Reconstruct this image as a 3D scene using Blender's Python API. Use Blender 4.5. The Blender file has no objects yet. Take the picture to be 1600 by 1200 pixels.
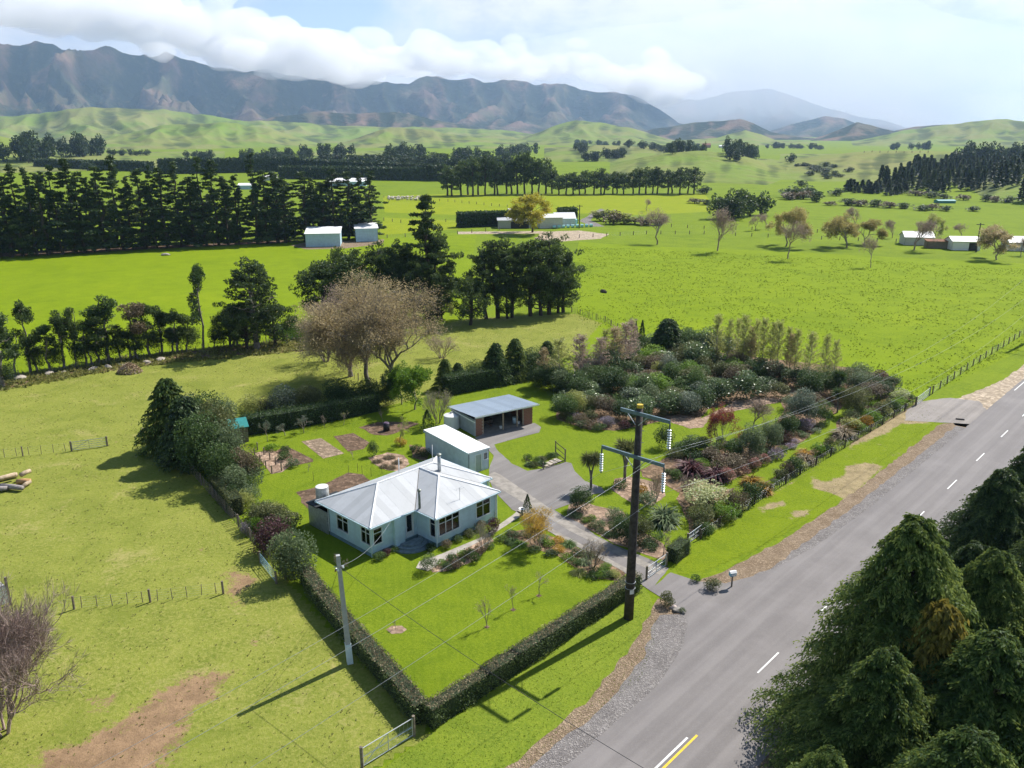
import bpy, math, random
import numpy as np
from mathutils import Vector, Matrix, noise as mnoise
random.seed(7)
R = np.random.default_rng(7)
sc = bpy.context.scene
rad = math.radians

# ------------------------------------------------------------------ camera
F = 1294.0
PITCH = math.atan(395.0 / F)
H = 36.0
HAZE = 0.00006
SP, CP = math.sin(PITCH), math.cos(PITCH)
cam_d = bpy.data.cameras.new('camera')
cam = bpy.data.objects.new('camera', cam_d)
sc.collection.objects.link(cam)
cam.location = (0, 0, H)
cam.rotation_euler = (math.pi / 2 - PITCH, 0, 0)
cam_d.sensor_width = 36.0
cam_d.lens = 36.0 * F / 1600.0
cam_d.clip_start = 0.5
cam_d.clip_end = 60000
sc.camera = cam

# ------------------------------------------------------------------ sun, sky, exposure
SUN_AZ, SUN_EL = 43.0, 47.0          # azimuth counted from +X towards +Y
S_DIR = Vector((math.cos(rad(SUN_AZ)) * math.cos(rad(SUN_EL)), math.sin(rad(SUN_AZ)) * math.cos(rad(SUN_EL)), math.sin(rad(SUN_EL))))
sl = bpy.data.lights.new('sun', 'SUN')
sl.energy = 5.0
sl.angle = rad(0.5)
sl.color = (1.0, 0.95, 0.87)
sun = bpy.data.objects.new('sun', sl)
sun.rotation_euler = S_DIR.to_track_quat('Z', 'Y').to_euler()
sc.collection.objects.link(sun)
sc.view_settings.view_transform = 'Standard'
sc.view_settings.look = 'None'
sc.view_settings.gamma = 1.0
sc.view_settings.use_curve_mapping = False
sc.view_settings.exposure = 0.74
sc.cycles.max_bounces = 10
sc.cycles.diffuse_bounces = 3
sc.cycles.transmission_bounces = 3
sc.cycles.transparent_max_bounces = 8
sc.cycles.volume_bounces = 8
sc.cycles.caustics_reflective = False
sc.cycles.caustics_refractive = False
sc.cycles.use_denoising = True

W = bpy.data.worlds.new('World')
sc.world = W
W.use_nodes = True
nt = W.node_tree
nt.nodes.clear()
def wn(t, **k):
    n = nt.nodes.new(t)
    for a, b in k.items():
        setattr(n, a, b)
    return n
def wl(a, b):
    nt.links.new(a, b)
def wmath(op, a, b=None, clamp=False):
    n = wn('ShaderNodeMath', operation=op, use_clamp=clamp)
    for i, v in enumerate((a, b)):
        if v is None:
            continue
        if isinstance(v, (int, float)):
            n.inputs[i].default_value = v
        else:
            wl(v, n.inputs[i])
    return n.outputs[0]
sky = wn('ShaderNodeTexSky', sky_type='NISHITA', sun_disc=False, sun_elevation=rad(SUN_EL), sun_rotation=rad(90 - SUN_AZ), altitude=200, air_density=1.0, dust_density=0.6, ozone_density=1.2)
geo = wn('ShaderNodeNewGeometry')
sep = wn('ShaderNodeSeparateXYZ')
tc = wn('ShaderNodeTexCoord')
wl(tc.outputs['Generated'], sep.inputs[0])
# cloud deck: directions projected on a plane high above, so clouds flatten towards the horizon
zz = wmath('MAXIMUM', sep.outputs[2], 0.0)
den = wmath('ADD', zz, 0.09)
cx = wmath('DIVIDE', sep.outputs[0], den)
cy = wmath('DIVIDE', sep.outputs[1], den)
cz = wmath('MULTIPLY', zz, 3.0)
comb = wn('ShaderNodeCombineXYZ')
wl(cx, comb.inputs[0]); wl(cy, comb.inputs[1]); wl(cz, comb.inputs[2])
def wnoise(scale, detail, rough, loc, src=None, dist=0.0):
    mp = wn('ShaderNodeMapping')
    mp.inputs['Location'].default_value = loc
    wl(src or comb.outputs[0], mp.inputs[0])
    n = wn('ShaderNodeTexNoise')
    n.inputs['Scale'].default_value = scale
    n.inputs['Detail'].default_value = detail
    n.inputs['Roughness'].default_value = rough
    n.inputs['Distortion'].default_value = dist
    wl(mp.outputs[0], n.inputs['Vector'])
    return n.outputs['Fac']
def wramp(v, a, b):
    n = wn('ShaderNodeMapRange', interpolation_type='SMOOTHSTEP')
    wl(v, n.inputs[0])
    n.inputs[1].default_value = a
    n.inputs[2].default_value = b
    return n.outputs[0]
n1 = wnoise(0.55, 6, 0.55, (3.3, 1.2, 0.0), dist=0.4)
n2 = wnoise(9.0, 7, 0.6, (1.0, 4.0, 2.0), src=tc.outputs['Generated'], dist=0.3)
# a gap of blue left of the middle, above the bank of cloud, another one far to the left
def gap(dirv, r0, r1, squash=2.6):
    mp = wn('ShaderNodeVectorMath', operation='SUBTRACT')
    wl(tc.outputs['Generated'], mp.inputs[0]); mp.inputs[1].default_value = dirv
    ms = wn('ShaderNodeVectorMath', operation='MULTIPLY')
    wl(mp.outputs[0], ms.inputs[0]); ms.inputs[1].default_value = (1, 1, squash)
    ln = wn('ShaderNodeVectorMath', operation='LENGTH')
    wl(ms.outputs[0], ln.inputs[0])
    return wramp(wmath('ADD', ln.outputs['Value'], wmath('MULTIPLY', wmath('SUBTRACT', n2, 0.5), 0.34)), r1, r0)
def pixdir(px, py):
    u, v = (px - 800) / F, (py - 600) / F
    return Vector((u, CP - v * SP, -SP - v * CP)).normalized()
g1 = gap(pixdir(500, 12), 0.03, 0.17)
g2 = gap(pixdir(300, -160), 0.10, 0.32, 1.8)
g3 = gap(pixdir(10, 20), 0.0, 0.09, 3.0)
base_cover = wramp(wmath('ADD', wmath('MULTIPLY', n1, 0.6), wmath('MULTIPLY', n2, 0.4)), 0.55, 0.66)
low = wramp(sep.outputs[2], 0.24, 0.15)      # nearer the horizon the deck closes up
cover = wmath('MAXIMUM', base_cover, low)
gg = wmath('MAXIMUM', g1, wmath('MAXIMUM', g2, wmath('MULTIPLY', g3, 0.5)))
cover = wmath('MULTIPLY', cover, wmath('SUBTRACT', 1.0, wmath('MULTIPLY', gg, 0.92)), True)
# cloud brightness: white tops, grey-blue undersides
b1 = wnoise(5.0, 6, 0.55, (7.0, 1.0, 3.0), src=tc.outputs['Generated'], dist=0.6)
ms = wn('ShaderNodeVectorMath', operation='MULTIPLY')
wl(tc.outputs['Generated'], ms.inputs[0]); ms.inputs[1].default_value = (1, 1, 2.6)
b2 = wnoise(8.0, 8, 0.62, (2.0, 5.0, 1.0), src=ms.outputs[0], dist=0.25)
bright = wramp(wmath('ADD', wmath('MULTIPLY', b1, 0.45), wmath('MULTIPLY', b2, 0.55)), 0.36, 0.54)
cr = wn('ShaderNodeMix', data_type='RGBA')
wl(bright, cr.inputs[0])
cr.inputs[6].default_value = (0.48, 0.475, 0.50, 1)
cr.inputs[7].default_value = (0.78, 0.715, 0.67, 1)
bg1 = wn('ShaderNodeBackground'); wl(sky.outputs[0], bg1.inputs[0]); bg1.inputs[1].default_value = 0.075
bg2 = wn('ShaderNodeBackground'); wl(cr.outputs[2], bg2.inputs[0]); bg2.inputs[1].default_value = 0.93
mx = wn('ShaderNodeMixShader')
wl(cover, mx.inputs[0]); wl(bg1.outputs[0], mx.inputs[1]); wl(bg2.outputs[0], mx.inputs[2])
out = wn('ShaderNodeOutputWorld')
wl(mx.outputs[0], out.inputs[0])

# ------------------------------------------------------------------ helpers
C = sc.collection
def at(px, py, z=0.0):
    """point of the photograph (1600 x 1200) on the level z"""
    u, v = (px - 800) / F, (py - 600) / F
    d = (u, CP - v * SP, -SP - v * CP)
    t = (z - H) / d[2]
    return d[0] * t, d[1] * t
def at_dist(px, py, d):
    u, v = (px - 800) / F, (py - 600) / F
    k = d / math.hypot(u, CP - v * SP)
    return u * k, (CP - v * SP) * k, H + (-SP - v * CP) * k
def proj(x, y, z):
    dz = z - H
    dep = y * CP - dz * SP
    return 800 + F * x / dep, 600 - F * (y * SP + dz * CP) / dep
def top_z(x, y, py, z0=0.0):
    lo, hi = z0, z0 + 90
    for _ in range(40):
        m = (lo + hi) / 2
        if proj(x, y, m)[1] > py: lo = m
        else: hi = m
    return lo
def tag(o, label=None, cat=None, group=None, kind=None):
    if label: o['label'] = label
    if cat: o['category'] = cat
    if group: o['group'] = group
    if kind: o['kind'] = kind
    return o
def npmesh(name, V, Fq, mat=None, attrs=None, smooth=False):
    """V (n,3); Fq: list of index arrays, each (m,3) or (m,4)"""
    me = bpy.data.meshes.new(name)
    V = np.asarray(V, dtype=np.float32)
    if not isinstance(Fq, list): Fq = [Fq]
    Fq = [np.asarray(f, dtype=np.int32) for f in Fq if len(f)]
    me.vertices.add(len(V)); me.vertices.foreach_set('co', V.ravel())
    tot = sum(f.size for f in Fq); nf = sum(len(f) for f in Fq)
    me.loops.add(tot); me.polygons.add(nf)
    me.loops.foreach_set('vertex_index', np.concatenate([f.ravel() for f in Fq]))
    ls = np.concatenate([np.full(len(f), f.shape[1]) for f in Fq])
    me.polygons.foreach_set('loop_start', np.concatenate([[0], np.cumsum(ls)[:-1]]).astype(np.int32))
    me.update(calc_edges=True)
    if attrs:
        for k, (dom, a) in attrs.items():
            at_ = me.attributes.new(k, 'FLOAT', dom)
            at_.data.foreach_set('value', np.asarray(a, dtype=np.float32))
    if smooth:
        me.polygons.foreach_set('use_smooth', np.ones(nf, dtype=bool))
    me.validate()
    if mat: me.materials.append(mat)
    return me
def link(name, me, parent=None, loc=None):
    o = bpy.data.objects.new(name, me)
    C.objects.link(o)
    if parent: o.parent = parent
    if loc is not None: o.location = loc
    return o
def empty(name, loc, rz=0.0):
    o = bpy.data.objects.new(name, None)
    o.empty_display_size = 0.2
    C.objects.link(o)
    o.location = loc
    o.rotation_euler = (0, 0, rz)
    return o
class MB:
    """collects boxes, prisms and tubes into one mesh"""
    def __init__(s): s.v = []; s.f = []
    def add(s, V, Fs):
        b = len(s.v); s.v += [tuple(p) for p in V]; s.f += [tuple(i + b for i in f) for f in Fs]; return s
    def box(s, x0, x1, y0, y1, z0, z1):
        V = [(x, y, z) for z in (z0, z1) for y in (y0, y1) for x in (x0, x1)]
        return s.add(V, [(0, 2, 3, 1), (4, 5, 7, 6), (0, 1, 5, 4), (2, 6, 7, 3), (0, 4, 6, 2), (1, 3, 7, 5)])
    def hexa(s, b, t):
        """bottom quad, top quad (same winding)"""
        V = list(b) + list(t)
        return s.add(V, [(3, 2, 1, 0), (4, 5, 6, 7), (0, 1, 5, 4), (1, 2, 6, 5), (2, 3, 7, 6), (3, 0, 4, 7)])
    def poly(s, pts): return s.add(pts, [tuple(range(len(pts)))])
    def tube(s, pts, rr, n=8, cap=True):
        pts = [Vector(p) for p in pts]
        if not hasattr(rr, '__len__'): rr = [rr] * len(pts)
        V = []; Fs = []
        for i, p in enumerate(pts):
            d = (pts[min(i + 1, len(pts) - 1)] - pts[max(i - 1, 0)]).normalized()
            a = d.cross(Vector((0, 0, 1)) if abs(d.z) < 0.9 else Vector((1, 0, 0))).normalized(); b = d.cross(a)
            for k in range(n):
                t = 2 * math.pi * k / n
                V.append(p + (a * math.cos(t) + b * math.sin(t)) * rr[i])
        for i in range(len(pts) - 1):
            for k in range(n):
                k2 = (k + 1) % n
                Fs.append((i * n + k, i * n + k2, (i + 1) * n + k2, (i + 1) * n + k))
        if cap:
            Fs.append(tuple(range(n - 1, -1, -1))); Fs.append(tuple((len(pts) - 1) * n + k for k in range(n)))
        return s.add(V, Fs)
    def mesh(s, name, mat, smooth=False):
        me = bpy.data.meshes.new(name); me.from_pydata(s.v, [], s.f); me.update()
        if smooth:
            for p in me.polygons: p.use_smooth = True
        if mat: me.materials.append(mat)
        return me
    def build(s, name, mat, parent=None, smooth=False, loc=None):
        return link(name, s.mesh(name, mat, smooth), parent, loc)
def box(name, mat, parent, x0, x1, y0, y1, z0, z1): return MB().box(x0, x1, y0, y1, z0, z1).build(name, mat, parent)

# ------------------------------------------------------------------ materials
MATS = {}
class NT:
    def __init__(s, name):
        s.m = bpy.data.materials.new(name); s.m.use_nodes = True; s.t = s.m.node_tree
        s.b = s.t.nodes['Principled BSDF']; s.o = s.t.nodes['Material Output']
        s.b.inputs['Specular IOR Level'].default_value = 0.3
    def n(s, ty, **k):
        n = s.t.nodes.new(ty)
        for a, b in k.items(): setattr(n, a, b)
        return n
    def l(s, a, b): s.t.links.new(a, b)
    def pos(s):
        if not hasattr(s, '_p'): s._p = s.n('ShaderNodeNewGeometry').outputs['Position']
        return s._p
    def obj(s):
        if not hasattr(s, '_ob'): s._ob = s.n('ShaderNodeTexCoord').outputs['Object']
        return s._ob
    def noise(s, scale, detail=4, rough=0.6, src=None, stretch=None, dist=0.0):
        src = src or s.pos()
        if stretch:
            mp = s.n('ShaderNodeMapping'); mp.inputs['Scale'].default_value = stretch
            if len(stretch) > 3: pass
            s.l(src, mp.inputs[0]); src = mp.outputs[0]
        n = s.n('ShaderNodeTexNoise'); s.l(src, n.inputs['Vector'])
        n.inputs['Scale'].default_value = scale; n.inputs['Detail'].default_value = detail
        n.inputs['Roughness'].default_value = rough; n.inputs['Distortion'].default_value = dist
        return n.outputs['Fac']
    def ramp(s, v, a, b, c=0.0, d=1.0):
        n = s.n('ShaderNodeMapRange', interpolation_type='SMOOTHSTEP'); s.l(v, n.inputs[0])
        for i, x in enumerate((a, b, c, d)): n.inputs[i + 1].default_value = x
        return n.outputs[0]
    def math(s, op, a, b=None, clamp=False):
        n = s.n('ShaderNodeMath', operation=op, use_clamp=clamp)
        for i, v in enumerate((a, b)):
            if v is None: continue
            if isinstance(v, (int, float)): n.inputs[i].default_value = v
            else: s.l(v, n.inputs[i])
        return n.outputs[0]
    def mix(s, f, a, b):
        n = s.n('ShaderNodeMix', data_type='RGBA')
        if isinstance(f, (int, float)): n.inputs[0].default_value = f
        else: s.l(f, n.inputs[0])
        for i, v in ((6, a), (7, b)):
            if isinstance(v, tuple): n.inputs[i].default_value = (*v[:3], 1)
            else: s.l(v, n.inputs[i])
        return n.outputs[2]
    def bump(s, h, strength, dist=1.0):
        n = s.n('ShaderNodeBump'); n.inputs['Strength'].default_value = strength; n.inputs['Distance'].default_value = dist
        s.l(h, n.inputs['Height']); s.l(n.outputs[0], s.b.inputs['Normal']); return n
    def attr(s, name): return s.n('ShaderNodeAttribute', attribute_name=name).outputs['Fac']
    def done(s, col=None, rough=0.8, metal=0.0, spec=None):
        if col is not None:
            if isinstance(col, tuple): s.b.inputs['Base Color'].default_value = (*col[:3], 1)
            else: s.l(col, s.b.inputs['Base Color'])
        s.b.inputs['Roughness'].default_value = rough; s.b.inputs['Metallic'].default_value = metal
        if spec is not None: s.b.inputs['Specular IOR Level'].default_value = spec
        return s.m
def plain(name, col, rough=0.7, var=0.25, scale=3.0, metal=0.0, bump=0.0, spec=0.3):
    if name in MATS: return MATS[name]
    m = NT(name)
    n = m.noise(scale, 5, 0.65, src=m.obj())
    dark = tuple(c * (1 - var) for c in col); lite = tuple(min(1, c * (1 + var * 0.7)) for c in col)
    c = m.mix(m.ramp(n, 0.3, 0.7), dark, lite)
    if bump: m.bump(m.noise(scale * 4, 4, 0.6, src=m.obj()), bump, 0.05)
    MATS[name] = m.done(c, rough, metal, spec)
    return MATS[name]
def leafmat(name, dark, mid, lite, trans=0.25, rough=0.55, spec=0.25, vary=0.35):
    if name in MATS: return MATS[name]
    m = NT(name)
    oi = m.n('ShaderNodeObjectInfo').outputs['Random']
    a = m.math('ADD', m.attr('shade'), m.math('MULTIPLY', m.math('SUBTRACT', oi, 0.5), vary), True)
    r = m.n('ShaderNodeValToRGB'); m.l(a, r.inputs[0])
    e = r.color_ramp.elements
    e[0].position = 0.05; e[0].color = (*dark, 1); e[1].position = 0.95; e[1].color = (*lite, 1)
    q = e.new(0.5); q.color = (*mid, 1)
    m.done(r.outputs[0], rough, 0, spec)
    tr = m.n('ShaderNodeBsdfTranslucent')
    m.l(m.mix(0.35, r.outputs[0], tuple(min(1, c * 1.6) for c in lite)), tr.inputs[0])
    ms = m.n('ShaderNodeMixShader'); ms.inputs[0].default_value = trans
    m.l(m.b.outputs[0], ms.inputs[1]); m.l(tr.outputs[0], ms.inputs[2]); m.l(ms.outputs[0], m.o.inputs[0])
    MATS[name] = m.m
    return m.m
# foliage: leaf colours, pale end raised for sunlit tips and tops
L_PINE = leafmat('pine_needles', (0.016, 0.036, 0.014), (0.042, 0.078, 0.026), (0.105, 0.145, 0.045), 0.2)
L_CYP = leafmat('cypress_foliage', (0.020, 0.048, 0.012), (0.066, 0.118, 0.026), (0.26, 0.31, 0.075), 0.3, 0.6, 0.2, 0.22)
L_CYPLIT = leafmat('sunlit_cypress_foliage', (0.06, 0.065, 0.016), (0.17, 0.155, 0.030), (0.36, 0.28, 0.055), 0.3, 0.6, 0.2, 0.1)  # yellowed cypress colour standing for sunlit foliage
L_MAC = leafmat('macrocarpa_foliage', (0.015, 0.034, 0.012), (0.044, 0.080, 0.024), (0.135, 0.180, 0.048), 0.24)
L_GREY = leafmat('grey_green_leaves', (0.045, 0.075, 0.032), (0.105, 0.15, 0.065), (0.24, 0.29, 0.15), 0.25)
L_DARK = leafmat('dark_green_leaves', (0.018, 0.040, 0.015), (0.042, 0.082, 0.024), (0.10, 0.155, 0.040), 0.25)
L_MID = leafmat('mid_green_leaves', (0.03, 0.06, 0.018), (0.065, 0.12, 0.03), (0.14, 0.21, 0.05), 0.28)
L_OLIVE = leafmat('olive_green_leaves', (0.045, 0.06, 0.022), (0.10, 0.115, 0.04), (0.19, 0.20, 0.075), 0.25)
L_BRIGHT = leafmat('bright_green_leaves', (0.05, 0.11, 0.012), (0.12, 0.23, 0.02), (0.24, 0.36, 0.04), 0.35)
L_YEL = leafmat('yellow_green_leaves', (0.12, 0.15, 0.035), (0.28, 0.31, 0.08), (0.48, 0.48, 0.18), 0.45)
L_TAN = leafmat('tan_spring_leaves', (0.16, 0.13, 0.045), (0.32, 0.27, 0.09), (0.50, 0.43, 0.17), 0.35)
L_FARM = leafmat('yellow_spring_leaves', (0.12, 0.12, 0.015), (0.32, 0.29, 0.025), (0.58, 0.50, 0.06), 0.4)
L_GOLD = leafmat('golden_leaves', (0.20, 0.13, 0.02), (0.42, 0.27, 0.04), (0.62, 0.42, 0.08), 0.35)
L_RHODO = leafmat('rhododendron_leaves', (0.020, 0.050, 0.016), (0.072, 0.125, 0.038), (0.22, 0.28, 0.12), 0.15, 0.38, 0.5)
L_BLUE = leafmat('blue_grey_leaves', (0.050, 0.072, 0.050), (0.11, 0.145, 0.10), (0.27, 0.31, 0.22), 0.2)
L_BROWN = leafmat('brown_twiggy_leaves', (0.06, 0.045, 0.03), (0.13, 0.10, 0.06), (0.24, 0.19, 0.11), 0.2)
L_BUD = leafmat('willow_buds', (0.19, 0.14, 0.075), (0.33, 0.255, 0.135), (0.50, 0.41, 0.22), 0.35)
L_BUDP = leafmat('pinkish_buds', (0.19, 0.135, 0.11), (0.32, 0.235, 0.19), (0.46, 0.36, 0.28), 0.35)
L_RED = leafmat('dark_red_leaves', (0.07, 0.018, 0.018), (0.19, 0.045, 0.035), (0.38, 0.10, 0.07), 0.3)
L_PURP = leafmat('maroon_leaves', (0.035, 0.016, 0.02), (0.085, 0.035, 0.04), (0.17, 0.075, 0.08), 0.2)
L_PINK = leafmat('pink_blossoms', (0.035, 0.06, 0.02), (0.14, 0.10, 0.06), (0.78, 0.30, 0.28), 0.3, vary=0.15)
L_LILAC = leafmat('lilac_blossoms', (0.035, 0.06, 0.03), (0.12, 0.12, 0.11), (0.55, 0.42, 0.62), 0.3, vary=0.15)
L_CREAM = leafmat('cream_variegated_leaves', (0.07, 0.11, 0.03), (0.32, 0.36, 0.14), (0.66, 0.66, 0.40), 0.3)
L_ORNG = leafmat('orange_sedge', (0.06, 0.065, 0.015), (0.20, 0.13, 0.025), (0.58, 0.32, 0.04), 0.3, vary=0.2)
L_HEDGE = leafmat('clipped_hedge_leaves', (0.028, 0.055, 0.018), (0.085, 0.125, 0.038), (0.23, 0.28, 0.10), 0.2)
L_HTOP = leafmat('hedge_top_twigs', (0.13, 0.10, 0.06), (0.26, 0.21, 0.125), (0.40, 0.34, 0.21), 0.2)
L_FAR = leafmat('distant_foliage', (0.016, 0.034, 0.016), (0.036, 0.064, 0.026), (0.075, 0.10, 0.035), 0.15)
L_TUFT = leafmat('grass_tufts', (0.06, 0.10, 0.01), (0.14, 0.20, 0.014), (0.24, 0.30, 0.025), 0.4)
L_TUFTO = leafmat('dry_grass_tufts', (0.10, 0.12, 0.025), (0.21, 0.22, 0.055), (0.36, 0.33, 0.13), 0.4)
BARK = plain('bark', (0.17, 0.15, 0.125), 0.9, 0.4, 2.0, bump=0.4)
BARKD = plain('dark_bark', (0.07, 0.055, 0.042), 0.9, 0.4, 2.0, bump=0.4)
BARKL = plain('pale_bark', (0.30, 0.27, 0.235), 0.85, 0.35, 3.0)
TWIG = plain('twigs', (0.27, 0.225, 0.18), 0.9, 0.4, 2.0)
TWIGP = plain('purplish_twigs', (0.32, 0.24, 0.21), 0.9, 0.4, 2.0)
# ------------------------------------------------------------------ value noise in numpy
_tab = np.random.default_rng(11).random((257, 257))
def vnoise(x, y):
    xi = np.floor(x).astype(int); yi = np.floor(y).astype(int)
    fx = x - xi; fy = y - yi
    fx = fx * fx * (3 - 2 * fx); fy = fy * fy * (3 - 2 * fy)
    a = _tab[xi % 256, yi % 256]; b = _tab[(xi + 1) % 256, yi % 256]
    c = _tab[xi % 256, (yi + 1) % 256]; d = _tab[(xi + 1) % 256, (yi + 1) % 256]
    return (a * (1 - fx) + b * fx) * (1 - fy) + (c * (1 - fx) + d * fx) * fy
def fbm(x, y, o=4, g=0.5):
    s = 0; a = 1; t = 0
    for i in range(o):
        s = s + a * vnoise(x + 17.3 * i, y + 9.1 * i); t += a; a *= g; x = x * 2.03; y = y * 2.03
    return s / t
def ridged(x, y, o=4, g=0.5):
    s = 0; a = 1; t = 0
    for i in range(o):
        s = s + a * (1 - np.abs(2 * vnoise(x + 31.7 * i, y + 5.3 * i) - 1)); t += a; a *= g; x = x * 2.07; y = y * 2.07
    return s / t
def sst(x, a, b):
    t = np.clip((x - a) / (b - a), 0, 1); return t * t * (3 - 2 * t)
def in_poly(x, y, P):
    x = np.asarray(x); y = np.asarray(y); r = np.zeros(x.shape, bool); n = len(P)
    for i in range(n):
        x1, y1 = P[i]; x2, y2 = P[(i + 1) % n]
        if y1 == y2: continue
        c = ((y1 > y) != (y2 > y)) & (x < (x2 - x1) * (y - y1) / (y2 - y1) + x1)
        r ^= c
    return r
def dist_poly(x, y, P, closed=True):
    d = np.full(np.shape(x), 1e9); n = len(P)
    for i in range(n if closed else n - 1):
        x1, y1 = P[i]; x2, y2 = P[(i + 1) % n]
        dx, dy = x2 - x1, y2 - y1; L = dx * dx + dy * dy + 1e-9
        t = np.clip(((x - x1) * dx + (y - y1) * dy) / L, 0, 1)
        d = np.minimum(d, np.hypot(x - x1 - t * dx, y - y1 - t * dy))
    return d
def px(P): return [at(*p) for p in P]

# ------------------------------------------------------------------ hills and mountains
def ridge(pts, D, wf, wb, carve=0.3, scale=300, power=1.0, seed=0, Dvar=0.0, ease=1.0, spur=20.0):
    """crest seen at these photo points, D metres away; wf/wb: width of the front and back slope"""
    ph = []; hh = []
    for q in pts:
        d = D if len(q) < 3 else q[2]
        u, v = (q[0] - 800) / F, (q[1] - 600) / F
        dx, dy, dz = u, CP - v * SP, -SP - v * CP
        k = d / math.hypot(dx, dy)
        ph.append(math.atan2(dx, dy)); hh.append(H + dz * k)
    return dict(ph=np.array(ph), hh=np.array(hh) * (1.05 if D == 7600 else 1.0), D=D, wf=wf, wb=wb, carve=carve, scale=scale, power=power, seed=seed, Dvar=Dvar, ease=ease, spur=spur)
def ridge_h(g, x, y):
    r = np.hypot(x, y); phi = np.arctan2(x, y)
    h = np.interp(phi, g['ph'], g['hh'])
    span = g['ph'][-1] - g['ph'][0]
    e = 0.02 * g['ease']
    win = sst(phi, g['ph'][0] - e * 2.5, g['ph'][0] + e * 0.3) * sst(-phi, -g['ph'][-1] - e * 2.5, -g['ph'][-1] + e * 0.3); h = h * win
    D = g['D'] + g['Dvar'] * (fbm(phi * 9 + g['seed'], phi * 0 + g['seed'], 3) - 0.5) * 2
    s = g['scale']
    wx = x + s * 0.8 * (fbm(x / s / 1.7 + 3 + g['seed'], y / s / 1.7, 2) - 0.5)
    wy = y + s * 0.8 * (fbm(x / s / 1.7 + 40, y / s / 1.7 + g['seed'], 2) - 0.5)
    wq = fbm(x / s / 1.5 + g['seed'], y / s / 1.5, 3); w2 = vnoise(phi * 5 + g['seed'], r / g['D'] * 2)
    sp = 1 - np.abs(np.sin(math.pi * g['spur'] * phi + 3.6 * wq + 1.6 * (g['D'] - r) / g['wf'] + g['seed'])) ** 0.85
    sp2 = 1 - np.abs(np.sin(math.pi * 2.7 * g['spur'] * phi + 5.0 * wq - 2.2 * (g['D'] - r) / g['wf'])) ** 0.85
    sp = sp * (0.55 + 0.45 * w2) + 0.35 * sp2 * (1 - 0.5 * sp)
    # gullies run down the slope: stretched along the view radius
    rg = ridged(wx / s + g['seed'] * 3.1, wy / s / 1.9, 5, 0.52)
    wfv = g['wf'] * (0.75 + 0.5 * fbm(phi * 14 + g['seed'] * 2, phi * 0 + 4.0, 2))
    t = np.where(r < D, (D - r) / wfv, (r - D) / g['wb'])
    t = np.clip(t, 0, 1); t = np.clip((np.sqrt(t * t + 0.0012) - 0.0346) / 0.966, 0, 1)
    p = (0.5 + 0.5 * np.cos(math.pi * t)) * 0.55 + (1 - t) * 0.45
    p = p ** g['power']
    c = g['carve'] * sst(t, -0.10, 0.30) * sst(1 - t, -0.05, 0.22)
    p2 = p * (1 - c * (1.0 - rg) * 1.0) * (1 - c * (1.0 - np.clip(sp, 0, 1)) * 0.62)
    p2 = p2 + (rg - 0.6) * 0.05 * c / max(g['carve'], .01) * sst(t, 0.0, 0.25) * sst(1 - t, 0, 0.1)
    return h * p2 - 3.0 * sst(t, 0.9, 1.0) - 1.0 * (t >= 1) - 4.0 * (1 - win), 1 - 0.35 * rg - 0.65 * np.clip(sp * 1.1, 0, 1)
NEAR = [  # rolling pasture
    ridge([(1560, 285), (1620, 268), (1700, 262), (1850, 255), (2100, 260)], 640, 150, 300, 0.10, 90, seed=1),
    ridge([(1190, 262), (1240, 250), (1290, 242), (1340, 237), (1400, 234), (1470, 235), (1530, 238), (1600, 242), (1800, 240), (2100, 240)], 1050, 420, 500, 0.45, 130, seed=2),
    ridge([(950, 262), (1000, 246), (1040, 238), (1090, 234), (1140, 237), (1175, 247), (1200, 258)], 900, 300, 350, 0.40, 110, seed=3, ease=2),
    ridge([(640, 252), (760, 250), (820, 246), (870, 234), (930, 226), (1000, 228), (1060, 232)], 1500, 500, 600, 0.40, 170, seed=4),
    ridge([(-300, 250), (0, 246), (120, 243), (280, 244), (400, 250), (560, 243), (660, 246), (760, 250)], 1250, 350, 500, 0.1, 300, seed=5),
    ridge([(-300, 200), (-80, 205), (0, 212), (40, 222), (62, 232)], 1300, 300, 500, 0.1, 200, seed=6),
]
GREEN = [
    ridge([(-500, 190), (-200, 182), (0, 178), (60, 175), (130, 165), (190, 163), (260, 168), (330, 178), (380, 187), (430, 185), (480, 190), (540, 195), (620, 197), (700, 198), (800, 203), (870, 215)], 3900, 1150, 1200, 0.72, 300, seed=11, Dvar=250, spur=18.0),
    ridge([(100, 225), (180, 212), (250, 194), (300, 190), (370, 190), (420, 199), (470, 216), (520, 232)], 2700, 700, 900, 0.72, 220, seed=12, Dvar=120, ease=2),
    ridge([(500, 234), (540, 222), (575, 207), (610, 197), (660, 199), (700, 207), (750, 214), (800, 222), (860, 236)], 2500, 620, 800, 0.72, 200, seed=13, ease=2),
    ridge([(790, 222), (830, 210), (870, 193), (900, 184), (940, 190), (985, 198), (1020, 209), (1060, 222)], 3100, 800, 900, 0.7, 240, seed=14, ease=2),
    ridge([(1120, 215), (1142, 208), (1165, 202), (1190, 210), (1215, 220)], 3000, 700, 700, 0.45, 200, seed=15, ease=2),
    ridge([(1330, 222), (1370, 213), (1410, 203), (1455, 196), (1490, 192), (1520, 186), (1575, 183), (1620, 187), (1700, 180), (1800, 184), (2000, 175), (2300, 180)], 3200, 950, 1100, 0.65, 260, seed=16, ease=2),
]
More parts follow.
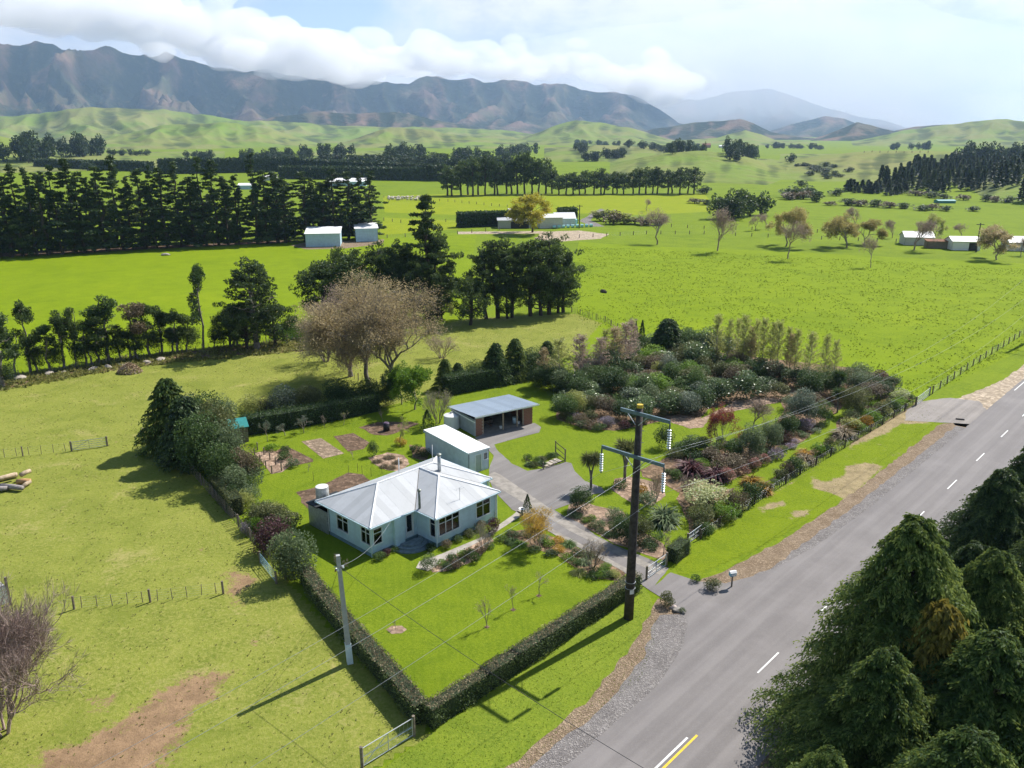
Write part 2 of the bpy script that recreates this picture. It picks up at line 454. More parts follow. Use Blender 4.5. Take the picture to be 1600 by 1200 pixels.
MOUNT = [
    ridge([(-900, 95), (-500, 70), (-200, 62), (-60, 66), (0, 63), (30, 60), (60, 55), (80, 53), (95, 60), (120, 67), (180, 71), (280, 77), (335, 90), (380, 103), (440, 106), (500, 110), (560, 112), (600, 121), (640, 125), (655, 120), (690, 117), (760, 120), (850, 126), (900, 129), (960, 138), (1000, 149), (1030, 165), (1060, 190)], 7600, 2700, 2500, 0.95, 420, 1.05, seed=21, Dvar=250, spur=12.0),
    ridge([(380, 196), (430, 180), (500, 172), (560, 176), (620, 172), (660, 180), (700, 189), (760, 200)], 5000, 900, 900, 0.5, 300, seed=22, ease=2),
    ridge([(980, 216), (1020, 200), (1050, 196), (1090, 189), (1130, 187), (1155, 184), (1180, 192), (1205, 205), (1240, 212), (1270, 217)], 4600, 800, 1000, 0.6, 300, seed=23, ease=2),
    ridge([(1250, 222), (1285, 212), (1310, 202), (1340, 189), (1365, 196), (1395, 203), (1415, 203)], 4300, 700, 900, 0.6, 260, seed=24, ease=2),
    ridge([(1370, 214), (1400, 203), (1430, 197), (1460, 194), (1480, 193), (1520, 198), (1560, 204)], 4500, 1100, 900, 0.5, 330, seed=25, ease=2),
    ridge([(860, 196), (920, 178), (1000, 160), (1040, 152), (1090, 153), (1130, 143), (1160, 139), (1205, 134), (1240, 146), (1290, 165), (1340, 180), (1380, 186), (1420, 200)], 11000, 2600, 1800, 0.5, 900, seed=26, ease=2),
    ridge([(1200, 205), (1240, 192), (1290, 180), (1320, 184), (1350, 196), (1380, 205)], 7200, 1500, 1200, 0.5, 600, seed=27, ease=2),
]
def terrain(x, y, L):
    h = np.full(np.shape(x), -4.0); gu = np.zeros(np.shape(x))
    for g in L:
        a, b = ridge_h(g, x, y)
        gu = np.where(a > h, b, gu); h = np.maximum(h, a)
    return h, gu
def ground_z(x, y):
    h1 = float(terrain(np.array([x]), np.array([y]), NEAR)[0][0])
    h2 = float(terrain(np.array([x]), np.array([y]), GREEN)[0][0])
    return max(0.0, h1, h2)
def at_hill(px_, py_, dmax=5200):
    u, v = (px_ - 800) / F, (py_ - 600) / F
    d = np.array([u, CP - v * SP, -SP - v * CP]); d /= math.hypot(d[0], d[1])
    r = np.concatenate([np.arange(150, 1600, 4), np.arange(1600, dmax, 12)])
    x, y, z = d[0] * r, d[1] * r, H + d[2] * r
    g = np.maximum(0, np.maximum(terrain(x, y, NEAR)[0], terrain(x, y, GREEN)[0]))
    hit = np.nonzero(z <= g)[0]
    if len(hit) == 0:                       # skyline: take the closest pass
        k = int(np.argmin(np.where(g > 1, z - g, 1e9)))
    else: k = int(hit[0])
    return float(x[k]), float(y[k]), float(g[k])
def polar(name, L, r, phi, mat, zoff=0.0):
    PH, RR = np.meshgrid(phi, r); x = RR * np.sin(PH); y = RR * np.cos(PH)
    z, gu = terrain(x, y, L)
    n, m = x.shape
    V = np.stack([x, y, z + zoff], -1).reshape(-1, 3)
    i = np.arange(n * m).reshape(n, m)
    Fq = np.stack([i[:-1, :-1], i[:-1, 1:], i[1:, 1:], i[1:, :-1]], -1).reshape(-1, 4)
    keep = (V[Fq][:, :, 2].max(1) > -0.9)
    Fq = Fq[keep]
    # tidy: drop unused vertices
    used = np.unique(Fq); mp = np.full(len(V), -1); mp[used] = np.arange(len(used))
    me = npmesh(name, V[used], mp[Fq], mat, {'gully': ('POINT', gu.reshape(-1)[used])}, True)
    return tag(link(name, me), kind='structure')

def hillmat(name, mounts=False):
    m = NT(name)
    gu = m.attr('gully')
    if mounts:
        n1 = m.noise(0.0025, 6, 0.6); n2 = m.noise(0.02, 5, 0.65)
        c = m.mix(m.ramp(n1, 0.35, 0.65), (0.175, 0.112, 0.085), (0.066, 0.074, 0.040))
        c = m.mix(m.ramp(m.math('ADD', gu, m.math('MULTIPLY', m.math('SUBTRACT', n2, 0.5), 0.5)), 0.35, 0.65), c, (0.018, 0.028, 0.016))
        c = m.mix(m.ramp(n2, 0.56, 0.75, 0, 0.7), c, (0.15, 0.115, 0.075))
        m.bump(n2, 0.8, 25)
    else:
        n1 = m.noise(0.004, 5, 0.6); n2 = m.noise(0.03, 6, 0.7); n3 = m.noise(0.009, 5, 0.65)
        c = m.mix(m.ramp(n1, 0.35, 0.65), (0.145, 0.215, 0.034), (0.200, 0.205, 0.070))
        c = m.mix(m.ramp(n2, 0.50, 0.72, 0, 0.6), c, (0.21, 0.19, 0.085))
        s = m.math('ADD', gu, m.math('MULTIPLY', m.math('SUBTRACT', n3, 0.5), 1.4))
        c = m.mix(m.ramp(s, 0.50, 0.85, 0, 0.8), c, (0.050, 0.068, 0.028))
        # sheep-track terracettes
        m.bump(m.noise(0.05, 4, 0.6), 0.5, 6)
    return m.done(c, 0.95, 0, 0.05)
def grassmat(name, dark, mid, lite, dry=None, dry_amt=0.0, dirt=None, fine=1.0, rows=False, big=0.02):
    """three scales of mottling; dry patches; bare earth where the 'dirt' attribute and noise say so"""
    m = NT(name)
    nb = m.noise(big, 4, 0.6); nm = m.noise(0.35 * fine, 5, 0.62); nf = m.noise(3.2 * fine, 5, 0.75)
    nff = m.noise(11.0 * fine, 3, 0.7)
    c = m.mix(m.ramp(nm, 0.32, 0.68), dark, mid)
    c = m.mix(m.ramp(nf, 0.35, 0.72), c, lite)
    c = m.mix(m.ramp(nff, 0.56, 0.30, 0, 0.55), c, dark)
    c = m.mix(m.ramp(nb, 0.3, 0.7, 0.0, 0.5), c, mid)
    nc_ = m.noise(big * 5.0, 5, 0.68, dist=0.8); c = m.mix(m.ramp(nc_, 0.50, 0.66, 0, 0.45), c, dark); c = m.mix(m.ramp(nc_, 0.42, 0.30, 0, 0.35), c, lite)
    if dry:
        nd = m.noise(0.13, 6, 0.7, dist=0.5)
        c = m.mix(m.ramp(m.math('ADD', m.math('MULTIPLY', nd, 0.75), m.math('MULTIPLY', nf, 0.25)), 0.60 - dry_amt, 0.72 - dry_amt, 0, 0.7), c, dry)
    if rows:
        w = m.n('ShaderNodeTexWave', wave_type='BANDS', bands_direction='X'); mp = m.n('ShaderNodeMapping')
        mp.inputs['Rotation'].default_value = (0, 0, rad(-8)); m.l(m.pos(), mp.inputs[0]); m.l(mp.outputs[0], w.inputs[0])
        w.inputs['Scale'].default_value = 0.45; w.inputs['Distortion'].default_value = 1.4; w.inputs['Detail Scale'].default_value = 0.6
        c = m.mix(m.ramp(w.outputs['Fac'], 0.3, 0.7, 0, 0.10), c, lite)
    if dirt:
        a = m.attr('dirt'); nd = m.noise(0.55, 6, 0.72, dist=0.3); nd2 = m.noise(4.0, 4, 0.7)
        k = m.math('ADD', a, m.math('MULTIPLY', m.math('SUBTRACT', nd, 0.5), 0.9))
        k = m.math('ADD', k, m.math('MULTIPLY', m.math('SUBTRACT', nd2, 0.5), 0.5))
        dc = m.mix(m.ramp(m.noise(0.8, 5, 0.7), 0.35, 0.65), dirt, tuple(x * 1.45 for x in dirt))
        dc = m.mix(m.ramp(m.noise(7.0, 3, 0.7), 0.5, 0.7, 0, 0.5), dc, tuple(x * 0.55 for x in dirt))
        c = m.mix(m.ramp(k, 0.42, 0.62), c, dc)
    h = m.math('ADD', nf, m.math('MULTIPLY', nff, 0.6))
    m.bump(h, 0.55, 0.12)
    return m.done(c, 0.95, 0, 0.08)
G_FAR = grassmat('far_pasture_grass', (0.090, 0.145, 0.008), (0.150, 0.215, 0.008), (0.20, 0.255, 0.014), fine=0.5, big=0.006)
G_LIME = grassmat('lime_pasture_grass', (0.105, 0.165, 0.004), (0.165, 0.238, 0.004), (0.225, 0.285, 0.008), fine=0.8, big=0.01)
G_LIME2 = grassmat('yellowish_pasture_grass', (0.16, 0.215, 0.006), (0.215, 0.258, 0.008), (0.26, 0.29, 0.012), fine=0.6, big=0.01)
G_PAD = grassmat('grazed_paddock_grass', (0.120, 0.155, 0.020), (0.200, 0.228, 0.036), (0.305, 0.295, 0.080), dry=(0.33, 0.29, 0.11), dry_amt=0.06, dirt=(0.21, 0.138, 0.080), big=0.03)
G_LAWN = grassmat('mown_lawn_grass', (0.085, 0.140, 0.006), (0.140, 0.200, 0.008), (0.200, 0.255, 0.018), fine=1.4, rows=True, big=0.04)
G_VERGE = grassmat('verge_grass', (0.10, 0.155, 0.006), (0.155, 0.215, 0.006), (0.21, 0.26, 0.016), dirt=(0.24, 0.19, 0.105), big=0.05, fine=1.2)

# flat ground all the way round
gm = bpy.data.meshes.new('ground')
nseg = 96; V = [(0, 0, 0)]; Fs = []
rings = [60, 200, 600, 2000, 6000, 16000]
for r_ in rings:
    for k in range(nseg):
        V.append((r_ * math.cos(2 * math.pi * k / nseg), r_ * math.sin(2 * math.pi * k / nseg), 0))
for k in range(nseg):
    Fs.append((0, 1 + k, 1 + (k + 1) % nseg))
    for q in range(len(rings) - 1):
        a = 1 + q * nseg; b = a + nseg
        Fs.append((a + k, b + k, b + (k + 1) % nseg, a + (k + 1) % nseg))
gm.from_pydata(V, [], Fs); gm.materials.append(G_FAR)
tag(link('ground', gm), kind='structure')
M_HILL = hillmat('hill_pasture'); M_MOUNT = hillmat('mountain_scrub', True)
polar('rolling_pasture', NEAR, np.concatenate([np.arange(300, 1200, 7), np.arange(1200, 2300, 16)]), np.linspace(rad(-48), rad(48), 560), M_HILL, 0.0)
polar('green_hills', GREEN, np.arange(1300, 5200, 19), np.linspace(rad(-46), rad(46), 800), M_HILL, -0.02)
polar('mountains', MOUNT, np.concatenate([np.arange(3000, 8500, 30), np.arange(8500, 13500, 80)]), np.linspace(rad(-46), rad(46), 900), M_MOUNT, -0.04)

# ------------------------------------------------------------------ ground sheets
def sheet(name, pts, z, mat, jit=0.0, step=1.0, kind='structure', label=None, cat=None, group=None, thick=0.0, world=False):
    """a flat sheet with a slightly uneven edge"""
    P = pts if world else px(pts)
    Q = []
    for i in range(len(P)):
        a = Vector(P[i]); b = Vector(P[(i + 1) % len(P)]); n = max(1, int((b - a).length / step))
        nrm = (b - a).normalized(); nrm = Vector((-nrm.y, nrm.x))
        for k in range(n):
            p = a.lerp(b, k / n)
            if jit: p = p + nrm * jit * (mnoise.noise(Vector((p.x * 0.9, p.y * 0.9, z * 50))) + 0.6 * mnoise.noise(Vector((p.x * 2.6, p.y * 2.6, 3.0))))
            Q.append((p.x, p.y))
    import mathutils.geometry as mg
    tris = mg.tessellate_polygon([[Vector((x, y, 0)) for x, y in Q]])
    me = bpy.data.meshes.new(name)
    V = [(x, y, z) for x, y in Q]
    Fs = []
    for t in tris:
        a, b, c = (Vector(V[i]) for i in t)
        Fs.append(tuple(t) if (b - a).cross(c - a).z > 0 else (t[0], t[2], t[1]))
    if thick:
        n = len(Q); V += [(x, y, z - thick) for x, y in Q]
        area = sum(Q[i][0] * Q[(i + 1) % n][1] - Q[(i + 1) % n][0] * Q[i][1] for i in range(n))
        for i in range(n):
            j = (i + 1) % n
            Fs.append((i, j + 0, j + n, i + n)[::-1] if area > 0 else (i, j, j + n, i + n))
    me.from_pydata(V, [], Fs); me.materials.append(mat)
    o = link(name, me)
    return tag(o, label, cat, group, kind)
def grid_sheet(name, P, z, res, mat, dirt):
    xs = [p[0] for p in P]; ys = [p[1] for p in P]
    X, Y = np.meshgrid(np.arange(min(xs), max(xs) + res, res), np.arange(min(ys), max(ys) + res, res))
    n, m = X.shape; i = np.arange(n * m).reshape(n, m)
    Fq = np.stack([i[:-1, :-1], i[:-1, 1:], i[1:, 1:], i[1:, :-1]], -1).reshape(-1, 4)
    V = np.stack([X.ravel(), Y.ravel(), np.full(n * m, z)], -1)
    cen = V[Fq].mean(1)
    Fq = Fq[in_poly(cen[:, 0], cen[:, 1], P)]
    used = np.unique(Fq); mp = np.full(len(V), -1); mp[used] = np.arange(len(used))
    return tag(link(name, npmesh(name, V[used], mp[Fq], mat, {'dirt': ('POINT', dirt(V[used][:, 0], V[used][:, 1]))})), kind='structure')
def blobs(x, y, L, soft):
    """0 outside, 1 inside the polygons of L (photo points), soft metres wide at the edge"""
    r = np.zeros(x.shape)
    for P in L:
        P = px(P); d = dist_poly(x, y, P) * np.where(in_poly(x, y, P), 1, -1)
        r = np.maximum(r, sst(d, -soft, soft))
    return r

# road frame: along U, across N (to the right), origin on the centre line
RT = rad(47.1); RO = Vector(at(1183.7, 1052)); RU = Vector((math.cos(RT), math.sin(RT))); RN = Vector((math.sin(RT), -math.cos(RT)))
def rd(t, n): 
    p = RO + RU * t + RN * n
    return (p.x, p.y)

FENCE_L = px([(243, 679), (257, 693), (315, 758), (373, 824), (412, 868), (447, 906)])
far_lime = [(905, 500), (893, 430), (905, 378), (1010, 385), (1120, 388), (1320, 398), (1600, 412), (1800, 420), (1900, 470), (1660, 500), (1600, 545), (1455, 615), (1400, 625), (1250, 600), (1000, 560), (880, 540)]
sheet('right_pasture', far_lime, 0.006, G_LIME, 0.5, 3)
sheet('left_pasture', [(-500, 440), (-200, 425), (0, 405), (300, 388), (480, 378), (600, 372), (745, 362), (735, 420), (715, 500), (560, 520), (300, 560), (0, 600), (-300, 640)], 0.005, G_LIME, 0.5, 4)
sheet('middle_pasture', [(600, 306), (700, 303), (1100, 304), (1125, 330), (1000, 336), (880, 333), (720, 336), (600, 332)], 0.006, G_LIME2, 1.0, 12)
sheet('centre_pasture', [(600, 340), (720, 345), (715, 358), (590, 368)], 0.007, G_LIME2, 1.0, 8)
PAD = px([(-420, 640), (-100, 610), (0, 595), (150, 575), (330, 548), (480, 535), (620, 520), (740, 497), (900, 490), (940, 505), (890, 560), (700, 625), (520, 665), (395, 672), (250, 682), (373, 824), (447, 906), (540, 1010), (676, 1150), (560, 1215), (400, 1330), (-500, 1330)])
def pad_dirt(x, y):
    d = blobs(x, y, [[(20, 1230), (60, 1165), (120, 1150), (190, 1115), (255, 1065), (330, 1038), (378, 1048), (350, 1090), (310, 1120), (300, 1160), (250, 1230)],
                     [(345, 905), (360, 880), (400, 895), (420, 905), (390, 925), (385, 955), (350, 945)],
                     [(120, 1090), (190, 1080), (200, 1105), (140, 1120)]], 2.3) * 0.72
    d = np.maximum(d, 0.30 * blobs(x, y, [[(0, 760), (60, 740), (90, 770), (30, 830), (0, 830)], [(110, 1000), (320, 960), (400, 1000), (420, 1100), (330, 1200), (60, 1200)], [(0, 590), (210, 565), (215, 585), (0, 612)]], 2.5))
    tr = px([(180, 690), (215, 760), (285, 830), (352, 900), (385, 960), (400, 1010), (440, 1080)])
    d = np.maximum(d, 0.36 * sst(-dist_poly(x, y, tr, False), -1.3, -0.2))
    return d
grid_sheet('paddock', PAD, 0.009, 0.55, G_PAD, pad_dirt)
LAWN = px([(262, 690), (395, 664), (520, 655), (700, 612), (880, 560), (1010, 555), (1250, 590), (1405, 618), (1440, 622), (1100, 841), (1045, 880), (1005, 908), (676, 1140), (447, 904), (373, 822)])
sheet('lawn', LAWN, 0.016, G_LAWN, 0, 2, world=True)
VERGE2 = px([(1442, 622), (1478, 652), (1470, 668), (1330, 778), (1180, 858), (1100, 893), (1062, 897), (1048, 884), (1095, 845)])
def verge_dirt(x, y):
    d = 0.85 * blobs(x, y, [[(1438, 622), (1474, 650), (1450, 662), (1410, 664), (1372, 684), (1335, 698), (1305, 702), (1285, 716), (1266, 735), (1230, 762), (1195, 775), (1245, 738), (1330, 686)],
        [(1262, 742), (1290, 752), (1318, 742), (1318, 728), (1350, 722), (1385, 728), (1365, 745), (1345, 772), (1322, 782), (1268, 762)], [(1178, 792), (1225, 782), (1232, 790), (1190, 803)], [(1232, 800), (1268, 795), (1268, 805), (1236, 812)]], 1.3)
    return np.maximum(d, 0.34 * sst(x + y, 85, 120))
grid_sheet('roadside_verge', VERGE2, 0.020, 0.35, G_VERGE, verge_dirt)
VERGE1 = px([(676, 1146), (600, 1200), (540, 1250), (780, 1250), (850, 1180), (1000, 1062), (1022, 1010), (1028, 965), (1015, 930), (1003, 914)])
sheet('front_verge', VERGE1, 0.022, grassmat('front_verge_grass', (0.10, 0.155, 0.016), (0.165, 0.225, 0.018), (0.23, 0.275, 0.034), fine=1.3, big=0.06), 0.12, 0.6, world=True)

# road surface
def asphalt(name, a, b, speck=0.5):
    m = NT(name)
    lng = m.n('ShaderNodeMapping'); lng.inputs['Rotation'].default_value = (0, 0, -RT); m.l(m.pos(), lng.inputs[0])
    st = m.n('ShaderNodeMapping'); st.inputs['Scale'].default_value = (0.025, 0.9, 1); m.l(lng.outputs[0], st.inputs[0])
    n1 = m.noise(1.0, 3, 0.6, src=st.outputs[0]); n2 = m.noise(0.22, 5, 0.65); n3 = m.noise(14.0, 4, 0.8)
    c = m.mix(m.ramp(m.math('ADD', m.math('MULTIPLY', n1, 0.6), m.math('MULTIPLY', n2, 0.4)), 0.38, 0.62), a, b)
    w_ = m.n('ShaderNodeTexWave', wave_type='BANDS', bands_direction='Y'); m.l(lng.outputs[0], w_.inputs[0]); w_.inputs['Scale'].default_value = 0.17; w_.inputs['Distortion'].default_value = 0.6; c = m.mix(m.ramp(w_.outputs['Fac'], 0.35, 0.75, 0, 0.32), c, tuple(x * 0.78 for x in a)); n5 = m.noise(0.07, 5, 0.7); c = m.mix(m.ramp(n5, 0.5, 0.62, 0, 0.3), c, tuple(x * 1.18 for x in b))
    c = m.mix(m.ramp(n3, 0.45, 0.75, 0, speck), c, tuple(min(1, x * 1.5) for x in b))
    m.bump(n3, 0.4, 0.02)
    return m.done(c, 0.85, 0, 0.25)
M_ROAD = asphalt('chip_seal', (0.165, 0.152, 0.148), (0.205, 0.190, 0.184), 0.35)
M_DRIVE = asphalt('driveway_seal', (0.165, 0.152, 0.145), (0.210, 0.195, 0.186), 0.4)
def gravel(name, a, b, sc_=6.0):
    m = NT(name)
    v = m.n('ShaderNodeTexVoronoi'); m.l(m.pos(), v.inputs['Vector']); v.inputs['Scale'].default_value = sc_
    n = m.noise(0.6, 5, 0.7)
    hs = m.n('ShaderNodeSeparateColor'); m.l(v.outputs['Color'], hs.inputs[0])
    c = m.mix(m.ramp(n, 0.35, 0.65), a, b)
    c = m.mix(m.ramp(hs.outputs[0], 0.2, 0.9, 0, 0.42), c, tuple(x * 0.45 for x in a))
    c = m.mix(m.ramp(hs.outputs[1], 0.7, 1.0, 0, 0.5), c, tuple(min(1, x * 1.7) for x in b))
    m.bump(v.outputs['Distance'], 0.8, 0.08)
    return m.done(c, 0.95, 0, 0.1)
M_GRAV = gravel('roadside_gravel', (0.18, 0.165, 0.158), (0.235, 0.218, 0.208), 11.0)
M_DIRT = gravel('brown_shoulder_earth', (0.20, 0.145, 0.095), (0.27, 0.205, 0.14), 10.0)
M_STONE = gravel('pale_stony_ground', (0.30, 0.24, 0.17), (0.44, 0.36, 0.27), 2.5)
M_BARK = gravel('bark_mulch', (0.13, 0.085, 0.052), (0.24, 0.165, 0.105), 3.5)
M_PINKB = gravel('pinkish_bark_mulch', (0.24, 0.165, 0.115), (0.36, 0.26, 0.19), 3.0)
M_SOIL = gravel('tilled_soil', (0.105, 0.07, 0.047), (0.17, 0.115, 0.08), 3.0)
M_SOILP = gravel('dry_tilled_soil', (0.20, 0.15, 0.105), (0.29, 0.22, 0.155), 3.0)

sheet('brown_shoulder', [rd(-60, -8.2), rd(-30, -7.0), rd(-17.5, -6.6), rd(-10, -6.9), rd(-3, -8.3), rd(1, -9.6), rd(3.4, -10.4), rd(4.5, -8.6), rd(8.6, -9.4), rd(12, -8.5), rd(20, -7.5), rd(33, -6.9), rd(50, -6.9), rd(63, -7.0), rd(66, -5.4), rd(66, -3.5), rd(-60, -3.5)], 0.024, M_DIRT, 0.28, 0.7, world=True)
sheet('gravel_shoulder', [rd(-60, -6.6), rd(-18, -5.6), rd(-10, -5.7), rd(-4, -6.8), rd(-0.5, -8.4), rd(1.5, -9.0), rd(3, -7.6), rd(8, -7.4), rd(14, -6.0), rd(33, -5.5), rd(64, -5.3), rd(64, -3), rd(-60, -3)], 0.028, M_GRAV, 0.25, 0.6, world=True)
sheet('far_shoulder', [rd(64, -5.5), rd(72, -9.5), rd(80, -8.0), rd(90, -6.4), rd(110, -5.8), rd(170, -6.2), rd(400, -6), rd(400, -3), rd(64, -3)], 0.024, M_STONE, 0.35, 1.0, world=True)
sheet('right_shoulder', [rd(-60, 3.5), rd(-60, 5.6), rd(400, 5.6), rd(400, 3.5)], 0.024, M_DIRT, 0.2, 1.2, world=True)
sheet('field_entrance', [rd(61.5, -10.8), rd(66, -4), rd(73, -4), rd(77, -6.0), rd(76, -9.5), rd(71.5, -11.9), rd(66.5, -12.1)], 0.030, asphalt('entrance_gravel', (0.19, 0.17, 0.155), (0.26, 0.235, 0.215), 0.6), 0.2, 0.6, world=True)
sheet('road', [rd(-90, -4.1), rd(-20, -4.1), rd(-6, -4.3), rd(-1, -5.4), rd(2.2, -6.9), rd(3.4, -8.9), rd(4.0, -11.6), rd(7.6, -11.9), rd(8.0, -9.4), rd(9.2, -7.6), rd(13, -6.0), rd(20, -4.9), rd(30, -4.3), rd(62, -4.2), rd(100, -4.2), rd(600, -4.2), rd(600, 4.2), rd(-90, 4.2)], 0.034, M_ROAD, 0.07, 0.5, world=True)
sheet('driveway', [rd(4.0, -11.5)] + px([(985, 903), (958, 880), (920, 856), (880, 840), (850, 822), (815, 803), (800, 797), (770, 765), (764, 745), (764, 733), (772, 712), (750, 692), (742, 684), (760, 676), (835, 661), (846, 668), (842, 676), (800, 687), (772, 695), (776, 703), (800, 725), (824, 736), (850, 732), (884, 722), (893, 724), (898, 737), (914, 752), (940, 762), (946, 770), (925, 773), (905, 784), (885, 790), (866, 797), (880, 806), (905, 817), (930, 836), (960, 852), (1000, 868), (1045, 888)]), 0.038, M_DRIVE, 0.06, 0.5, world=True)
M_CONC = plain('old_concrete', (0.27, 0.245, 0.215), 0.9, 0.25, 1.2, bump=0.2)
M_CONCL = plain('pale_concrete', (0.36, 0.33, 0.29), 0.9, 0.25, 1.2, bump=0.2)
for k, P in enumerate([[(772, 738), (782, 742), (905, 826), (1040, 894), (1030, 899), (890, 830), (762, 752), (764, 742)], [(800, 796), (812, 800), (880, 836), (1000, 899), (992, 903), (870, 838)]]):
    sheet('concrete_wheel_track', P, 0.046, M_CONC, 0.03, 0.8)
sheet('garden_path', [(826, 797), (816, 806), (765, 838), (700, 873), (668, 893), (650, 888), (655, 878), (690, 866), (752, 840), (800, 806), (812, 796)], 0.046, M_CONCL, 0.02, 0.6)
sheet('shed_floor', [(743, 681), (832, 661), (800, 640), (705, 660)], 0.052, M_CONC, 0, 2)
# painted lines
M_WPAINT = plain('white_road_paint', (0.72, 0.72, 0.70), 0.7, 0.18, 6)
M_YPAINT = plain('yellow_road_paint', (0.72, 0.48, 0.04), 0.7, 0.15, 6)
for k in range(-6, 30):
    t = 0.0 + 10.55 * k
    if -24 < t < -4: continue
    o = sheet('centre_line_dash', [rd(t, -0.06), rd(t + 3.2, -0.06), rd(t + 3.2, 0.06), rd(t, 0.06)], 0.042, M_WPAINT, world=True)
sheet('centre_line_dash', [rd(-13.3, -0.22), rd(-8.9, -0.22), rd(-8.9, -0.08), rd(-13.3, -0.08)], 0.042, M_WPAINT, world=True)
sheet('no_passing_line', [rd(-60, 0.10), rd(-8.3, 0.10), rd(-8.3, 0.25), rd(-60, 0.25)], 0.042, M_YPAINT, world=True)
sheet('edge_line', [rd(86, -3.75), rd(120, -3.75), rd(120, -3.63), rd(86, -3.63)], 0.042, M_WPAINT, world=True)

# beds and plots
def bed(P, mat, name='garden_bed', jit=0.15, z=0.032): return sheet(name, P, z, mat, jit, 0.5)
bed([(868, 655), (872, 625), (900, 580), (960, 552), (1080, 545), (1200, 560), (1330, 575), (1405, 592), (1395, 612), (1330, 622), (1302, 650), (1255, 690), (1200, 716), (1165, 740), (1120, 762), (1085, 765), (1060, 770), (1040, 758), (1005, 745), (1000, 735), (1020, 725), (1050, 712), (1100, 704), (1145, 700), (1200, 680), (1226, 640), (1218, 626), (1150, 628), (1105, 640), (1095, 655), (1100, 668), (1075, 668), (1048, 655), (1000, 666), (960, 673), (920, 672), (885, 660)], M_BARK, 'woodland_floor')
bed([(1095, 655), (1060, 648), (1020, 655), (1048, 660), (1078, 670), (1098, 668), (1110, 650), (1220, 628), (1222, 621), (1150, 626)], M_PINKB, z=0.035)
bed([(1428, 622), (1350, 660), (1290, 700), (1225, 740), (1185, 762), (1150, 790), (1110, 825), (1086, 842), (1078, 838), (1075, 815), (1058, 780), (1066, 765), (1110, 770), (1150, 762), (1185, 745), (1240, 712), (1290, 682), (1310, 655), (1350, 635), (1405, 616)], M_BARK)
bed([(885, 812), (888, 790), (905, 783), (930, 790), (975, 800), (985, 820), (1000, 830), (1030, 845), (1045, 865), (1038, 876), (1000, 864), (960, 850), (925, 830)], M_PINKB)
bed([(955, 765), (960, 748), (985, 745), (1035, 755), (1040, 775), (1020, 790), (985, 785)], M_PINKB)
bed([(668, 884), (735, 853), (762, 836), (772, 846), (745, 875), (700, 893), (675, 895)], M_PINKB)
bed([(785, 848), (795, 830), (830, 828), (880, 845), (925, 868), (980, 895), (965, 908), (930, 905), (905, 890), (870, 868), (815, 852)], M_BARK)
bed([(475, 745), (400, 640), (410, 690), (395, 720), (400, 780), (430, 800), (480, 860), (485, 900), (450, 905), (373, 824), (262, 692), (300, 660), (380, 660)], M_BARK, z=0.026) if False else None
bed([(398, 708), (425, 702), (457, 726), (441, 738), (424, 741)], M_PINKB, 'mulched_plot', 0.05)
bed([(440, 700), (448, 697), (489, 718), (489, 722), (460, 728), (430, 706)], M_SOIL, 'vegetable_plot', 0.05)
bed([(471, 690), (502, 685), (538, 709), (505, 717)], M_SOILP, 'vegetable_plot', 0.05)
bed([(521, 682), (552, 677), (578, 692), (568, 702), (544, 706)], M_SOIL, 'vegetable_plot', 0.05)
bed([(560, 668), (590, 660), (640, 659), (655, 662), (640, 669), (605, 681), (585, 680)], M_SOIL, 'vegetable_plot', 0.2)
bed([(463, 770), (500, 760), (545, 738), (565, 742), (580, 752), (540, 775), (500, 792), (478, 795)], M_SOIL, 'vegetable_plot', 0.2)
bed([(575, 716), (605, 707), (630, 712), (640, 725), (625, 737), (600, 734), (588, 727)], M_PINKB, 'mulched_plot', 0.3)
bed([(640, 695), (668, 700), (668, 722), (645, 715)], M_BARK)
# ------------------------------------------------------------------ foliage meshes
def unit(v): return v / (np.linalg.norm(v, axis=-1, keepdims=True) + 1e-9)
def cards(Cn, ln, wd, D=None, droop=0.0, flat=0.0, rng=R):
    """diamond leaves: centres Cn, length ln, width wd, long axis D"""
    n = len(Cn)
    A = unit(rng.normal(size=(n, 3))) if D is None else unit(D + 0.0)
    if droop: A = unit(A + np.array([0, 0, -droop]))
    Q = rng.normal(size=(n, 3))
    if flat: Q[:, 2] *= (1 - flat)
    B = unit(np.cross(A, np.cross(Q, A)) )
    a = A * (ln[:, None] / 2); b = B * (wd[:, None] / 2)
    V = np.stack([Cn - a, Cn + b - a * 0.15, Cn + a, Cn - b - a * 0.15], 1).reshape(-1, 3)
    return V, np.arange(4 * n).reshape(n, 4)
def leafmesh(name, Cn, ln, wd, shade, D=None, droop=0.0, flat=0.0, rng=R, mat=None):
    ln = np.broadcast_to(ln, (len(Cn),)); wd = np.broadcast_to(wd, (len(Cn),))
    V, Fq = cards(Cn, ln, wd, D, droop, flat, rng)
    return npmesh(name, V, Fq, mat, {'shade': ('FACE', np.clip(shade, 0, 1))})
def clumps_on(centres, radii, n, rng, squash=0.7, shell=0.5):
    """n leaves spread over ellipsoid clumps; returns points, outward direction, clump id"""
    w = radii ** 2; k = rng.choice(len(centres), n, p=w / w.sum())
    d = unit(rng.normal(size=(n, 3)))
    rr = (shell + (1 - shell) * rng.random(n)) ** 0.7
    o = d * rr[:, None] * radii[k][:, None]; o[:, 2] *= squash
    return centres[k] + o, d, k
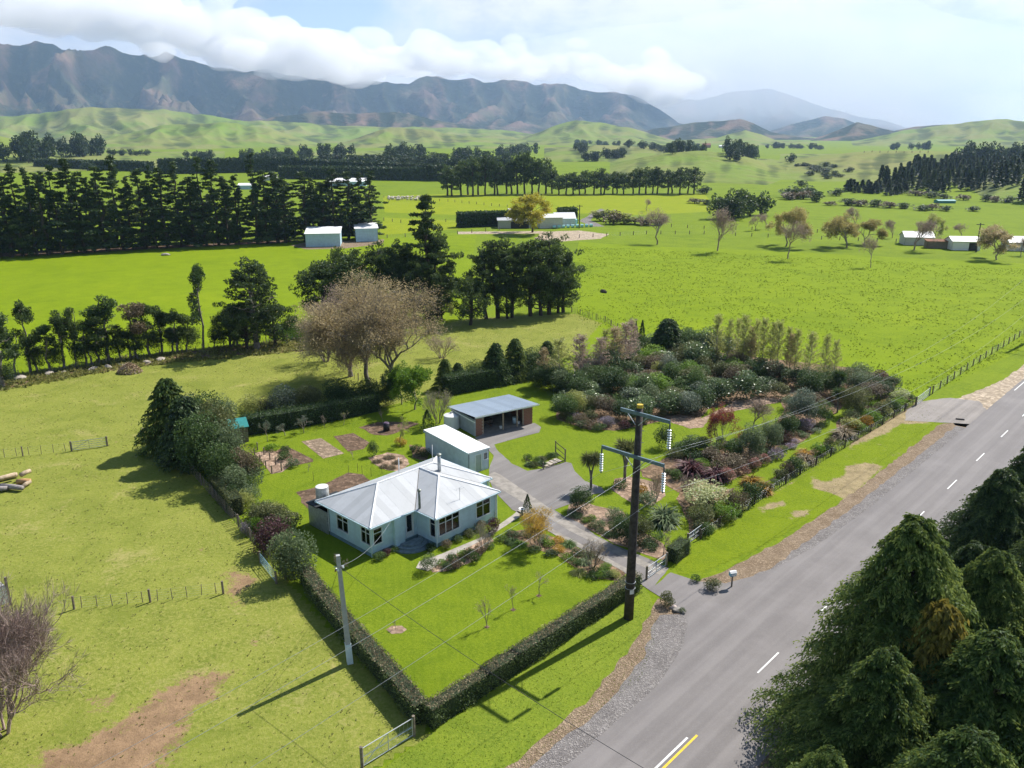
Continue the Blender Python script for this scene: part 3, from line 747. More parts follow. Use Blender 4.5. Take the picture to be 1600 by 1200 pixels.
def tubes(segs, n=5):
    """segments (p0, p1, r0, r1) -> one mesh's arrays"""
    P0 = np.array([s[0] for s in segs], float); P1 = np.array([s[1] for s in segs], float)
    r0 = np.array([s[2] for s in segs]); r1 = np.array([s[3] for s in segs])
    D = unit(P1 - P0); ref = np.where(np.abs(D[:, 2:3]) < 0.9, np.array([[0, 0, 1.0]]), np.array([[1.0, 0, 0]]))
    A = unit(np.cross(D, ref)); B = np.cross(D, A); V = []
    for P, r in ((P0, r0), (P1, r1)):
        for k in range(n):
            t = 2 * math.pi * k / n
            V.append(P + (A * math.cos(t) + B * math.sin(t)) * r[:, None])
    V = np.stack(V, 1); m = len(segs); base = np.arange(m)[:, None] * 2 * n
    Fq = np.concatenate([base + np.array([[k, (k + 1) % n, n + (k + 1) % n, n + k]]) for k in range(n)])
    return V.reshape(-1, 3), Fq
def tubemesh(name, segs, mat, n=5):
    V, Fq = tubes(segs, n); return npmesh(name, V, Fq, mat, None, True)
def bent(p0, p1, r0, r1, rng, k=5, wob=0.06):
    p0 = np.array(p0, float); p1 = np.array(p1, float); L = np.linalg.norm(p1 - p0)
    P = [p0 + (p1 - p0) * i / k + (rng.normal(size=3) * L * wob * (0 < i < k)) for i in range(k + 1)]
    return [(P[i], P[i + 1], r0 + (r1 - r0) * i / k, r0 + (r1 - r0) * (i + 1) / k) for i in range(k)], P

PROTO = {}
def proto(kind, var):
    if (kind, var) not in PROTO:
        import zlib
        PROTO[(kind, var)] = KINDS[kind](np.random.default_rng(zlib.crc32((kind + str(var)).encode())))
    return PROTO[(kind, var)]
# every maker returns (height, width, [(part name, mesh, material), ...])
def mk_shrub(rng, n=900, leaf=0.17, nc=10, H0=2.0, W0=2.0, squash=0.8, asp=0.55, trunk=False, top=0.3):
    th = rng.random(nc) * 6.28; rr = np.sqrt(rng.random(nc)) * W0 * 0.30
    zc = H0 * (0.32 + 0.42 * rng.random(nc) * (1 - (rr / (W0 * 0.34)) ** 2 * 0.6))
    cen = np.stack([rr * np.cos(th), rr * np.sin(th), zc], 1); ra = W0 * (0.16 + 0.09 * rng.random(nc))
    cen = np.concatenate([cen, [[0, 0, H0 * 0.62], [0, 0, H0 * 0.35]]]); ra = np.concatenate([ra, [W0 * 0.28, W0 * 0.36]])
    P, d, k = clumps_on(cen, ra, n, rng, H0 / W0 * 0.95, 0.72)
    P[:, 2] = np.abs(P[:, 2])
    sh = 0.42 + 0.22 * (rng.random(len(cen))[k] - 0.5) + 0.35 * (rng.random(n) - 0.5) + top * (d[:, 2]) * 0.5  # leaves facing up painted paler, as if lit from above
    return H0, W0, [('foliage', leafmesh('foliage', P, leaf * (0.7 + 0.6 * rng.random(n)), leaf * asp * (0.7 + 0.6 * rng.random(n)), sh, d + rng.normal(size=(n, 3)) * 0.7, 0.2, 0, rng), None)]
def mk_cone(rng, n=1500, leaf=0.2, H0=3.5, W0=1.8):
    t = rng.random(n) ** 0.75; z = H0 * (0.03 + 0.97 * t)
    th = rng.random(n) * 6.28; lob = 1 + 0.32 * np.sin(th * 3 + z * 2.5) * np.cos(z * 4) + 0.15 * np.sin(th * 7 - z * 6)
    r = W0 / 2 * np.clip(1.05 - t ** 1.4, 0.03, 1) * (0.65 + 0.35 * rng.random(n) ** 0.4) * lob
    P = np.stack([r * np.cos(th), r * np.sin(th), z], 1); d = unit(np.stack([np.cos(th), np.sin(th), 0.5 + 0 * z], 1) + rng.normal(size=(n, 3)) * 0.4)
    sh = 0.45 + 0.4 * (rng.random(n) - 0.5) + 0.25 * (lob - 1) * 4
    return H0, W0, [('foliage', leafmesh('foliage', P, leaf * (0.7 + 0.7 * rng.random(n)), leaf * 0.45, sh, d, 0.0, 0, rng), None)]
def mk_pine(rng, n=4200, H0=26.0, W0=9.0, low=0.13, dens=1.0, leaf=0.85):
    tseg, TP = bent((0, 0, 0), (rng.normal() * 0.4, rng.normal() * 0.4, H0 * 0.97), 0.42, 0.06, rng, 8, 0.006)
    segs = list(tseg); cen = []; ra = []
    nb = int(44 * dens)
    for i in range(nb):
        t = low + (0.97 - low) * (i + rng.random()) / nb
        z = H0 * t; L = W0 / 2 * (1.0 - max(0, t - 0.25) / 0.75) ** 0.75 * (0.55 + 0.65 * rng.random()) * (0.75 if t < 0.22 else 1)
        th = rng.random() * 6.28; up = -0.12 + 0.55 * t
        p1 = np.array([math.cos(th) * L, math.sin(th) * L, z + L * up])
        s, P = bent((0, 0, z), p1, 0.10 * (1 - t) + 0.03, 0.02, rng, 3, 0.05); segs += s
        for q in range(3):
            f = (1.0, 0.72, 0.45)[q]
            cen.append(np.array([0, 0, z]) * (1 - f) + p1 * f + rng.normal(size=3) * 0.3); ra.append((0.50, 0.62, 0.5)[q] * (0.7 + 0.6 * rng.random()) * (1.25 - 0.6 * t) * 1.55)
    cen.append(np.array([0, 0, H0 * 0.97])); ra.append(0.55)
    cen = np.array(cen); ra = np.array(ra); n = int(n * dens)
    P, d, k = clumps_on(cen, ra, n, rng, 0.42, 0.3)
    sh = 0.42 + 0.35 * (rng.random(len(cen))[k] - 0.5) + 0.3 * (rng.random(n) - 0.5) + 0.2 * d[:, 2]  # needles on clump tops painted paler, like lit ones
    return H0, W0, [('trunk', tubemesh('trunk', segs, None, 5), 'BARK'), ('crown', leafmesh('crown', P, leaf * (0.6 + 0.8 * rng.random(n)), leaf * 0.34, sh, d + rng.normal(size=(n, 3)) * 0.8, -0.3, 0, rng), None)]
def mk_maca(rng, H0=20.0, W0=13.0, n=8000, bare=0.22, leaf=0.62, nl=26, spread=1.0, rfac=1.0):
    """old macrocarpa: heavy limbs carrying flat dark clumps"""
    segs, TP = bent((0, 0, 0), (rng.normal() * 0.8, rng.normal() * 0.8, H0 * 0.86), 0.62, 0.14, rng, 7, 0.012)
    cen = []; ra = []
    for i in range(nl):
        t = bare + (0.95 - bare) * (i + rng.random()) / nl; z0 = H0 * t * 0.85
        prof = math.sin(math.pi * (0.18 + 0.78 * ((t - bare) / (1 - bare)) ** 0.8)) * spread
        L = W0 / 2 * prof * (0.6 + 0.55 * rng.random()); th = i * 2.4 + rng.normal() * 0.3
        p1 = np.array([math.cos(th) * L, math.sin(th) * L, z0 + L * (0.25 + 0.35 * rng.random())])
        s, P = bent((0, 0, z0), p1, 0.22 * (1.1 - t), 0.05, rng, 4, 0.06); segs += s
        for q in range(4):
            f = (1.0, 0.8, 0.6, 0.85)[q]
            c = np.array([0, 0, z0]) * (1 - f) + p1 * f + rng.normal(size=3) * np.array([0.8, 0.8, 0.5]); cen.append(c); ra.append(W0 * 0.085 * (0.8 + 0.7 * rng.random()) * rfac)
    for q in range(5): cen.append(np.array([rng.normal() * 1.2, rng.normal() * 1.2, H0 * (0.86 + 0.08 * rng.random())])); ra.append(W0 * 0.09)
    cen = np.array(cen); ra = np.array(ra)
    P, d, k = clumps_on(cen, ra, n, rng, 0.62, 0.45)
    sh = 0.40 + 0.35 * (rng.random(len(cen))[k] - 0.5) + 0.3 * (rng.random(n) - 0.5) + 0.28 * d[:, 2]  # upper side of each clump painted lighter for lit foliage
    return H0, W0, [('trunk', tubemesh('trunk', segs, None, 6), 'BARKD'), ('crown', leafmesh('crown', P, leaf * (0.6 + 0.8 * rng.random(n)), leaf * 0.4, sh, d + rng.normal(size=(n, 3)) * 0.6, -0.1, 0, rng), None)]
def mk_scrag(rng):
    """half-stripped shelter tree: bare leaning trunk, a few clumps of foliage, dead snags"""
    H0, W0 = 12.0, 6.0
    segs, TP = bent((0, 0, 0), (rng.normal() * 0.7, rng.normal() * 0.7, H0 * 0.93), 0.30, 0.07, rng, 7, 0.02)
    cen = []; ra = []
    nl = 17; lo = 0.28 + 0.15 * rng.random()
    for i in range(nl):
        t = lo + (0.97 - lo) * rng.random(); z0 = H0 * t * 0.93; L = W0 / 2 * (0.3 + 0.65 * rng.random()) * (1.15 - 0.5 * t); th = rng.random() * 6.28
        p1 = np.array([math.cos(th) * L, math.sin(th) * L, z0 + L * (0.1 + 0.4 * rng.random())])
        s, P = bent((0, 0, z0), p1, 0.09, 0.025, rng, 4, 0.07); segs += s
        if rng.random() < 0.78:
            for f in (1.0, 0.65): cen.append(np.array([0, 0, z0]) * (1 - f) + p1 * f + rng.normal(size=3) * 0.25); ra.append(0.95 * (0.6 + 0.9 * rng.random()))
    cen.append(np.array([0, 0, H0 * 0.93])); ra.append(0.9)
    cen = np.array(cen); ra = np.array(ra); n = 3800
    P, d, k = clumps_on(cen, ra, n, rng, 0.75, 0.3)
    sh = 0.45 + 0.4 * (rng.random(len(cen))[k] - 0.5) + 0.3 * (rng.random(n) - 0.5) + 0.25 * d[:, 2]  # upward foliage painted paler, as sunlight would make it
    return H0, W0, [('trunk', tubemesh('trunk', segs, None, 5), 'BARKL2'), ('crown', leafmesh('crown', P, 0.42 * (0.6 + 0.8 * rng.random(n)), 0.17, sh, d + rng.normal(size=(n, 3)) * 0.7, -0.1, 0, rng), None)]
def twigtree(rng, H0, W0, trunk_h, stems=1, depth=6, r0=0.2, up=0.35, spread=0.55, ratio=0.76, leaf=None, nleaf=0, twn=2, leafL=0.25, droop=0.0, lean=0.12, tw=0.03, twl=1.0, inner=0.0):
    segs = []; ends = []
    def grow(p, d, L, r, k):
        d = d / np.linalg.norm(d)
        mid = p + d * L * 0.5 + rng.normal(size=3) * L * 0.05; q = p + d * L + rng.normal(size=3) * L * 0.08
        segs.append((p, mid, r, r * 0.88)); segs.append((mid, q, r * 0.88, r * 0.74))
        if k == 0: ends.append((q, d)); return
        nch = 2 + (rng.random() < 0.55)
        for c in range(nch):
            a = rng.normal(size=3); a -= d * (a @ d); a /= np.linalg.norm(a)
            nd = d + a * spread * (0.6 + 0.8 * rng.random()) + np.array([0, 0, up * 0.35 - (droop if k < 3 else 0)])
            grow(q if c < 2 else mid, nd, L * ratio * (0.75 + 0.45 * rng.random()), r * (0.66 if c else 0.74), k - 1)
    for s in range(stems):
        th = s * 6.28 / max(stems, 1) + rng.random(); ld = np.array([math.cos(th), math.sin(th), 0]) * (lean if stems == 1 else 0.38)
        grow(np.array([math.cos(th), math.sin(th), 0]) * (0.0 if stems == 1 else 0.15) * 1.0, np.array([0, 0, 1.0]) + ld, trunk_h, r0, depth)
    pts = np.array([s[1] for s in segs]); zmax = pts[:, 2].max(); rmax = np.percentile(np.hypot(pts[:, 0], pts[:, 1]), 97)
    s = np.array([W0 / 2 / rmax, W0 / 2 / rmax, H0 / zmax])
    segs = [(a * s, b * s, r1, r2) for a, b, r1, r2 in segs]; ends = [(q * s, unit(d * s)) for q, d in ends]
    fine = [x for x in segs if x[2] < 0.035]; thick = [x for x in segs if x[2] >= 0.035]
    V1, F1 = tubes(thick, 5)
    E = np.array([e[0] for e in ends]); D = np.array([e[1] for e in ends])
    # twig sprays at the ends
    n = len(E) * twn; k = np.repeat(np.arange(len(E)), twn)
    Dt = unit(D[k] + rng.normal(size=(n, 3)) * 0.55 + np.array([0, 0, 0.1 - droop])); Lt = (0.35 + 0.6 * rng.random(n)) * twl * W0 / 9
    Ct = E[k] + Dt * Lt[:, None] * 0.5
    V2, F2 = cards(Ct, Lt, np.full(n, tw), Dt, rng=rng)
    if fine:
        V3, F3 = tubes(fine, 3); V = np.concatenate([V1, V3, V2]); Fq = np.concatenate([F1, F3 + len(V1), F2 + len(V1) + len(V3)])
    else: V = np.concatenate([V1, V2]); Fq = np.concatenate([F1, F2 + len(V1)])
    parts = [('trunk', npmesh('trunk', V, Fq, None), 'TWIG')]
    if nleaf:
        k = rng.integers(0, len(E), nleaf); P = E[k] + rng.normal(size=(nleaf, 3)) * W0 * 0.035 + Dt[k * twn] * Lt[k * twn][:, None] * 0.6
        if inner: sg = np.array([x[1] for x in segs if x[2] < r0 * 0.35]); ki = rng.integers(0, len(sg), int(nleaf * inner)); P[:len(ki)] = sg[ki] + rng.normal(size=(len(ki), 3)) * W0 * 0.03
        sh = 0.5 + 0.35 * (rng.random(len(E))[k] - 0.5) + 0.3 * (rng.random(nleaf) - 0.5)
        parts.append(('crown', leafmesh('crown', P, leafL * (0.6 + 0.8 * rng.random(nleaf)), leafL * 0.4, sh, D[k] + rng.normal(size=(nleaf, 3)) * 0.6, droop * 1.5, 0, rng), None))
    return H0, W0, parts
def mk_birch(rng):
    H0, W0 = 9.0, 2.8; segs, TP = bent((0, 0, 0), (0, 0, H0 * 0.98), 0.075, 0.015, rng, 6, 0.008); E = []; n = 90
    for i in range(n):
        t = 0.22 + 0.76 * i / n; L = W0 / 2 * (1.12 - t) ** 0.6 * (0.6 + 0.5 * rng.random()); th = rng.random() * 6.28
        p1 = np.array([math.cos(th) * L, math.sin(th) * L, H0 * t + L * 1.1]); segs.append((np.array([0, 0, H0 * t]), p1, 0.014, 0.006)); E.append((np.array([0, 0, H0 * t]), p1))
    k = rng.integers(0, len(E), 2200); f = 0.25 + 0.8 * rng.random(2200)
    A = np.array([e[0] for e in E]); B = np.array([e[1] for e in E]); P = A[k] * (1 - f[:, None]) + B[k] * f[:, None] + rng.normal(size=(2200, 3)) * 0.12
    return H0, W0, [('trunk', tubemesh('trunk', segs, None, 4), 'BARKL'), ('crown', leafmesh('crown', P, 0.19 + 0.1 * rng.random(2200), 0.085, 0.2 + 0.7 * rng.random(2200), unit(B - A)[k] + rng.normal(size=(2200, 3)) * 0.35, 0, 0, rng), None)]
def mk_cypress(rng, H0=16.0, W0=11.0, nb=460, m=11, ls=0.56, pw=0.85):
    """big drooping roadside cypress: limbs, feathered sprays that hang at the tips"""
    segs, TP = bent((0, 0, 0), (0, 0, H0 * 0.95), 0.45, 0.05, rng, 8, 0.006)
    Cn = []; Dn = []; Ln = []; Sh = []
    for i in range(nb):
        t = 0.01 + 0.98 * (i + rng.random()) / nb; t = t ** 1.22
        z = H0 * t * 0.97; L = W0 / 2 * max(0.05, (1 - t) ** pw) ; th = i * 2.39996 + rng.normal() * 0.25; L = L * (0.58 + 0.30 * rng.random() + 0.50 * float(fbm(np.array([math.cos(th) * 1.6 + 5]), np.array([z * 0.32 + math.sin(th) * 1.6]), 2)[0])) + 0.3
        rise = 0.28 + 0.45 * rng.random() + 0.5 * t
        o = np.array([math.cos(th), math.sin(th), 0]); side = np.array([-math.sin(th), math.cos(th), 0])
        if i % 3 == 0: segs += bent((0, 0, z), o * L * 0.8 + np.array([0, 0, z + L * 0.8 * rise * 0.55]), 0.05, 0.015, rng, 3, 0.03)[0]
        base = 0.22 + 0.42 * rng.random()
        ns = int(8 + 7 * L / 4)
        s = np.linspace(0.30, 1.0, ns); 
        for q, sv in enumerate(s):
            c0 = o * L * sv + np.array([0, 0, z + L * (rise * sv - 0.75 * rise * sv ** 3)])
            for sg in (-1, 1):
                sl_ = (0.35 + 0.75 * (1 - abs(sv - 0.6) * 1.2)) * min(1.0, L / 3.2) * (0.7 + 0.5 * rng.random())
                f = (np.arange(m) + rng.random(m)) / m
                dr = side * sg * 0.75 + o * 0.75
                P = c0 + dr[None, :] * (sl_ * f)[:, None] + np.array([0, 0, -1]) * (sl_ * 0.75 * f ** 2.0)[:, None] + rng.normal(size=(m, 3)) * 0.06
                D = dr[None, :] + np.array([0, 0, -1]) * (1.5 * f)[:, None] + rng.normal(size=(m, 3)) * 0.28
                Cn.append(P); Dn.append(D); Ln.append((0.40 - 0.12 * f + 0.10 * rng.random(m)) * ls); Sh.append(base - 0.20 + 0.62 * f * sv + 0.3 * (rng.random(m) - 0.5))  # shade rises outwards: spray tips painted as sunlit
    Cn = np.concatenate(Cn); Dn = np.concatenate(Dn); Ln = np.concatenate(Ln); Sh = np.concatenate(Sh)
    return H0, W0, [('trunk', tubemesh('trunk', segs, None, 6), 'BARKD'), ('crown', leafmesh('crown', Cn, Ln, Ln * 0.40, Sh, Dn, 0.1, 0, rng), None)]
def mk_cabbage(rng):
    H0, W0 = 5.0, 2.6; segs = []; heads = []
    segs += bent((0, 0, 0), (0, 0, 2.2), 0.15, 0.12, rng, 3, 0.01)[0]
    for k in range(3):
        th = k * 2.1 + rng.random(); p = np.array([math.cos(th) * 0.42, math.sin(th) * 0.42, 3.5 + 0.4 * rng.random()]); segs += bent((0, 0, 1.4), p, 0.09, 0.07, rng, 3, 0.01)[0]; heads.append(p)
    n = 620; k = rng.integers(0, 3, n); d = unit(rng.normal(size=(n, 3)) + np.array([0, 0, 0.25])); L = 0.85 + 0.3 * rng.random(n)
    P = np.array(heads)[k] + d * L[:, None] * 0.5; P[:, 2] -= 0.12
    return H0, W0, [('trunk', tubemesh('trunk', segs, None, 6), 'BARK'), ('crown', leafmesh('crown', P, L, 0.075, 0.35 + 0.5 * rng.random(n), d, 0.25, 0, rng), None)]
def mk_flax(rng, n=260, H0=1.8, W0=2.4):
    d = unit(rng.normal(size=(n, 3)) * np.array([1, 1, 0.5]) + np.array([0, 0, 0.75])); L = 1.1 + 0.5 * rng.random(n)
    d[:, 2] = np.abs(d[:, 2]); a = d * (L * 0.5)[:, None]; V = []; Fq = []
    # each blade: rising half, drooping half
    side = unit(np.cross(d, np.array([0, 0, 1.0]) + rng.normal(size=(n, 3)) * 0.2)) * 0.045
    r0 = rng.normal(size=(n, 3)) * np.array([0.12, 0.12, 0]); m = r0 + d * (L * 0.6)[:, None]; e = m + unit(d + np.array([0, 0, -0.9])) * (L * 0.5)[:, None]
    V = np.stack([r0 - side, r0 + side, m + side, m - side, e], 1).reshape(-1, 3); b = np.arange(n)[:, None] * 5
    F4 = b + np.array([[0, 1, 2, 3]]); F3 = b + np.array([[3, 2, 4]])
    sh = np.clip(0.3 + 0.6 * rng.random(n), 0, 1)
    return H0, W0, [('foliage', npmesh('foliage', V, [F4, F3], None, {'shade': ('FACE', np.concatenate([sh, sh]))}), None)]
def mk_conifer_far(rng, H0=16.0, W0=6.5, n=420):
    t = rng.random(n) ** 0.8; th = rng.random(n) * 6.28; r = W0 / 2 * (1.02 - t) ** 0.8 * (0.45 + 0.6 * rng.random(n)); z = H0 * (0.05 + 0.95 * t)
    P = np.stack([r * np.cos(th), r * np.sin(th), z], 1); d = unit(np.stack([np.cos(th), np.sin(th), 0.3 + 0 * z], 1))
    return H0, W0, [('foliage', leafmesh('foliage', P, 1.9 + 0.8 * rng.random(n), 0.9, 0.35 + 0.5 * (rng.random(n) - 0.5) + 0.25 * t, d, 0, 0, rng), None)]
def mk_round_far(rng, H0=12.0, W0=10.0, n=620, trunk=True):
    nc = 13; zc = np.concatenate([0.2 + 0.25 * rng.random(5), 0.45 + 0.35 * rng.random(8)]); q = np.where(zc > 0.65, 0.12, 0.22)
    cen = np.stack([rng.normal(size=nc) * W0 * q * 0.8, rng.normal(size=nc) * W0 * q * 0.8, H0 * zc], 1); ra = W0 * (0.19 + 0.09 * rng.random(nc))
    P, d, k = clumps_on(cen, ra, n, rng, 0.95, 0.6); sh = 0.4 + 0.3 * (rng.random(nc)[k] - 0.5) + 0.3 * (rng.random(n) - 0.5) + 0.25 * d[:, 2]  # far crowns painted lighter on their lit upper sides
    return H0, W0, [('trunk', tubemesh('trunk', bent((0, 0, 0), (0, 0, H0 * 0.6), 0.4, 0.2, rng, 2, 0.01)[0], None, 5), 'BARKD'), ('crown', leafmesh('crown', P, 1.1 + 0.7 * rng.random(n), 0.7, sh, d + rng.normal(size=(n, 3)) * 0.6, 0, 0, rng), None)]
KINDS = {
    'shrub': lambda r: mk_shrub(r, 1300, 0.135), 'shrubfine': lambda r: mk_shrub(r, 1800, 0.10, 14), 'shrublow': lambda r: mk_shrub(r, 700, 0.115, 9, 0.9, 1.7),
    'rhodo': lambda r: mk_shrub(r, 2200, 0.20, 17, 2.8, 3.0, asp=0.42, top=0.7), 'tallshrub': lambda r: mk_shrub(r, 3600, 0.14, 18, 4.2, 3.0, top=0.4),
    'bigshrub': lambda r: mk_shrub(r, 7000, 0.16, 26, 5.0, 4.2, top=0.5), 'cone': lambda r: mk_cone(r), 'pine': lambda r: mk_pine(r, 5200, low=0.07), 'maca': lambda r: mk_maca(r),
    'macatall': lambda r: mk_maca(r, 23, 11, 9000, 0.28, 0.6, 30), 'macaround': lambda r: mk_maca(r, 13, 13, 8000, 0.12, 0.6, 24, 1.1, 1.15),
    'macafar': lambda r: mk_maca(r, 18, 13, 1500, 0.26, 1.25, 16, 1.0, 1.25), 'fir': lambda r: mk_pine(r, 9000, 22.0, 10.0, 0.04, 1.5, 0.62), 'scrag': mk_scrag,
    'willow': lambda r: twigtree(r, 15.5, 12.5, 2.2, 1, 7, 0.27, 0.16, 0.62, 0.82, leaf=1, nleaf=36000, twn=6, leafL=0.20, droop=0.09, inner=0.3, tw=0.022, twl=1.2),
    'baretree': lambda r: twigtree(r, 9, 9, 2.0, 1, 6, 0.22, 0.35, 0.62, 0.80, twn=6, tw=0.035, twl=1.6, leaf=1, nleaf=1500, leafL=0.3),
    'budtree': lambda r: twigtree(r, 9, 10, 1.5, 1, 6, 0.2, 0.3, 0.62, 0.80, leaf=1, nleaf=9000, twn=3, leafL=0.42),
    'sapling': lambda r: twigtree(r, 2.6, 1.6, 0.75, 1, 4, 0.045, 0.4, 0.5, 0.8, twn=5, tw=0.012, twl=1.4, leaf=1, nleaf=260, leafL=0.07),
    'fruit': lambda r: twigtree(r, 3.2, 3.0, 0.8, 1, 4, 0.07, 0.3, 0.6, 0.8, leaf=1, nleaf=900, twn=3, leafL=0.15),
    'maple': lambda r: twigtree(r, 4.2, 4.2, 0.7, 3, 5, 0.05, 0.3, 0.55, 0.82, leaf=1, nleaf=6500, twn=3, leafL=0.13),
    'bareshrub': lambda r: twigtree(r, 3.4, 3.2, 0.7, 6, 4, 0.05, 0.55, 0.42, 0.8, leaf=1, nleaf=1400, twn=7, tw=0.014, twl=1.5, leafL=0.09),
    'broom': lambda r: twigtree(r, 4.6, 8.0, 1.0, 9, 6, 0.075, 0.55, 0.40, 0.80, leaf=1, nleaf=1500, twn=8, tw=0.014, twl=0.9, leafL=0.08),
    'autumn': lambda r: twigtree(r, 4.4, 4.6, 0.6, 4, 5, 0.05, 0.35, 0.55, 0.82, leaf=1, nleaf=9000, twn=3, leafL=0.13),
    'roundtree': lambda r: twigtree(r, 9, 10, 1.3, 1, 6, 0.22, 0.25, 0.62, 0.82, leaf=1, nleaf=13000, twn=1, leafL=0.42),
    'birch': mk_birch, 'cypress': lambda r: mk_cypress(r), 'cypressmall': lambda r: mk_cypress(r, 8.0, 5.0, 200, 4, 0.85, 0.7), 'cabbage': mk_cabbage, 'flax': mk_flax, 'conf': mk_conifer_far, 'roundf': mk_round_far,
}
BARKS = {'BARK': BARK, 'BARKD': BARKD, 'BARKL': BARKL, 'BARKL2': plain('grey_bark', (0.20, 0.175, 0.15), 0.9, 0.4, 2.0), 'TWIG': TWIG}
MESHCOPY = {}
def lk(name, me, mat, parent=None):
    """one shape, many colours: mesh data shared, the material sits on the object"""
    if not len(me.materials): me.materials.append(mat)
    o = link(name, me, parent)
    if me.materials[0] != mat: o.material_slots[0].link = 'OBJECT'; o.material_slots[0].material = mat
    return o
def plant(name, kind, var, x, y, h, w, mat, label, cat, group=None, z=0.0, rz=None, bark=None, sub=None):
    H0, W0, parts = proto(kind, var)
    rz = R.random() * 6.28 if rz is None else rz
    if len(parts) == 1:
        o = lk(name, parts[0][1], mat); o.location = (x, y, z - 0.03); o.rotation_euler = (0, 0, rz); o.scale = (w / W0, w / W0, h / H0)
        return tag(o, label, cat, group)
    e = empty(name, (x, y, z - 0.05), rz); e.scale = (w / W0, w / W0, h / H0)
    for pn, me, mt in parts:
        lk(pn, me, mat if mt is None else (bark or BARKS[mt]), e)
    return tag(e, label, cat, group)
def P_(name, kind, var, bx, by, ty, wpx, mat, label, cat, group=None, **k):
    """base pixel, top pixel row, width in pixels -> real place and size"""
    x, y = at(bx, by); h = top_z(x, y, ty); dep = y * CP + H * SP; w = wpx * dep / F
    return plant(name, kind, var, x, y, h, w, mat, label, cat, group, **k)
ORD = ['first', 'second', 'third', 'fourth', 'fifth', 'sixth', 'seventh', 'eighth', 'ninth', 'tenth', 'eleventh', 'twelfth', 'thirteenth', 'fourteenth', 'fifteenth', 'sixteenth', 'seventeenth', 'eighteenth', 'nineteenth', 'twentieth', 'twenty-first', 'twenty-second', 'twenty-third', 'twenty-fourth', 'twenty-fifth', 'twenty-sixth', 'twenty-seventh', 'twenty-eighth', 'twenty-ninth', 'thirtieth', 'thirty-first', 'thirty-second', 'thirty-third', 'thirty-fourth', 'thirty-fifth', 'thirty-sixth', 'thirty-seventh', 'thirty-eighth', 'thirty-ninth', 'fortieth', 'forty-first', 'forty-second', 'forty-third', 'forty-fourth', 'forty-fifth']

# ------------------------------------------------------------------ hedges
def leafbox(P0, P1, w, h, n, leaf, rng, rough=0.12, z0=0.0):
    """leaves over the faces of a clipped hedge between two points"""
    a = np.array([*P0, 0.0]); b = np.array([*P1, 0.0]); L = np.linalg.norm(b - a); u = (b - a) / L; v = np.array([-u[1], u[0], 0])
    areas = np.array([L * w, L * h, L * h, w * h * 1.3, w * h * 1.3]); f = rng.choice(5, n, p=areas / areas.sum())
    s = rng.random(n) * L; q = (rng.random(n) - 0.5) * w; z = rng.random(n) * h
    nr = np.zeros((n, 3)); bul = 0.22 * (fbm(s * 0.55 + 3, z * 0.9 + f * 7, 3) - 0.5) * 2
    q = np.where(f == 1, w / 2 + bul, np.where(f == 2, -w / 2 + bul, q)); z = np.where(f == 0, h + bul * 0.8, z); s = np.where(f == 3, 0, np.where(f == 4, L, s))
    P = a + u * s[:, None] + v * q[:, None]; P[:, 2] = z + z0; P += rng.normal(size=(n, 3)) * rough * 0.5
    nr[f == 0] = (0, 0, 1); nr[f == 1] = v; nr[f == 2] = -v; nr[f == 3] = -u; nr[f == 4] = u
    return P, nr, f
def hedge(name, pts, w, h, dens, leaf, mat, label, topmat=None, cat='hedge', lump=0.1, group=None, core=None):
    rng = np.random.default_rng(len(C.objects)); P = []; N = []; Fc = []
    mb = MB()
    for i in range(len(pts) - 1):
        a = Vector(pts[i]); b = Vector(pts[i + 1]); L = (b - a).length
        n = int(dens * (L * w + 2 * L * h)); p, nr, f = leafbox(pts[i], pts[i + 1], w, h, n, leaf, rng, lump)
        P.append(p); N.append(nr); Fc.append(f)
        u = (b - a) / L; v = Vector((-u.y, u.x)); c = w / 2 - 0.10
        q = [a + v * -c + u * 0.1, b + v * -c - u * 0.1, b + v * c - u * 0.1, a + v * c + u * 0.1]
        mb.hexa([(t.x, t.y, 0) for t in q], [(t.x, t.y, h - 0.1) for t in q])
    P = np.concatenate(P); N = np.concatenate(N); Fc = np.concatenate(Fc)
    o = empty(name, (pts[0][0], pts[0][1], 0))
    tag(o, label, cat, group)
    off = np.array([pts[0][0], pts[0][1], 0]); P = P - off
    sh = 0.42 + 0.45 * (rng.random(len(P)) - 0.5) + 0.22 * (fbm(P[:, 0] * 0.8, P[:, 1] * 0.8 + P[:, 2], 3) - 0.5) * 2
    def part(nm, sel, mt):
        if sel.any():
            n = int(sel.sum()); link(nm, leafmesh(nm, P[sel], leaf * (0.6 + 0.8 * rng.random(n)), leaf * 0.5, sh[sel], N[sel] * 0.6 + rng.normal(size=(n, 3)), 0, 0, rng, mt), o)
    top = (Fc == 0) & (topmat is not None)
    part('foliage', ~top, mat); part('clipped_top', top, topmat)
    mb2 = MB(); mb2.v = [(x - off[0], y - off[1], z) for x, y, z in mb.v]; mb2.f = mb.f
    mb2.build('stems', core or plain('hedge_core_shade', (0.030, 0.045, 0.020), 0.95, 0.5, 2.0), o)  # solid box behind the leaves, darkened like the hedge's shaded inside
    return o
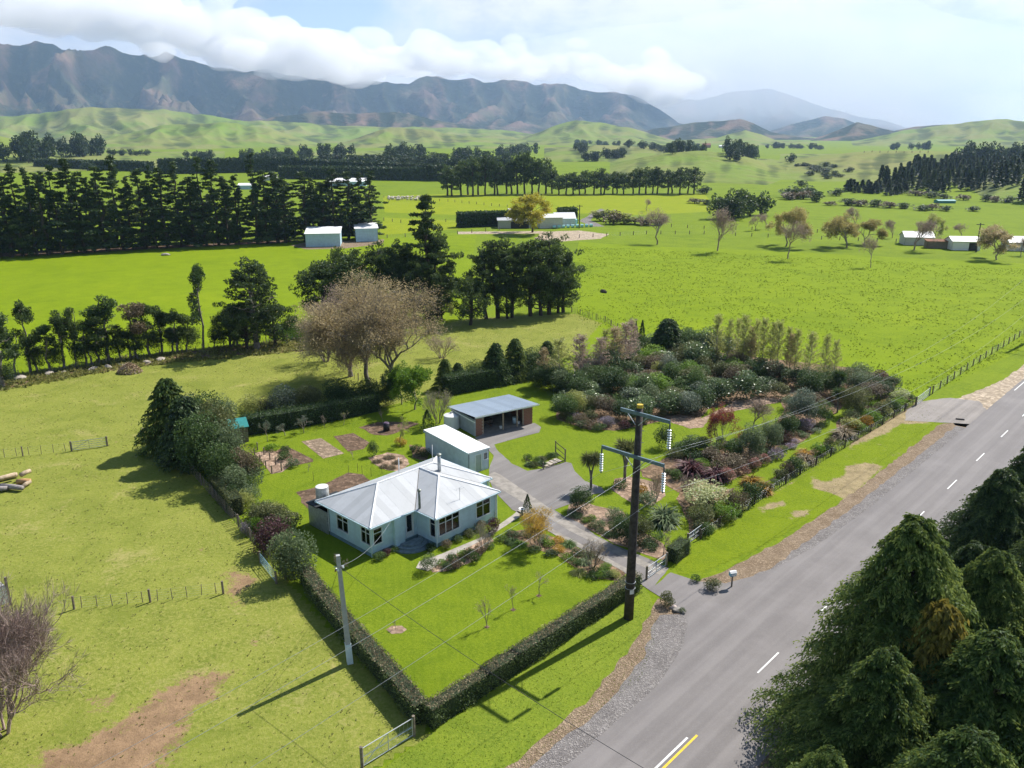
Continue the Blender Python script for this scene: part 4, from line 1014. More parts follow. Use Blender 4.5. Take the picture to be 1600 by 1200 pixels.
# ------------------------------------------------------------------ building materials
def boards(name, col, pitch=0.15, vertical=False, rough=0.6, depth=0.5, var=0.1):
    m = NT(name); se = m.n('ShaderNodeSeparateXYZ'); m.l(m.obj(), se.inputs[0])
    ax = m.math('ADD', se.outputs[0], se.outputs[1]) if vertical else se.outputs[2]
    fr = m.math('FRACT', m.math('MULTIPLY', ax, 1.0 / pitch))
    n = m.noise(1.3, 5, 0.65, src=m.obj()); n2 = m.noise(9, 4, 0.7, src=m.obj())
    c = m.mix(m.ramp(n, 0.3, 0.7), tuple(x * (1 - var) for x in col), tuple(min(1, x * (1 + var)) for x in col))
    c = m.mix(m.ramp(n2, 0.55, 0.8, 0, 0.35), c, tuple(x * 0.75 for x in col))
    h = m.math('SINE', m.math('MULTIPLY', ax, 2 * math.pi / pitch)) if vertical else m.ramp(fr, 0.0, 0.93, 0, 1)
    m.bump(h, depth, pitch * 0.25)
    return m.done(c, rough, 0, 0.3)
M_WALL = boards('pale_blue_weatherboard', (0.47, 0.635, 0.71))
M_WALLG = boards('pale_grey_blue_cladding', (0.50, 0.585, 0.64), 0.12, True, depth=0.35)
M_BASE = plain('painted_concrete_base', (0.16, 0.26, 0.31), 0.85, 0.2, 2)
M_TRIM = plain('white_window_joinery', (0.70, 0.74, 0.74), 0.5, 0.06, 4)
M_GUT = plain('pale_blue_gutter', (0.46, 0.60, 0.66), 0.45, 0.08, 3)
def roofmat(name, col, pitch=0.0, rust=0.25, rough=0.42, metal=0.0):
    m = NT(name)
    oi = m.n('ShaderNodeObjectInfo').outputs['Random']
    n = m.noise(0.9, 6, 0.7); n2 = m.noise(7, 5, 0.7); st = m.noise(2.2, 4, 0.7, stretch=(1, 1, 0.2))
    c = m.mix(m.ramp(oi, 0, 1), tuple(x * 0.88 for x in col), tuple(min(1, x * 1.05) for x in col))
    c = m.mix(m.ramp(n, 0.45, 0.75, 0, 0.45), c, tuple(x * 0.72 for x in col))
    c = m.mix(m.ramp(n2, 0.62, 0.8, 0, rust), c, (0.30, 0.27, 0.24))
    return m.done(c, rough, metal, 0.25)
M_ROOF = roofmat('weathered_corrugated_steel', (0.43, 0.445, 0.46), rough=0.6)
M_RIDGE = plain('white_ridge_capping', (0.74, 0.75, 0.76), 0.5, 0.1, 3)
M_ROOFW = plain('white_roof_sheet', (0.82, 0.82, 0.82), 0.5, 0.04, 3)
M_ROOFB = roofmat('blue_grey_corrugated_steel', (0.30, 0.36, 0.43), rust=0.1, rough=0.35)
M_GALV = plain('galvanised_steel', (0.36, 0.39, 0.41), 0.45, 0.25, 5, 0.5)
M_GLASS = bpy.data.materials.new('window_glass'); M_GLASS.use_nodes = True
_t = M_GLASS.node_tree; _t.nodes.clear()
_g = _t.nodes.new('ShaderNodeBsdfGlossy'); _g.inputs['Roughness'].default_value = 0.03; _g.inputs['Color'].default_value = (0.9, 0.95, 1, 1)
_tr = _t.nodes.new('ShaderNodeBsdfTransparent'); _tr.inputs[0].default_value = (0.75, 0.8, 0.8, 1)
_fr = _t.nodes.new('ShaderNodeFresnel'); _fr.inputs[0].default_value = 1.5
_mx = _t.nodes.new('ShaderNodeMixShader'); _o = _t.nodes.new('ShaderNodeOutputMaterial')
_t.links.new(_fr.outputs[0], _mx.inputs[0]); _t.links.new(_tr.outputs[0], _mx.inputs[1]); _t.links.new(_g.outputs[0], _mx.inputs[2]); _t.links.new(_mx.outputs[0], _o.inputs[0])
M_CURT = plain('curtain_fabric', (0.55, 0.53, 0.48), 0.9, 0.15, 8)
M_CURTR = plain('red_curtain', (0.35, 0.05, 0.04), 0.9, 0.2, 8)
M_FLOOR = plain('dark_floorboards', (0.06, 0.045, 0.035), 0.8, 0.3, 3)
M_WOOD = plain('weathered_timber', (0.20, 0.165, 0.13), 0.9, 0.35, 4, bump=0.3)
M_WOODD = plain('dark_timber', (0.075, 0.058, 0.045), 0.9, 0.35, 4, bump=0.3)
M_POLE = plain('creosoted_pole', (0.055, 0.046, 0.042), 0.8, 0.45, 3, bump=0.3)
M_CPOLE = plain('concrete_pole', (0.36, 0.37, 0.37), 0.85, 0.15, 2)
M_BLACK = plain('black_plastic', (0.02, 0.02, 0.022), 0.5, 0.2, 3)
M_WHITE = plain('white_enamel', (0.75, 0.75, 0.74), 0.45, 0.05, 3)
M_TANK = plain('lichened_concrete_tank', (0.42, 0.42, 0.40), 0.9, 0.35, 2.5)
M_FLUE = plain('flue_steel', (0.20, 0.22, 0.20), 0.5, 0.35, 6, 0.6)
M_RUST = plain('rusty_steel', (0.20, 0.095, 0.05), 0.9, 0.4, 8)
M_BRICKM = plain('mortar', (0.30, 0.27, 0.24), 0.95, 0.1, 6)
M_BRICK = plain('red_brown_brick', (0.26, 0.125, 0.085), 0.9, 0.3, 20)
M_CREAMW = plain('off_white_wall', (0.55, 0.55, 0.52), 0.8, 0.12, 2)
M_TEAL = plain('teal_painted_metal', (0.03, 0.21, 0.20), 0.5, 0.12, 2)
M_CROSS = plain('blue_grey_crossarm', (0.11, 0.165, 0.20), 0.5, 0.2, 4)
M_INSW = plain('porcelain_white', (0.75, 0.80, 0.82), 0.2, 0.05, 3)
M_INSD = plain('insulator_cap', (0.05, 0.07, 0.09), 0.5, 0.1, 3)
M_WIREL = plain('aluminium_conductor', (0.30, 0.32, 0.34), 0.4, 0.1, 3, 0.4)
M_WIRED = plain('black_cable', (0.03, 0.03, 0.035), 0.6, 0.1, 3)

def wall(parent, p0, p1, z0, z1, holes=(), mat=None, t=0.14, name='wall', inward=1):
    """wall from p0 to p1 (outer face on the line, body to the left), with holes (s0, s1, za, zb)"""
    a = Vector((*p0, 0)); b = Vector((*p1, 0)); L = (b - a).length; ang = math.atan2(b.y - a.y, b.x - a.x)
    mb = MB(); ss = sorted(set([0, L] + [h[0] for h in holes] + [h[1] for h in holes]))
    for i in range(len(ss) - 1):
        s0, s1 = ss[i], ss[i + 1]; hs = sorted([h for h in holes if h[0] < (s0 + s1) / 2 < h[1]], key=lambda h: h[2]); z = z0
        for h in hs:
            if h[2] > z: mb.box(s0, s1, 0, t, z, h[2])
            z = h[3]
        if z < z1: mb.box(s0, s1, 0, t, z, z1)
    o = mb.build(name, mat or M_WALL, parent); o.location = (p0[0], p0[1], 0); o.rotation_euler = (0, 0, ang)
    return ang
def window(parent, p0, ang, s0, s1, z0, z1, cols=2, rows=1, curtain=None, fr=0.07):
    """frame proud of the wall, glazing bars, one recessed pane, curtains behind"""
    mb = MB(); w = s1 - s0
    mb.box(s0 - fr, s1 + fr, -0.035, 0.09, z1, z1 + fr); mb.box(s0 - fr - 0.04, s1 + fr + 0.04, -0.07, 0.09, z0 - fr, z0)
    mb.box(s0 - fr, s0, -0.033, 0.09, z0, z1); mb.box(s1, s1 + fr, -0.033, 0.09, z0, z1)
    for k in range(1, cols): x = s0 + w * k / cols; mb.box(x - 0.03, x + 0.03, 0.0, 0.08, z0, z1)
    for k in range(1, rows): z = z0 + (z1 - z0) * (0.70 if rows == 2 else k / rows); mb.box(s0, s1, 0.003, 0.076, z - 0.025, z + 0.025)
    o = mb.build('window', M_TRIM, parent); o.location = (p0[0], p0[1], 0); o.rotation_euler = (0, 0, ang)
    box('pane', M_GLASS, o, s0, s1, 0.045, 0.052, z0, z1)
    if curtain:
        for a, b in curtain: box('curtain', M_CURTR if (a + b) / 2 > 0.85 else M_CURT, o, s0 + w * a, s0 + w * b, 0.20, 0.26, z0 - 0.1, z1 + 0.05)
    return o
def clip(poly, ax, lo, hi):
    for s, lim in ((1, lo), (-1, -hi)):
        out_ = []
        for i in range(len(poly)):
            a, b = poly[i], poly[(i + 1) % len(poly)]; da, db = s * a[ax] - lim, s * b[ax] - lim
            if da >= 0: out_.append(a)
            if da * db < 0:
                t = da / (da - db); out_.append((a[0] + (b[0] - a[0]) * t, a[1] + (b[1] - a[1]) * t))
        poly = out_
        if len(poly) < 3: return []
    return poly
def roof_plane(parent, poly, axis, zf, mat, sheetw=0.76, t=0.03, corr=0.0, pitch=0.152):
    """plan polygon cut into sheets along axis; zf(x, y) gives the height; sheets overlap like lapped iron"""
    lo = min(p[axis] for p in poly); hi = max(p[axis] for p in poly); n = max(1, round((hi - lo) / sheetw))
    for k in range(n):
        a, b = lo + (hi - lo) * k / n, lo + (hi - lo) * (k + 1) / n
        q = clip(poly, axis, a, b)
        if len(q) < 3: continue
        q2 = [q[0]]
        for p in q[1:]:
            if math.hypot(p[0] - q2[-1][0], p[1] - q2[-1][1]) > 1e-4: q2.append(p)
        q = q2
        if len(q) < 3: continue
        mb = MB(); dz = 0.006 * (k % 2)
        if corr:
            # real corrugations: narrow folds running up the slope
            m = max(2, int(round((b - a) / pitch * 2)))
            for j in range(m):
                c0, c1 = a + (b - a) * j / m, a + (b - a) * (j + 1) / m; r_ = clip(q, axis, c0, c1)
                if len(r_) < 3: continue
                z_ = lambda p: zf(*p) + (corr if (abs(p[axis] - c0) < 1e-4) == (j % 2 == 1) else 0.0)
                mb.poly([(p[0], p[1], z_(p)) for p in r_])
        else:
            mb.poly([(p[0], p[1], zf(*p) + dz) for p in q])
            i0 = len(mb.v)
            mb.poly([(p[0], p[1], zf(*p) + dz - t) for p in reversed(q)])
            for j in range(len(q)):
                A, B = q[j], q[(j + 1) % len(q)]
                mb.poly([(A[0], A[1], zf(*A) + dz), (A[0], A[1], zf(*A) + dz - t), (B[0], B[1], zf(*B) + dz - t), (B[0], B[1], zf(*B) + dz)])
        mb.build('roof_sheet', mat, parent)

# ------------------------------------------------------------------ the house
house = empty('house', (*at(581.6, 871.6), 0), rad(46.7))
tag(house, 'pale blue weatherboard cottage with hipped corrugated iron roof on the lawn', 'house')
EZ = 3.05; K_ = 1.72 / 4.1
# outer wall faces, anticlockwise, body on the left
HW = {'a': ((0, 0), (5.2, 0)), 'b': ((5.2, 0), (5.2, -2.75)), 'c': ((5.2, -2.75), (12.75, -2.75)), 'd': ((12.75, -2.75), (12.75, 0)), 'e': ((12.75, 0), (14.45, 0)), 'f': ((14.45, 0), (14.45, 7.7)), 'g': ((14.45, 7.7), (1.4, 7.7)), 'h': ((1.4, 7.7), (1.4, 6.4)), 'i': ((1.4, 6.4), (0, 6.4)), 'j': ((0, 6.4), (0, 0))}
holes = {'a': [(0.28, 1.15, 1.15, 2.6), (3.95, 4.75, 0.45, 2.65)], 'b': [(1.9, 2.55, 0.95, 2.65)], 'c': [(0.3, 2.75, 1.05, 2.65), (5.0, 6.75, 1.1, 2.65)], 'j': [(1.15, 3.3, 1.1, 2.6), (4.75, 6.15, 1.15, 2.6)], 'd': [(0.8, 1.9, 1.1, 2.6)], 'f': [(2, 3.4, 1.1, 2.6)]}
for k, (p0, p1) in HW.items():
    hs = holes.get(k, [])
    if k == 'j': hs = [(1.35, 3.0, 1.15, 2.55), (5.0, 6.22, 1.15, 2.6)]
    ang = wall(house, p0, p1, 0.38, EZ - 0.03, hs, M_WOODD if k in 'hi' else M_WALL)
    # base, 3 cm behind the boards
    a = Vector((*p0, 0)); b = Vector((*p1, 0)); o = MB().box(0, (b - a).length, 0.02, 0.14, 0, 0.378).build('base_wall', M_BASE, house); o.location = a; o.rotation_euler = (0, 0, ang)
    for h in hs:
        if k == 'a' and h[0] > 3: continue
        wd = h[1] - h[0]
        window(house, p0, ang, *h, cols=1 if wd < 1.0 else (3 if wd > 2 else 2), rows=2, curtain=[(0, 0.16), (0.84, 1.0)] if wd > 1.3 else [(0.0, 0.25)])
box('floor', M_FLOOR, house, 0.2, 14.2, 0.2, 7.5, 0.3, 0.4); box('floor', M_FLOOR, house, 5.4, 12.5, -2.6, 0.18, 0.3, 0.4)
# corner boards and eaves lining
for (x, y) in ((0, 0), (5.2, -2.75), (12.75, -2.75), (0, 6.4)):
    box('corner_board', M_TRIM, house, x - 0.025, x + 0.07, y - 0.025, y + 0.07, 0.36, EZ - 0.04)
# entrance: curved porch wall, door, half-round steps
mb = MB()
for k in range(8):
    a0, a1 = math.pi * 0.5 * k / 8, math.pi * 0.5 * (k + 1) / 8
    f = lambda a, r: (3.30 + r * math.cos(a - math.pi / 2) , 0.0 + 0.0 - r * 0 + (-0.42) * 0 + r * math.sin(a - math.pi / 2), 0)
    p = [(2.3 + 0 + (0.42) * math.sin(0), 0, 0)]
    break
box('porch_wall', M_WALL, house, 2.35, 3.5, -0.36, -0.002, 0.1, EZ - 0.06)
d_ = empty('door', (0, 0, 0)); d_.parent = house
box('door_frame', M_TRIM, d_, 3.88, 4.82, -0.03, 0.08, 2.65, 2.73); box('door_frame', M_TRIM, d_, 3.88, 3.95, -0.03, 0.08, 0.45, 2.65); box('door_frame', M_TRIM, d_, 4.75, 4.82, -0.03, 0.08, 0.45, 2.65)
box('door_leaf', M_TRIM, d_, 3.95, 4.75, 0.04, 0.09, 0.45, 0.95)
box('door_leaf', M_TRIM, d_, 3.95, 4.05, 0.04, 0.09, 0.952, 2.65); box('door_leaf', M_TRIM, d_, 4.65, 4.75, 0.04, 0.09, 0.952, 2.65)
box('pane', M_GLASS, d_, 4.05, 4.65, 0.06, 0.07, 0.95, 2.65); box('handle', M_GALV, d_, 4.08, 4.12, 0.0, 0.04, 1.35, 1.5)
def halfdisc(mb, cx, cy, r, z0, z1, a0=math.pi, a1=2 * math.pi, n=20):
    pts = [(cx + r * math.cos(a0 + (a1 - a0) * k / n), cy + r * math.sin(a0 + (a1 - a0) * k / n)) for k in range(n + 1)]
    V = [(x, y, z) for z in (z0, z1) for x, y in pts]; m = n + 1
    mb.add(V, [tuple(range(m - 1, -1, -1)), tuple(range(m, 2 * m))] + [(k, k + 1, m + k + 1, m + k) for k in range(n)] + [(n, 0, m, m + n)])
M_STEP = plain('blue_grey_concrete_steps', (0.17, 0.22, 0.24), 0.9, 0.25, 3)
for k, (r, z) in enumerate(((2.35, 0.13), (1.85, 0.26), (1.35, 0.40))):
    mb = MB(); halfdisc(mb, 4.05, -0.38 - 0.004 * k, r * 0.86, 0.0 if k == 0 else z - 0.13, z, math.pi, 2 * math.pi * 0.985)
    mb.build('step', M_STEP, house)
# roof
sl_ = lambda d: EZ + K_ * d
E0, E1, E2, E3 = -0.25, 14.75, -0.25, 7.95; XW0, XW1, YW = 4.85, 13.05, -3.05; RY = 3.85; XR0, XR1, XW = 3.85, 10.65, 8.95; YA = 1.05
roof_plane(house, [(E0, E2), (XW0, E2), (XW, RY), (XR0, RY)], 0, lambda x, y: sl_(y - E2), M_ROOF)
roof_plane(house, [(XW1, E2), (E1, E2), (XR1, RY), (XW, RY)], 0, lambda x, y: sl_(y - E2), M_ROOF)
roof_plane(house, [(E0, E3), (XR0, RY), (XR1, RY), (E1, E3)], 0, lambda x, y: sl_(E3 - y), M_ROOF)
roof_plane(house, [(E0, E2), (XR0, RY), (E0, E3)], 1, lambda x, y: sl_(x - E0), M_ROOF)
roof_plane(house, [(E1, E2), (E1, E3), (XR1, RY)], 1, lambda x, y: sl_(E1 - x), M_ROOF)
roof_plane(house, [(XW0, YW), (XW, YA), (XW, RY), (XW0, E2)], 1, lambda x, y: sl_(x - XW0), M_ROOF)
roof_plane(house, [(XW1, YW), (XW1, E2), (XW, RY), (XW, YA)], 1, lambda x, y: sl_(XW1 - x), M_ROOF)
roof_plane(house, [(XW0, YW), (XW1, YW), (XW, YA)], 0, lambda x, y: sl_(y - YW), M_ROOF)
ZR = sl_(4.1)
def cap(a, b, r=0.085, mat=None): MB().tube([a, b], r, 8).build('ridge_capping', mat or M_RIDGE, house)
for a, b in (((XR0, RY, ZR), (XR1, RY, ZR)), ((E0, E2, EZ), (XR0, RY, ZR)), ((E0, E3, EZ), (XR0, RY, ZR)), ((E1, E2, EZ), (XR1, RY, ZR)), ((E1, E3, EZ), (XR1, RY, ZR)), ((XW, YA, ZR), (XW, RY, ZR)), ((XW0, YW, EZ), (XW, YA, ZR)), ((XW1, YW, EZ), (XW, YA, ZR))):
    cap(Vector(a) + Vector((0, 0, 0.0)), Vector(b) + Vector((0, 0, 0.0)))
for a, b in (((XW0, E2, EZ), (XW, RY, ZR)), ((XW1, E2, EZ), (XW, RY, ZR))):
    MB().tube([Vector(a) + Vector((0, 0, -0.03)), Vector(b) + Vector((0, 0, -0.03))], 0.06, 6).build('valley_gutter', plain('dark_valley_flashing', (0.15, 0.14, 0.13), 0.7, 0.3, 3), house)
for a, b in (((E0, E2), (XW0, E2)), ((XW0, E2), (XW0, YW)), ((XW0, YW), (XW1, YW)), ((XW1, YW), (XW1, E2)), ((XW1, E2), (E1, E2)), ((E1, E2), (E1, E3)), ((E1, E3), (E0, E3)), ((E0, E3), (E0, E2))):
    A = Vector((*a, 0)); B = Vector((*b, 0)); an = math.atan2(B.y - A.y, B.x - A.x)
    o = MB().box(-0.06, (B - A).length + 0.06, -0.10, 0.02, EZ - 0.14, EZ - 0.035).build('gutter', M_GUT, house); o.location = A; o.rotation_euler = (0, 0, an)
mb = MB(); mb.box(E0 + .03, E1 - .03, E2 + .03, E3 - .03, EZ - 0.075, EZ - 0.045); mb.box(XW0 + .03, XW1 - .03, YW + .03, E2 + .028, EZ - 0.074, EZ - 0.046); mb.build('eaves_lining', M_TRIM, house)
# flues, vents and aerial
def flue(x, y, z0, z1, r, mat, lab=None, capm=None):
    f = MB().tube([(x, y, z0), (x, y, z1)], r, 12).build('flue', mat, house, True)
    if capm: MB().tube([(x, y, z1 - 0.12), (x, y, z1 + 0.02)], r * 1.35, 12).build('cowl', capm, f); MB().tube([(x, y, z1 + 0.022), (x, y, z1 + 0.12)], [r * 1.5, r * 0.4], 12).build('cowl_cap', capm, f)
flue(10.5, 2.7, 4.0, 6.0, 0.17, M_GALV, capm=M_FLUE)
flue(5.15, -0.55, 3.0, 5.0, 0.12, M_FLUE, capm=M_FLUE)
flue(8.3, 6.2, 3.5, 5.3, 0.05, M_WHITE)
flue(10.7, 3.9, 4.5, 6.6, 0.03, M_WHITE)
for x, y in ((-0.08, -0.08), (5.12, -2.83), (12.83, -2.83), (14.53, -0.08)): MB().tube([(x, y, 0.1), (x, y, EZ - 0.14)], 0.045, 6).build('downpipe', M_GUT, house)
aer = MB(); aer.tube([(8.6, -2.2, 3.3), (8.6, -2.2, 4.6)], 0.02, 5); aer.tube([(8.0, -2.2, 4.5), (9.1, -2.2, 4.55)], 0.012, 4)
for k in range(5): aer.tube([(8.1 + .22 * k, -2.45, 4.52), (8.1 + .22 * k, -1.95, 4.52)], 0.008, 4)
aer.build('aerial', M_GALV, house)
# lean-to with the water tank on it, at the back left corner
box('leanto_wall', M_GALV, house, -0.1, 0.0, 6.5, 9.6, 0.0, 2.2); box('leanto_wall', M_WOODD, house, 0.002, 3.2, 9.5, 9.6, 0.0, 2.2); box('leanto_wall', M_WOODD, house, 3.1, 3.2, 7.75, 9.498, 0.0, 2.2)
box('leanto_roof', plain('dark_felt_roof', (0.035, 0.04, 0.045), 0.9, 0.3, 2), house, -0.2, 3.3, 7.99, 9.8, 2.202, 2.30)
tk = MB().tube([(1.15, 8.95, 2.30), (1.15, 8.95, 3.75)], 0.62, 24).build('water_tank', M_TANK, house, False)
MB().tube([(1.15, 8.95, 3.752), (1.15, 8.95, 3.88)], [0.58, 0.2], 20).build('tank_lid', M_WHITE, tk)

# ------------------------------------------------------------------ garage and carport
gar = empty('garage', (*at(764, 732), 0), rad(38)); tag(gar, 'long narrow pale blue garage with flat white roof behind the house', 'garage')
wall(gar, (-2.75, 0), (0, 0), 0, 2.45, [(0.95, 1.7, 0.05, 2.0), (2.05, 2.5, 1.25, 2.0)], M_WALLG)
wall(gar, (0, 0), (0, 8.8), 0, 2.45, [], M_WALLG); wall(gar, (0, 8.8), (-2.75, 8.8), 0, 2.45, [], M_WALLG); wall(gar, (-2.75, 8.8), (-2.75, 0), 0, 2.45, [], M_WALLG)
window(gar, (-2.75, 0), 0, 2.05, 2.5, 1.25, 2.0, 1, 1)
dg = empty('door', (0, 0, 0)); dg.parent = gar
box('door_leaf', plain('greenish_grey_door', (0.36, 0.42, 0.38), 0.6, 0.1, 2), dg, -1.8, -1.05, 0.05, 0.10, 0.05, 2.0); box('door_frame', M_TRIM, dg, -1.87, -1.8, -0.03, 0.1, 0, 2.0); box('door_frame', M_TRIM, dg, -1.05, -0.98, -0.03, 0.1, 0, 2.0); box('door_frame', M_TRIM, dg, -1.87, -0.98, -0.032, 0.1, 2.002, 2.07); box('handle', M_GALV, dg, -1.75, -1.7, 0.0, 0.05, 0.98, 1.1)
roof_plane(gar, [(-2.87, -0.12), (0.12, -0.12), (0.12, 8.95), (-2.87, 8.95)], 1, lambda x, y: 2.55 + 0.012 * y, M_ROOFW, 1.15)
box('fascia', M_TRIM, gar, -2.86, 0.11, -0.14, -0.122, 2.40, 2.56); box('fascia', M_GUT, gar, -2.90, -2.872, -0.12, 8.95, 2.40, 2.56)
t2 = empty('water_tank', (*at(706, 668), 0)); tag(t2, 'low round white water tank behind the garage', 'water tank')
MB().tube([(0, 0, 0), (0, 0, 1.7)], 1.0, 28).build('tank_body', M_WHITE, t2); MB().tube([(0, 0, 1.702), (0, 0, 1.95)], [0.95, 0.25], 28).build('tank_lid', M_WHITE, t2); MB().tube([(0, 0, 1.95), (0, 0, 2.1)], 0.18, 12).build('inlet', M_GALV, t2)

cp = empty('carport', (*at(742, 682), 0), rad(33)); tag(cp, 'open fronted farm shed with blue grey corrugated roof and brick piers', 'shed')
wall(cp, (0, 5.9), (0, 0), 0, 2.12, [], boards('grey_corrugated_cladding', (0.36, 0.40, 0.42), 0.15, True, depth=0.8)); wall(cp, (8.6, 5.9), (0.142, 5.9), 0, 2.1, [], M_WOODD); wall(cp, (8.6, 0.2), (8.6, 5.898), 0, 2.15, [], M_BRICK)
def brick_pier(x0, x1, y0, y1, z1):
    core = box('brick_pier', M_BRICKM, cp, x0 + 0.015, x1 - 0.015, y0 + 0.015, y1, 0, z1)
    for r_ in range(int(z1 / 0.2)):
        nb = max(1, int((x1 - x0) / 0.36)); off = 0.0 if r_ % 2 else -0.18
        for k in range(nb + 1):
            a = max(x0, x0 + off + k * 0.36); b = min(x1, x0 + off + (k + 1) * 0.36 - 0.02)
            if b - a < 0.08: continue
            dd = R.random() * 0.008
            link('brick', MB().box(a, b, y0 - dd, y0 + 0.05, r_ * 0.2 + 0.01, r_ * 0.2 + 0.19).mesh('brick', M_BRICK), core)
brick_pier(0.142, 1.15, 0.0, 0.3, 2.3); brick_pier(7.3, 8.598, 0.0, 0.2, 2.3)
for x in (1.25, 4.2, 6.3, 7.2): box('post', plain('pale_timber_post', (0.36, 0.29, 0.21), 0.9, 0.2, 3), cp, x - 0.07, x + 0.07, 0.05, 0.19, 0, 2.45)
box('beam', M_WOOD, cp, 0.0, 8.6, 0.02, 0.2, 2.452, 2.6)
roof_plane(cp, [(-0.35, -0.75), (9.1, -0.75), (9.1, 6.3), (-0.35, 6.3)], 0, lambda x, y: 2.78 - 0.085 * (y + 0.75), M_ROOFB, 0.8, corr=0.03, pitch=0.20)
box('fascia', M_TRIM, cp, -0.36, 9.11, -0.79, -0.76, 2.62, 2.77); box('fascia', M_TRIM, cp, -0.39, -0.362, -0.76, 6.3, 2.02, 2.16)
for n_, (x, y, lab, m_) in enumerate(((4.1, 0.5, 'white bucket beside the middle post of the open shed', M_WHITE), (7.0, 0.8, 'white bucket near the right post of the open shed', M_WHITE), (6.7, 1.3, 'pale blue drum inside the right bay of the open shed', M_GUT), (2.4, 3.2, 'pale blue drum in the shade of the left shed bay', M_GUT))):
    w_ = cp.matrix_basis @ Vector((x, y, 0)); k = 'bucket' if m_ is M_WHITE else 'drum'; r_, h_ = (0.19, 0.36) if k == 'bucket' else (0.3, 0.85)
    o = empty(k, w_); tag(o, lab, k); MB().tube([(0, 0, 0.03), (0, 0, h_)], [r_ * 0.8, r_], 16).build('body', m_, o, True); MB().tube([(0, 0, h_), (0, 0, h_ + 0.03)], r_ * 1.06, 16).build('rim', m_, o)
w_ = cp.matrix_basis @ Vector((3.0, 2.6, 0)); tr = empty('trailer', w_, rad(33)); tag(tr, 'small dark garden trailer parked in the shaded left bay of the shed', 'trailer')
box('tray', M_WOODD, tr, -0.9, 0.9, -0.6, 0.6, 0.5, 0.9); box('drawbar', M_RUST, tr, -0.05, 0.05, -1.6, -0.6, 0.5, 0.56)
for s in (-1, 1): MB().tube([(s * 0.98 - 0.06, 0, 0.3), (s * 0.98 + 0.06, 0, 0.3)], 0.3, 16).build('wheel', M_BLACK, tr)

# ------------------------------------------------------------------ poles and wires
def tpole(x, y, lean, label):
    e = empty('power_pole', (x, y, 0)); tag(e, label, 'power pole')
    top = Vector((lean[0], lean[1], 17.0)); up = top.normalized(); ax = Vector((math.cos(rad(-42.7)), math.sin(rad(-42.7)), 0))
    pt = lambda z: up * (z / up.z)
    MB().tube([pt(0) * 0, pt(6), pt(12), pt(16.9)], [0.38, 0.33, 0.28, 0.235], 20).build('pole', M_POLE, e, True)
    MB().tube([pt(16.9), pt(17.15)], [0.24, 0.235], 20).build('pole_cap', plain('yellow_pole_cap', (0.50, 0.36, 0.04), 0.7, 0.2, 5), e)
    ends = []
    for z, l, r_ in ((16.55, -1.45, 2.75), (13.25, -3.0, 2.5)):
        a = pt(z) + ax * l; b = pt(z) + ax * r_; n = Vector((-ax.y, ax.x, 0)) * 0.30
        a -= n; b -= n; q = Vector((0, 0, 0.13)); w = n.normalized() * 0.07
        cr_ = MB().hexa([a - w - q, b - w - q, b + w - q, a + w - q], [a - w + q, b - w + q, b + w + q, a + w + q]).build('crossarm', M_CROSS, e)
        for s in (-1.0, 1.0): MB().tube([pt(z) - n + ax * s, pt(z - 0.9) - n * 0.9 + ax * 0.12 * s], 0.035, 6).build('brace', M_GALV, e)
        for q2, s in ((a, 0), (b, 1)):
            if z > 15 and s == 0: continue
            top_ = q2 + Vector((0, 0, -0.13)); st = empty('insulator_string', (0, 0, 0)); st.parent = e
            MB().tube([top_, top_ + Vector((0, 0, -2.0))], 0.055, 8).build('rod', M_INSD, st)
            for k in range(8):
                zc = top_ + Vector((0, 0, -0.42 - 0.19 * k))
                MB().tube([zc, zc - Vector((0, 0, 0.045)), zc - Vector((0, 0, 0.10))], [0.05, 0.15, 0.13], 14).build('insulator_disc', M_INSW, st)
            ends.append(Vector((x, y, 0)) + top_ + Vector((0, 0, -2.0)))
    for z in (2.6, 3.1): MB().tube([pt(z), pt(z + 0.03)], 0.40, 20).build('band', M_GALV, e)
    dn = Vector((0.25, -0.97, 0)); sd = Vector((0.97, 0.25, 0)); c_ = pt(2.25) + dn * 0.375
    MB().hexa([c_ - sd * .16 - dn * .02, c_ + sd * .16 - dn * .02, c_ + sd * .16, c_ - sd * .16], [c_ - sd * .16 - dn * .02 + Vector((0, 0, .34)), c_ + sd * .16 - dn * .02 + Vector((0, 0, .34)), c_ + sd * .16 + Vector((0, 0, .34)), c_ - sd * .16 + Vector((0, 0, .34))]).build('number_plate', M_WHITE, e)
    for k in range(14):
        z = 3.5 + k * 0.9; s = 1 if k % 2 else -1; MB().tube([pt(z), pt(z) + Vector((0.93, -0.36, 0)) * 0.42 * 1.0], 0.022, 5).build('bolt', M_GALV, e)
    return e, ends
pb = at(982, 966)
pole_main, ends_m = tpole(pb[0], pb[1], (0.24, 0.78), 'tall dark wooden pole with two crossarms standing by the front hedge')
sx, sy = at(1572, 552); pb2 = (sx + 16 * math.cos(rad(SUN_AZ)), sy + 16 * math.sin(rad(SUN_AZ)))
pole_2, ends_2 = tpole(pb2[0], pb2[1], (0, 0), 'tall wooden pole beyond the right edge whose shadow crosses the pasture')
pb0 = (pb[0] - (pb2[0] - pb[0]) , pb[1] - (pb2[1] - pb[1]))
def wire(name, a, b, sag, r, mat, label, group=None, n=24):
    P = [a.lerp(b, k / n) - Vector((0, 0, 4 * sag * (k / n) * (1 - k / n))) for k in range(n + 1)]
    o = MB().tube(P, r, 5).build(name, mat, None, True); return tag(o, label, 'wire', group)
WN = ['upper right', 'lower left', 'lower right']
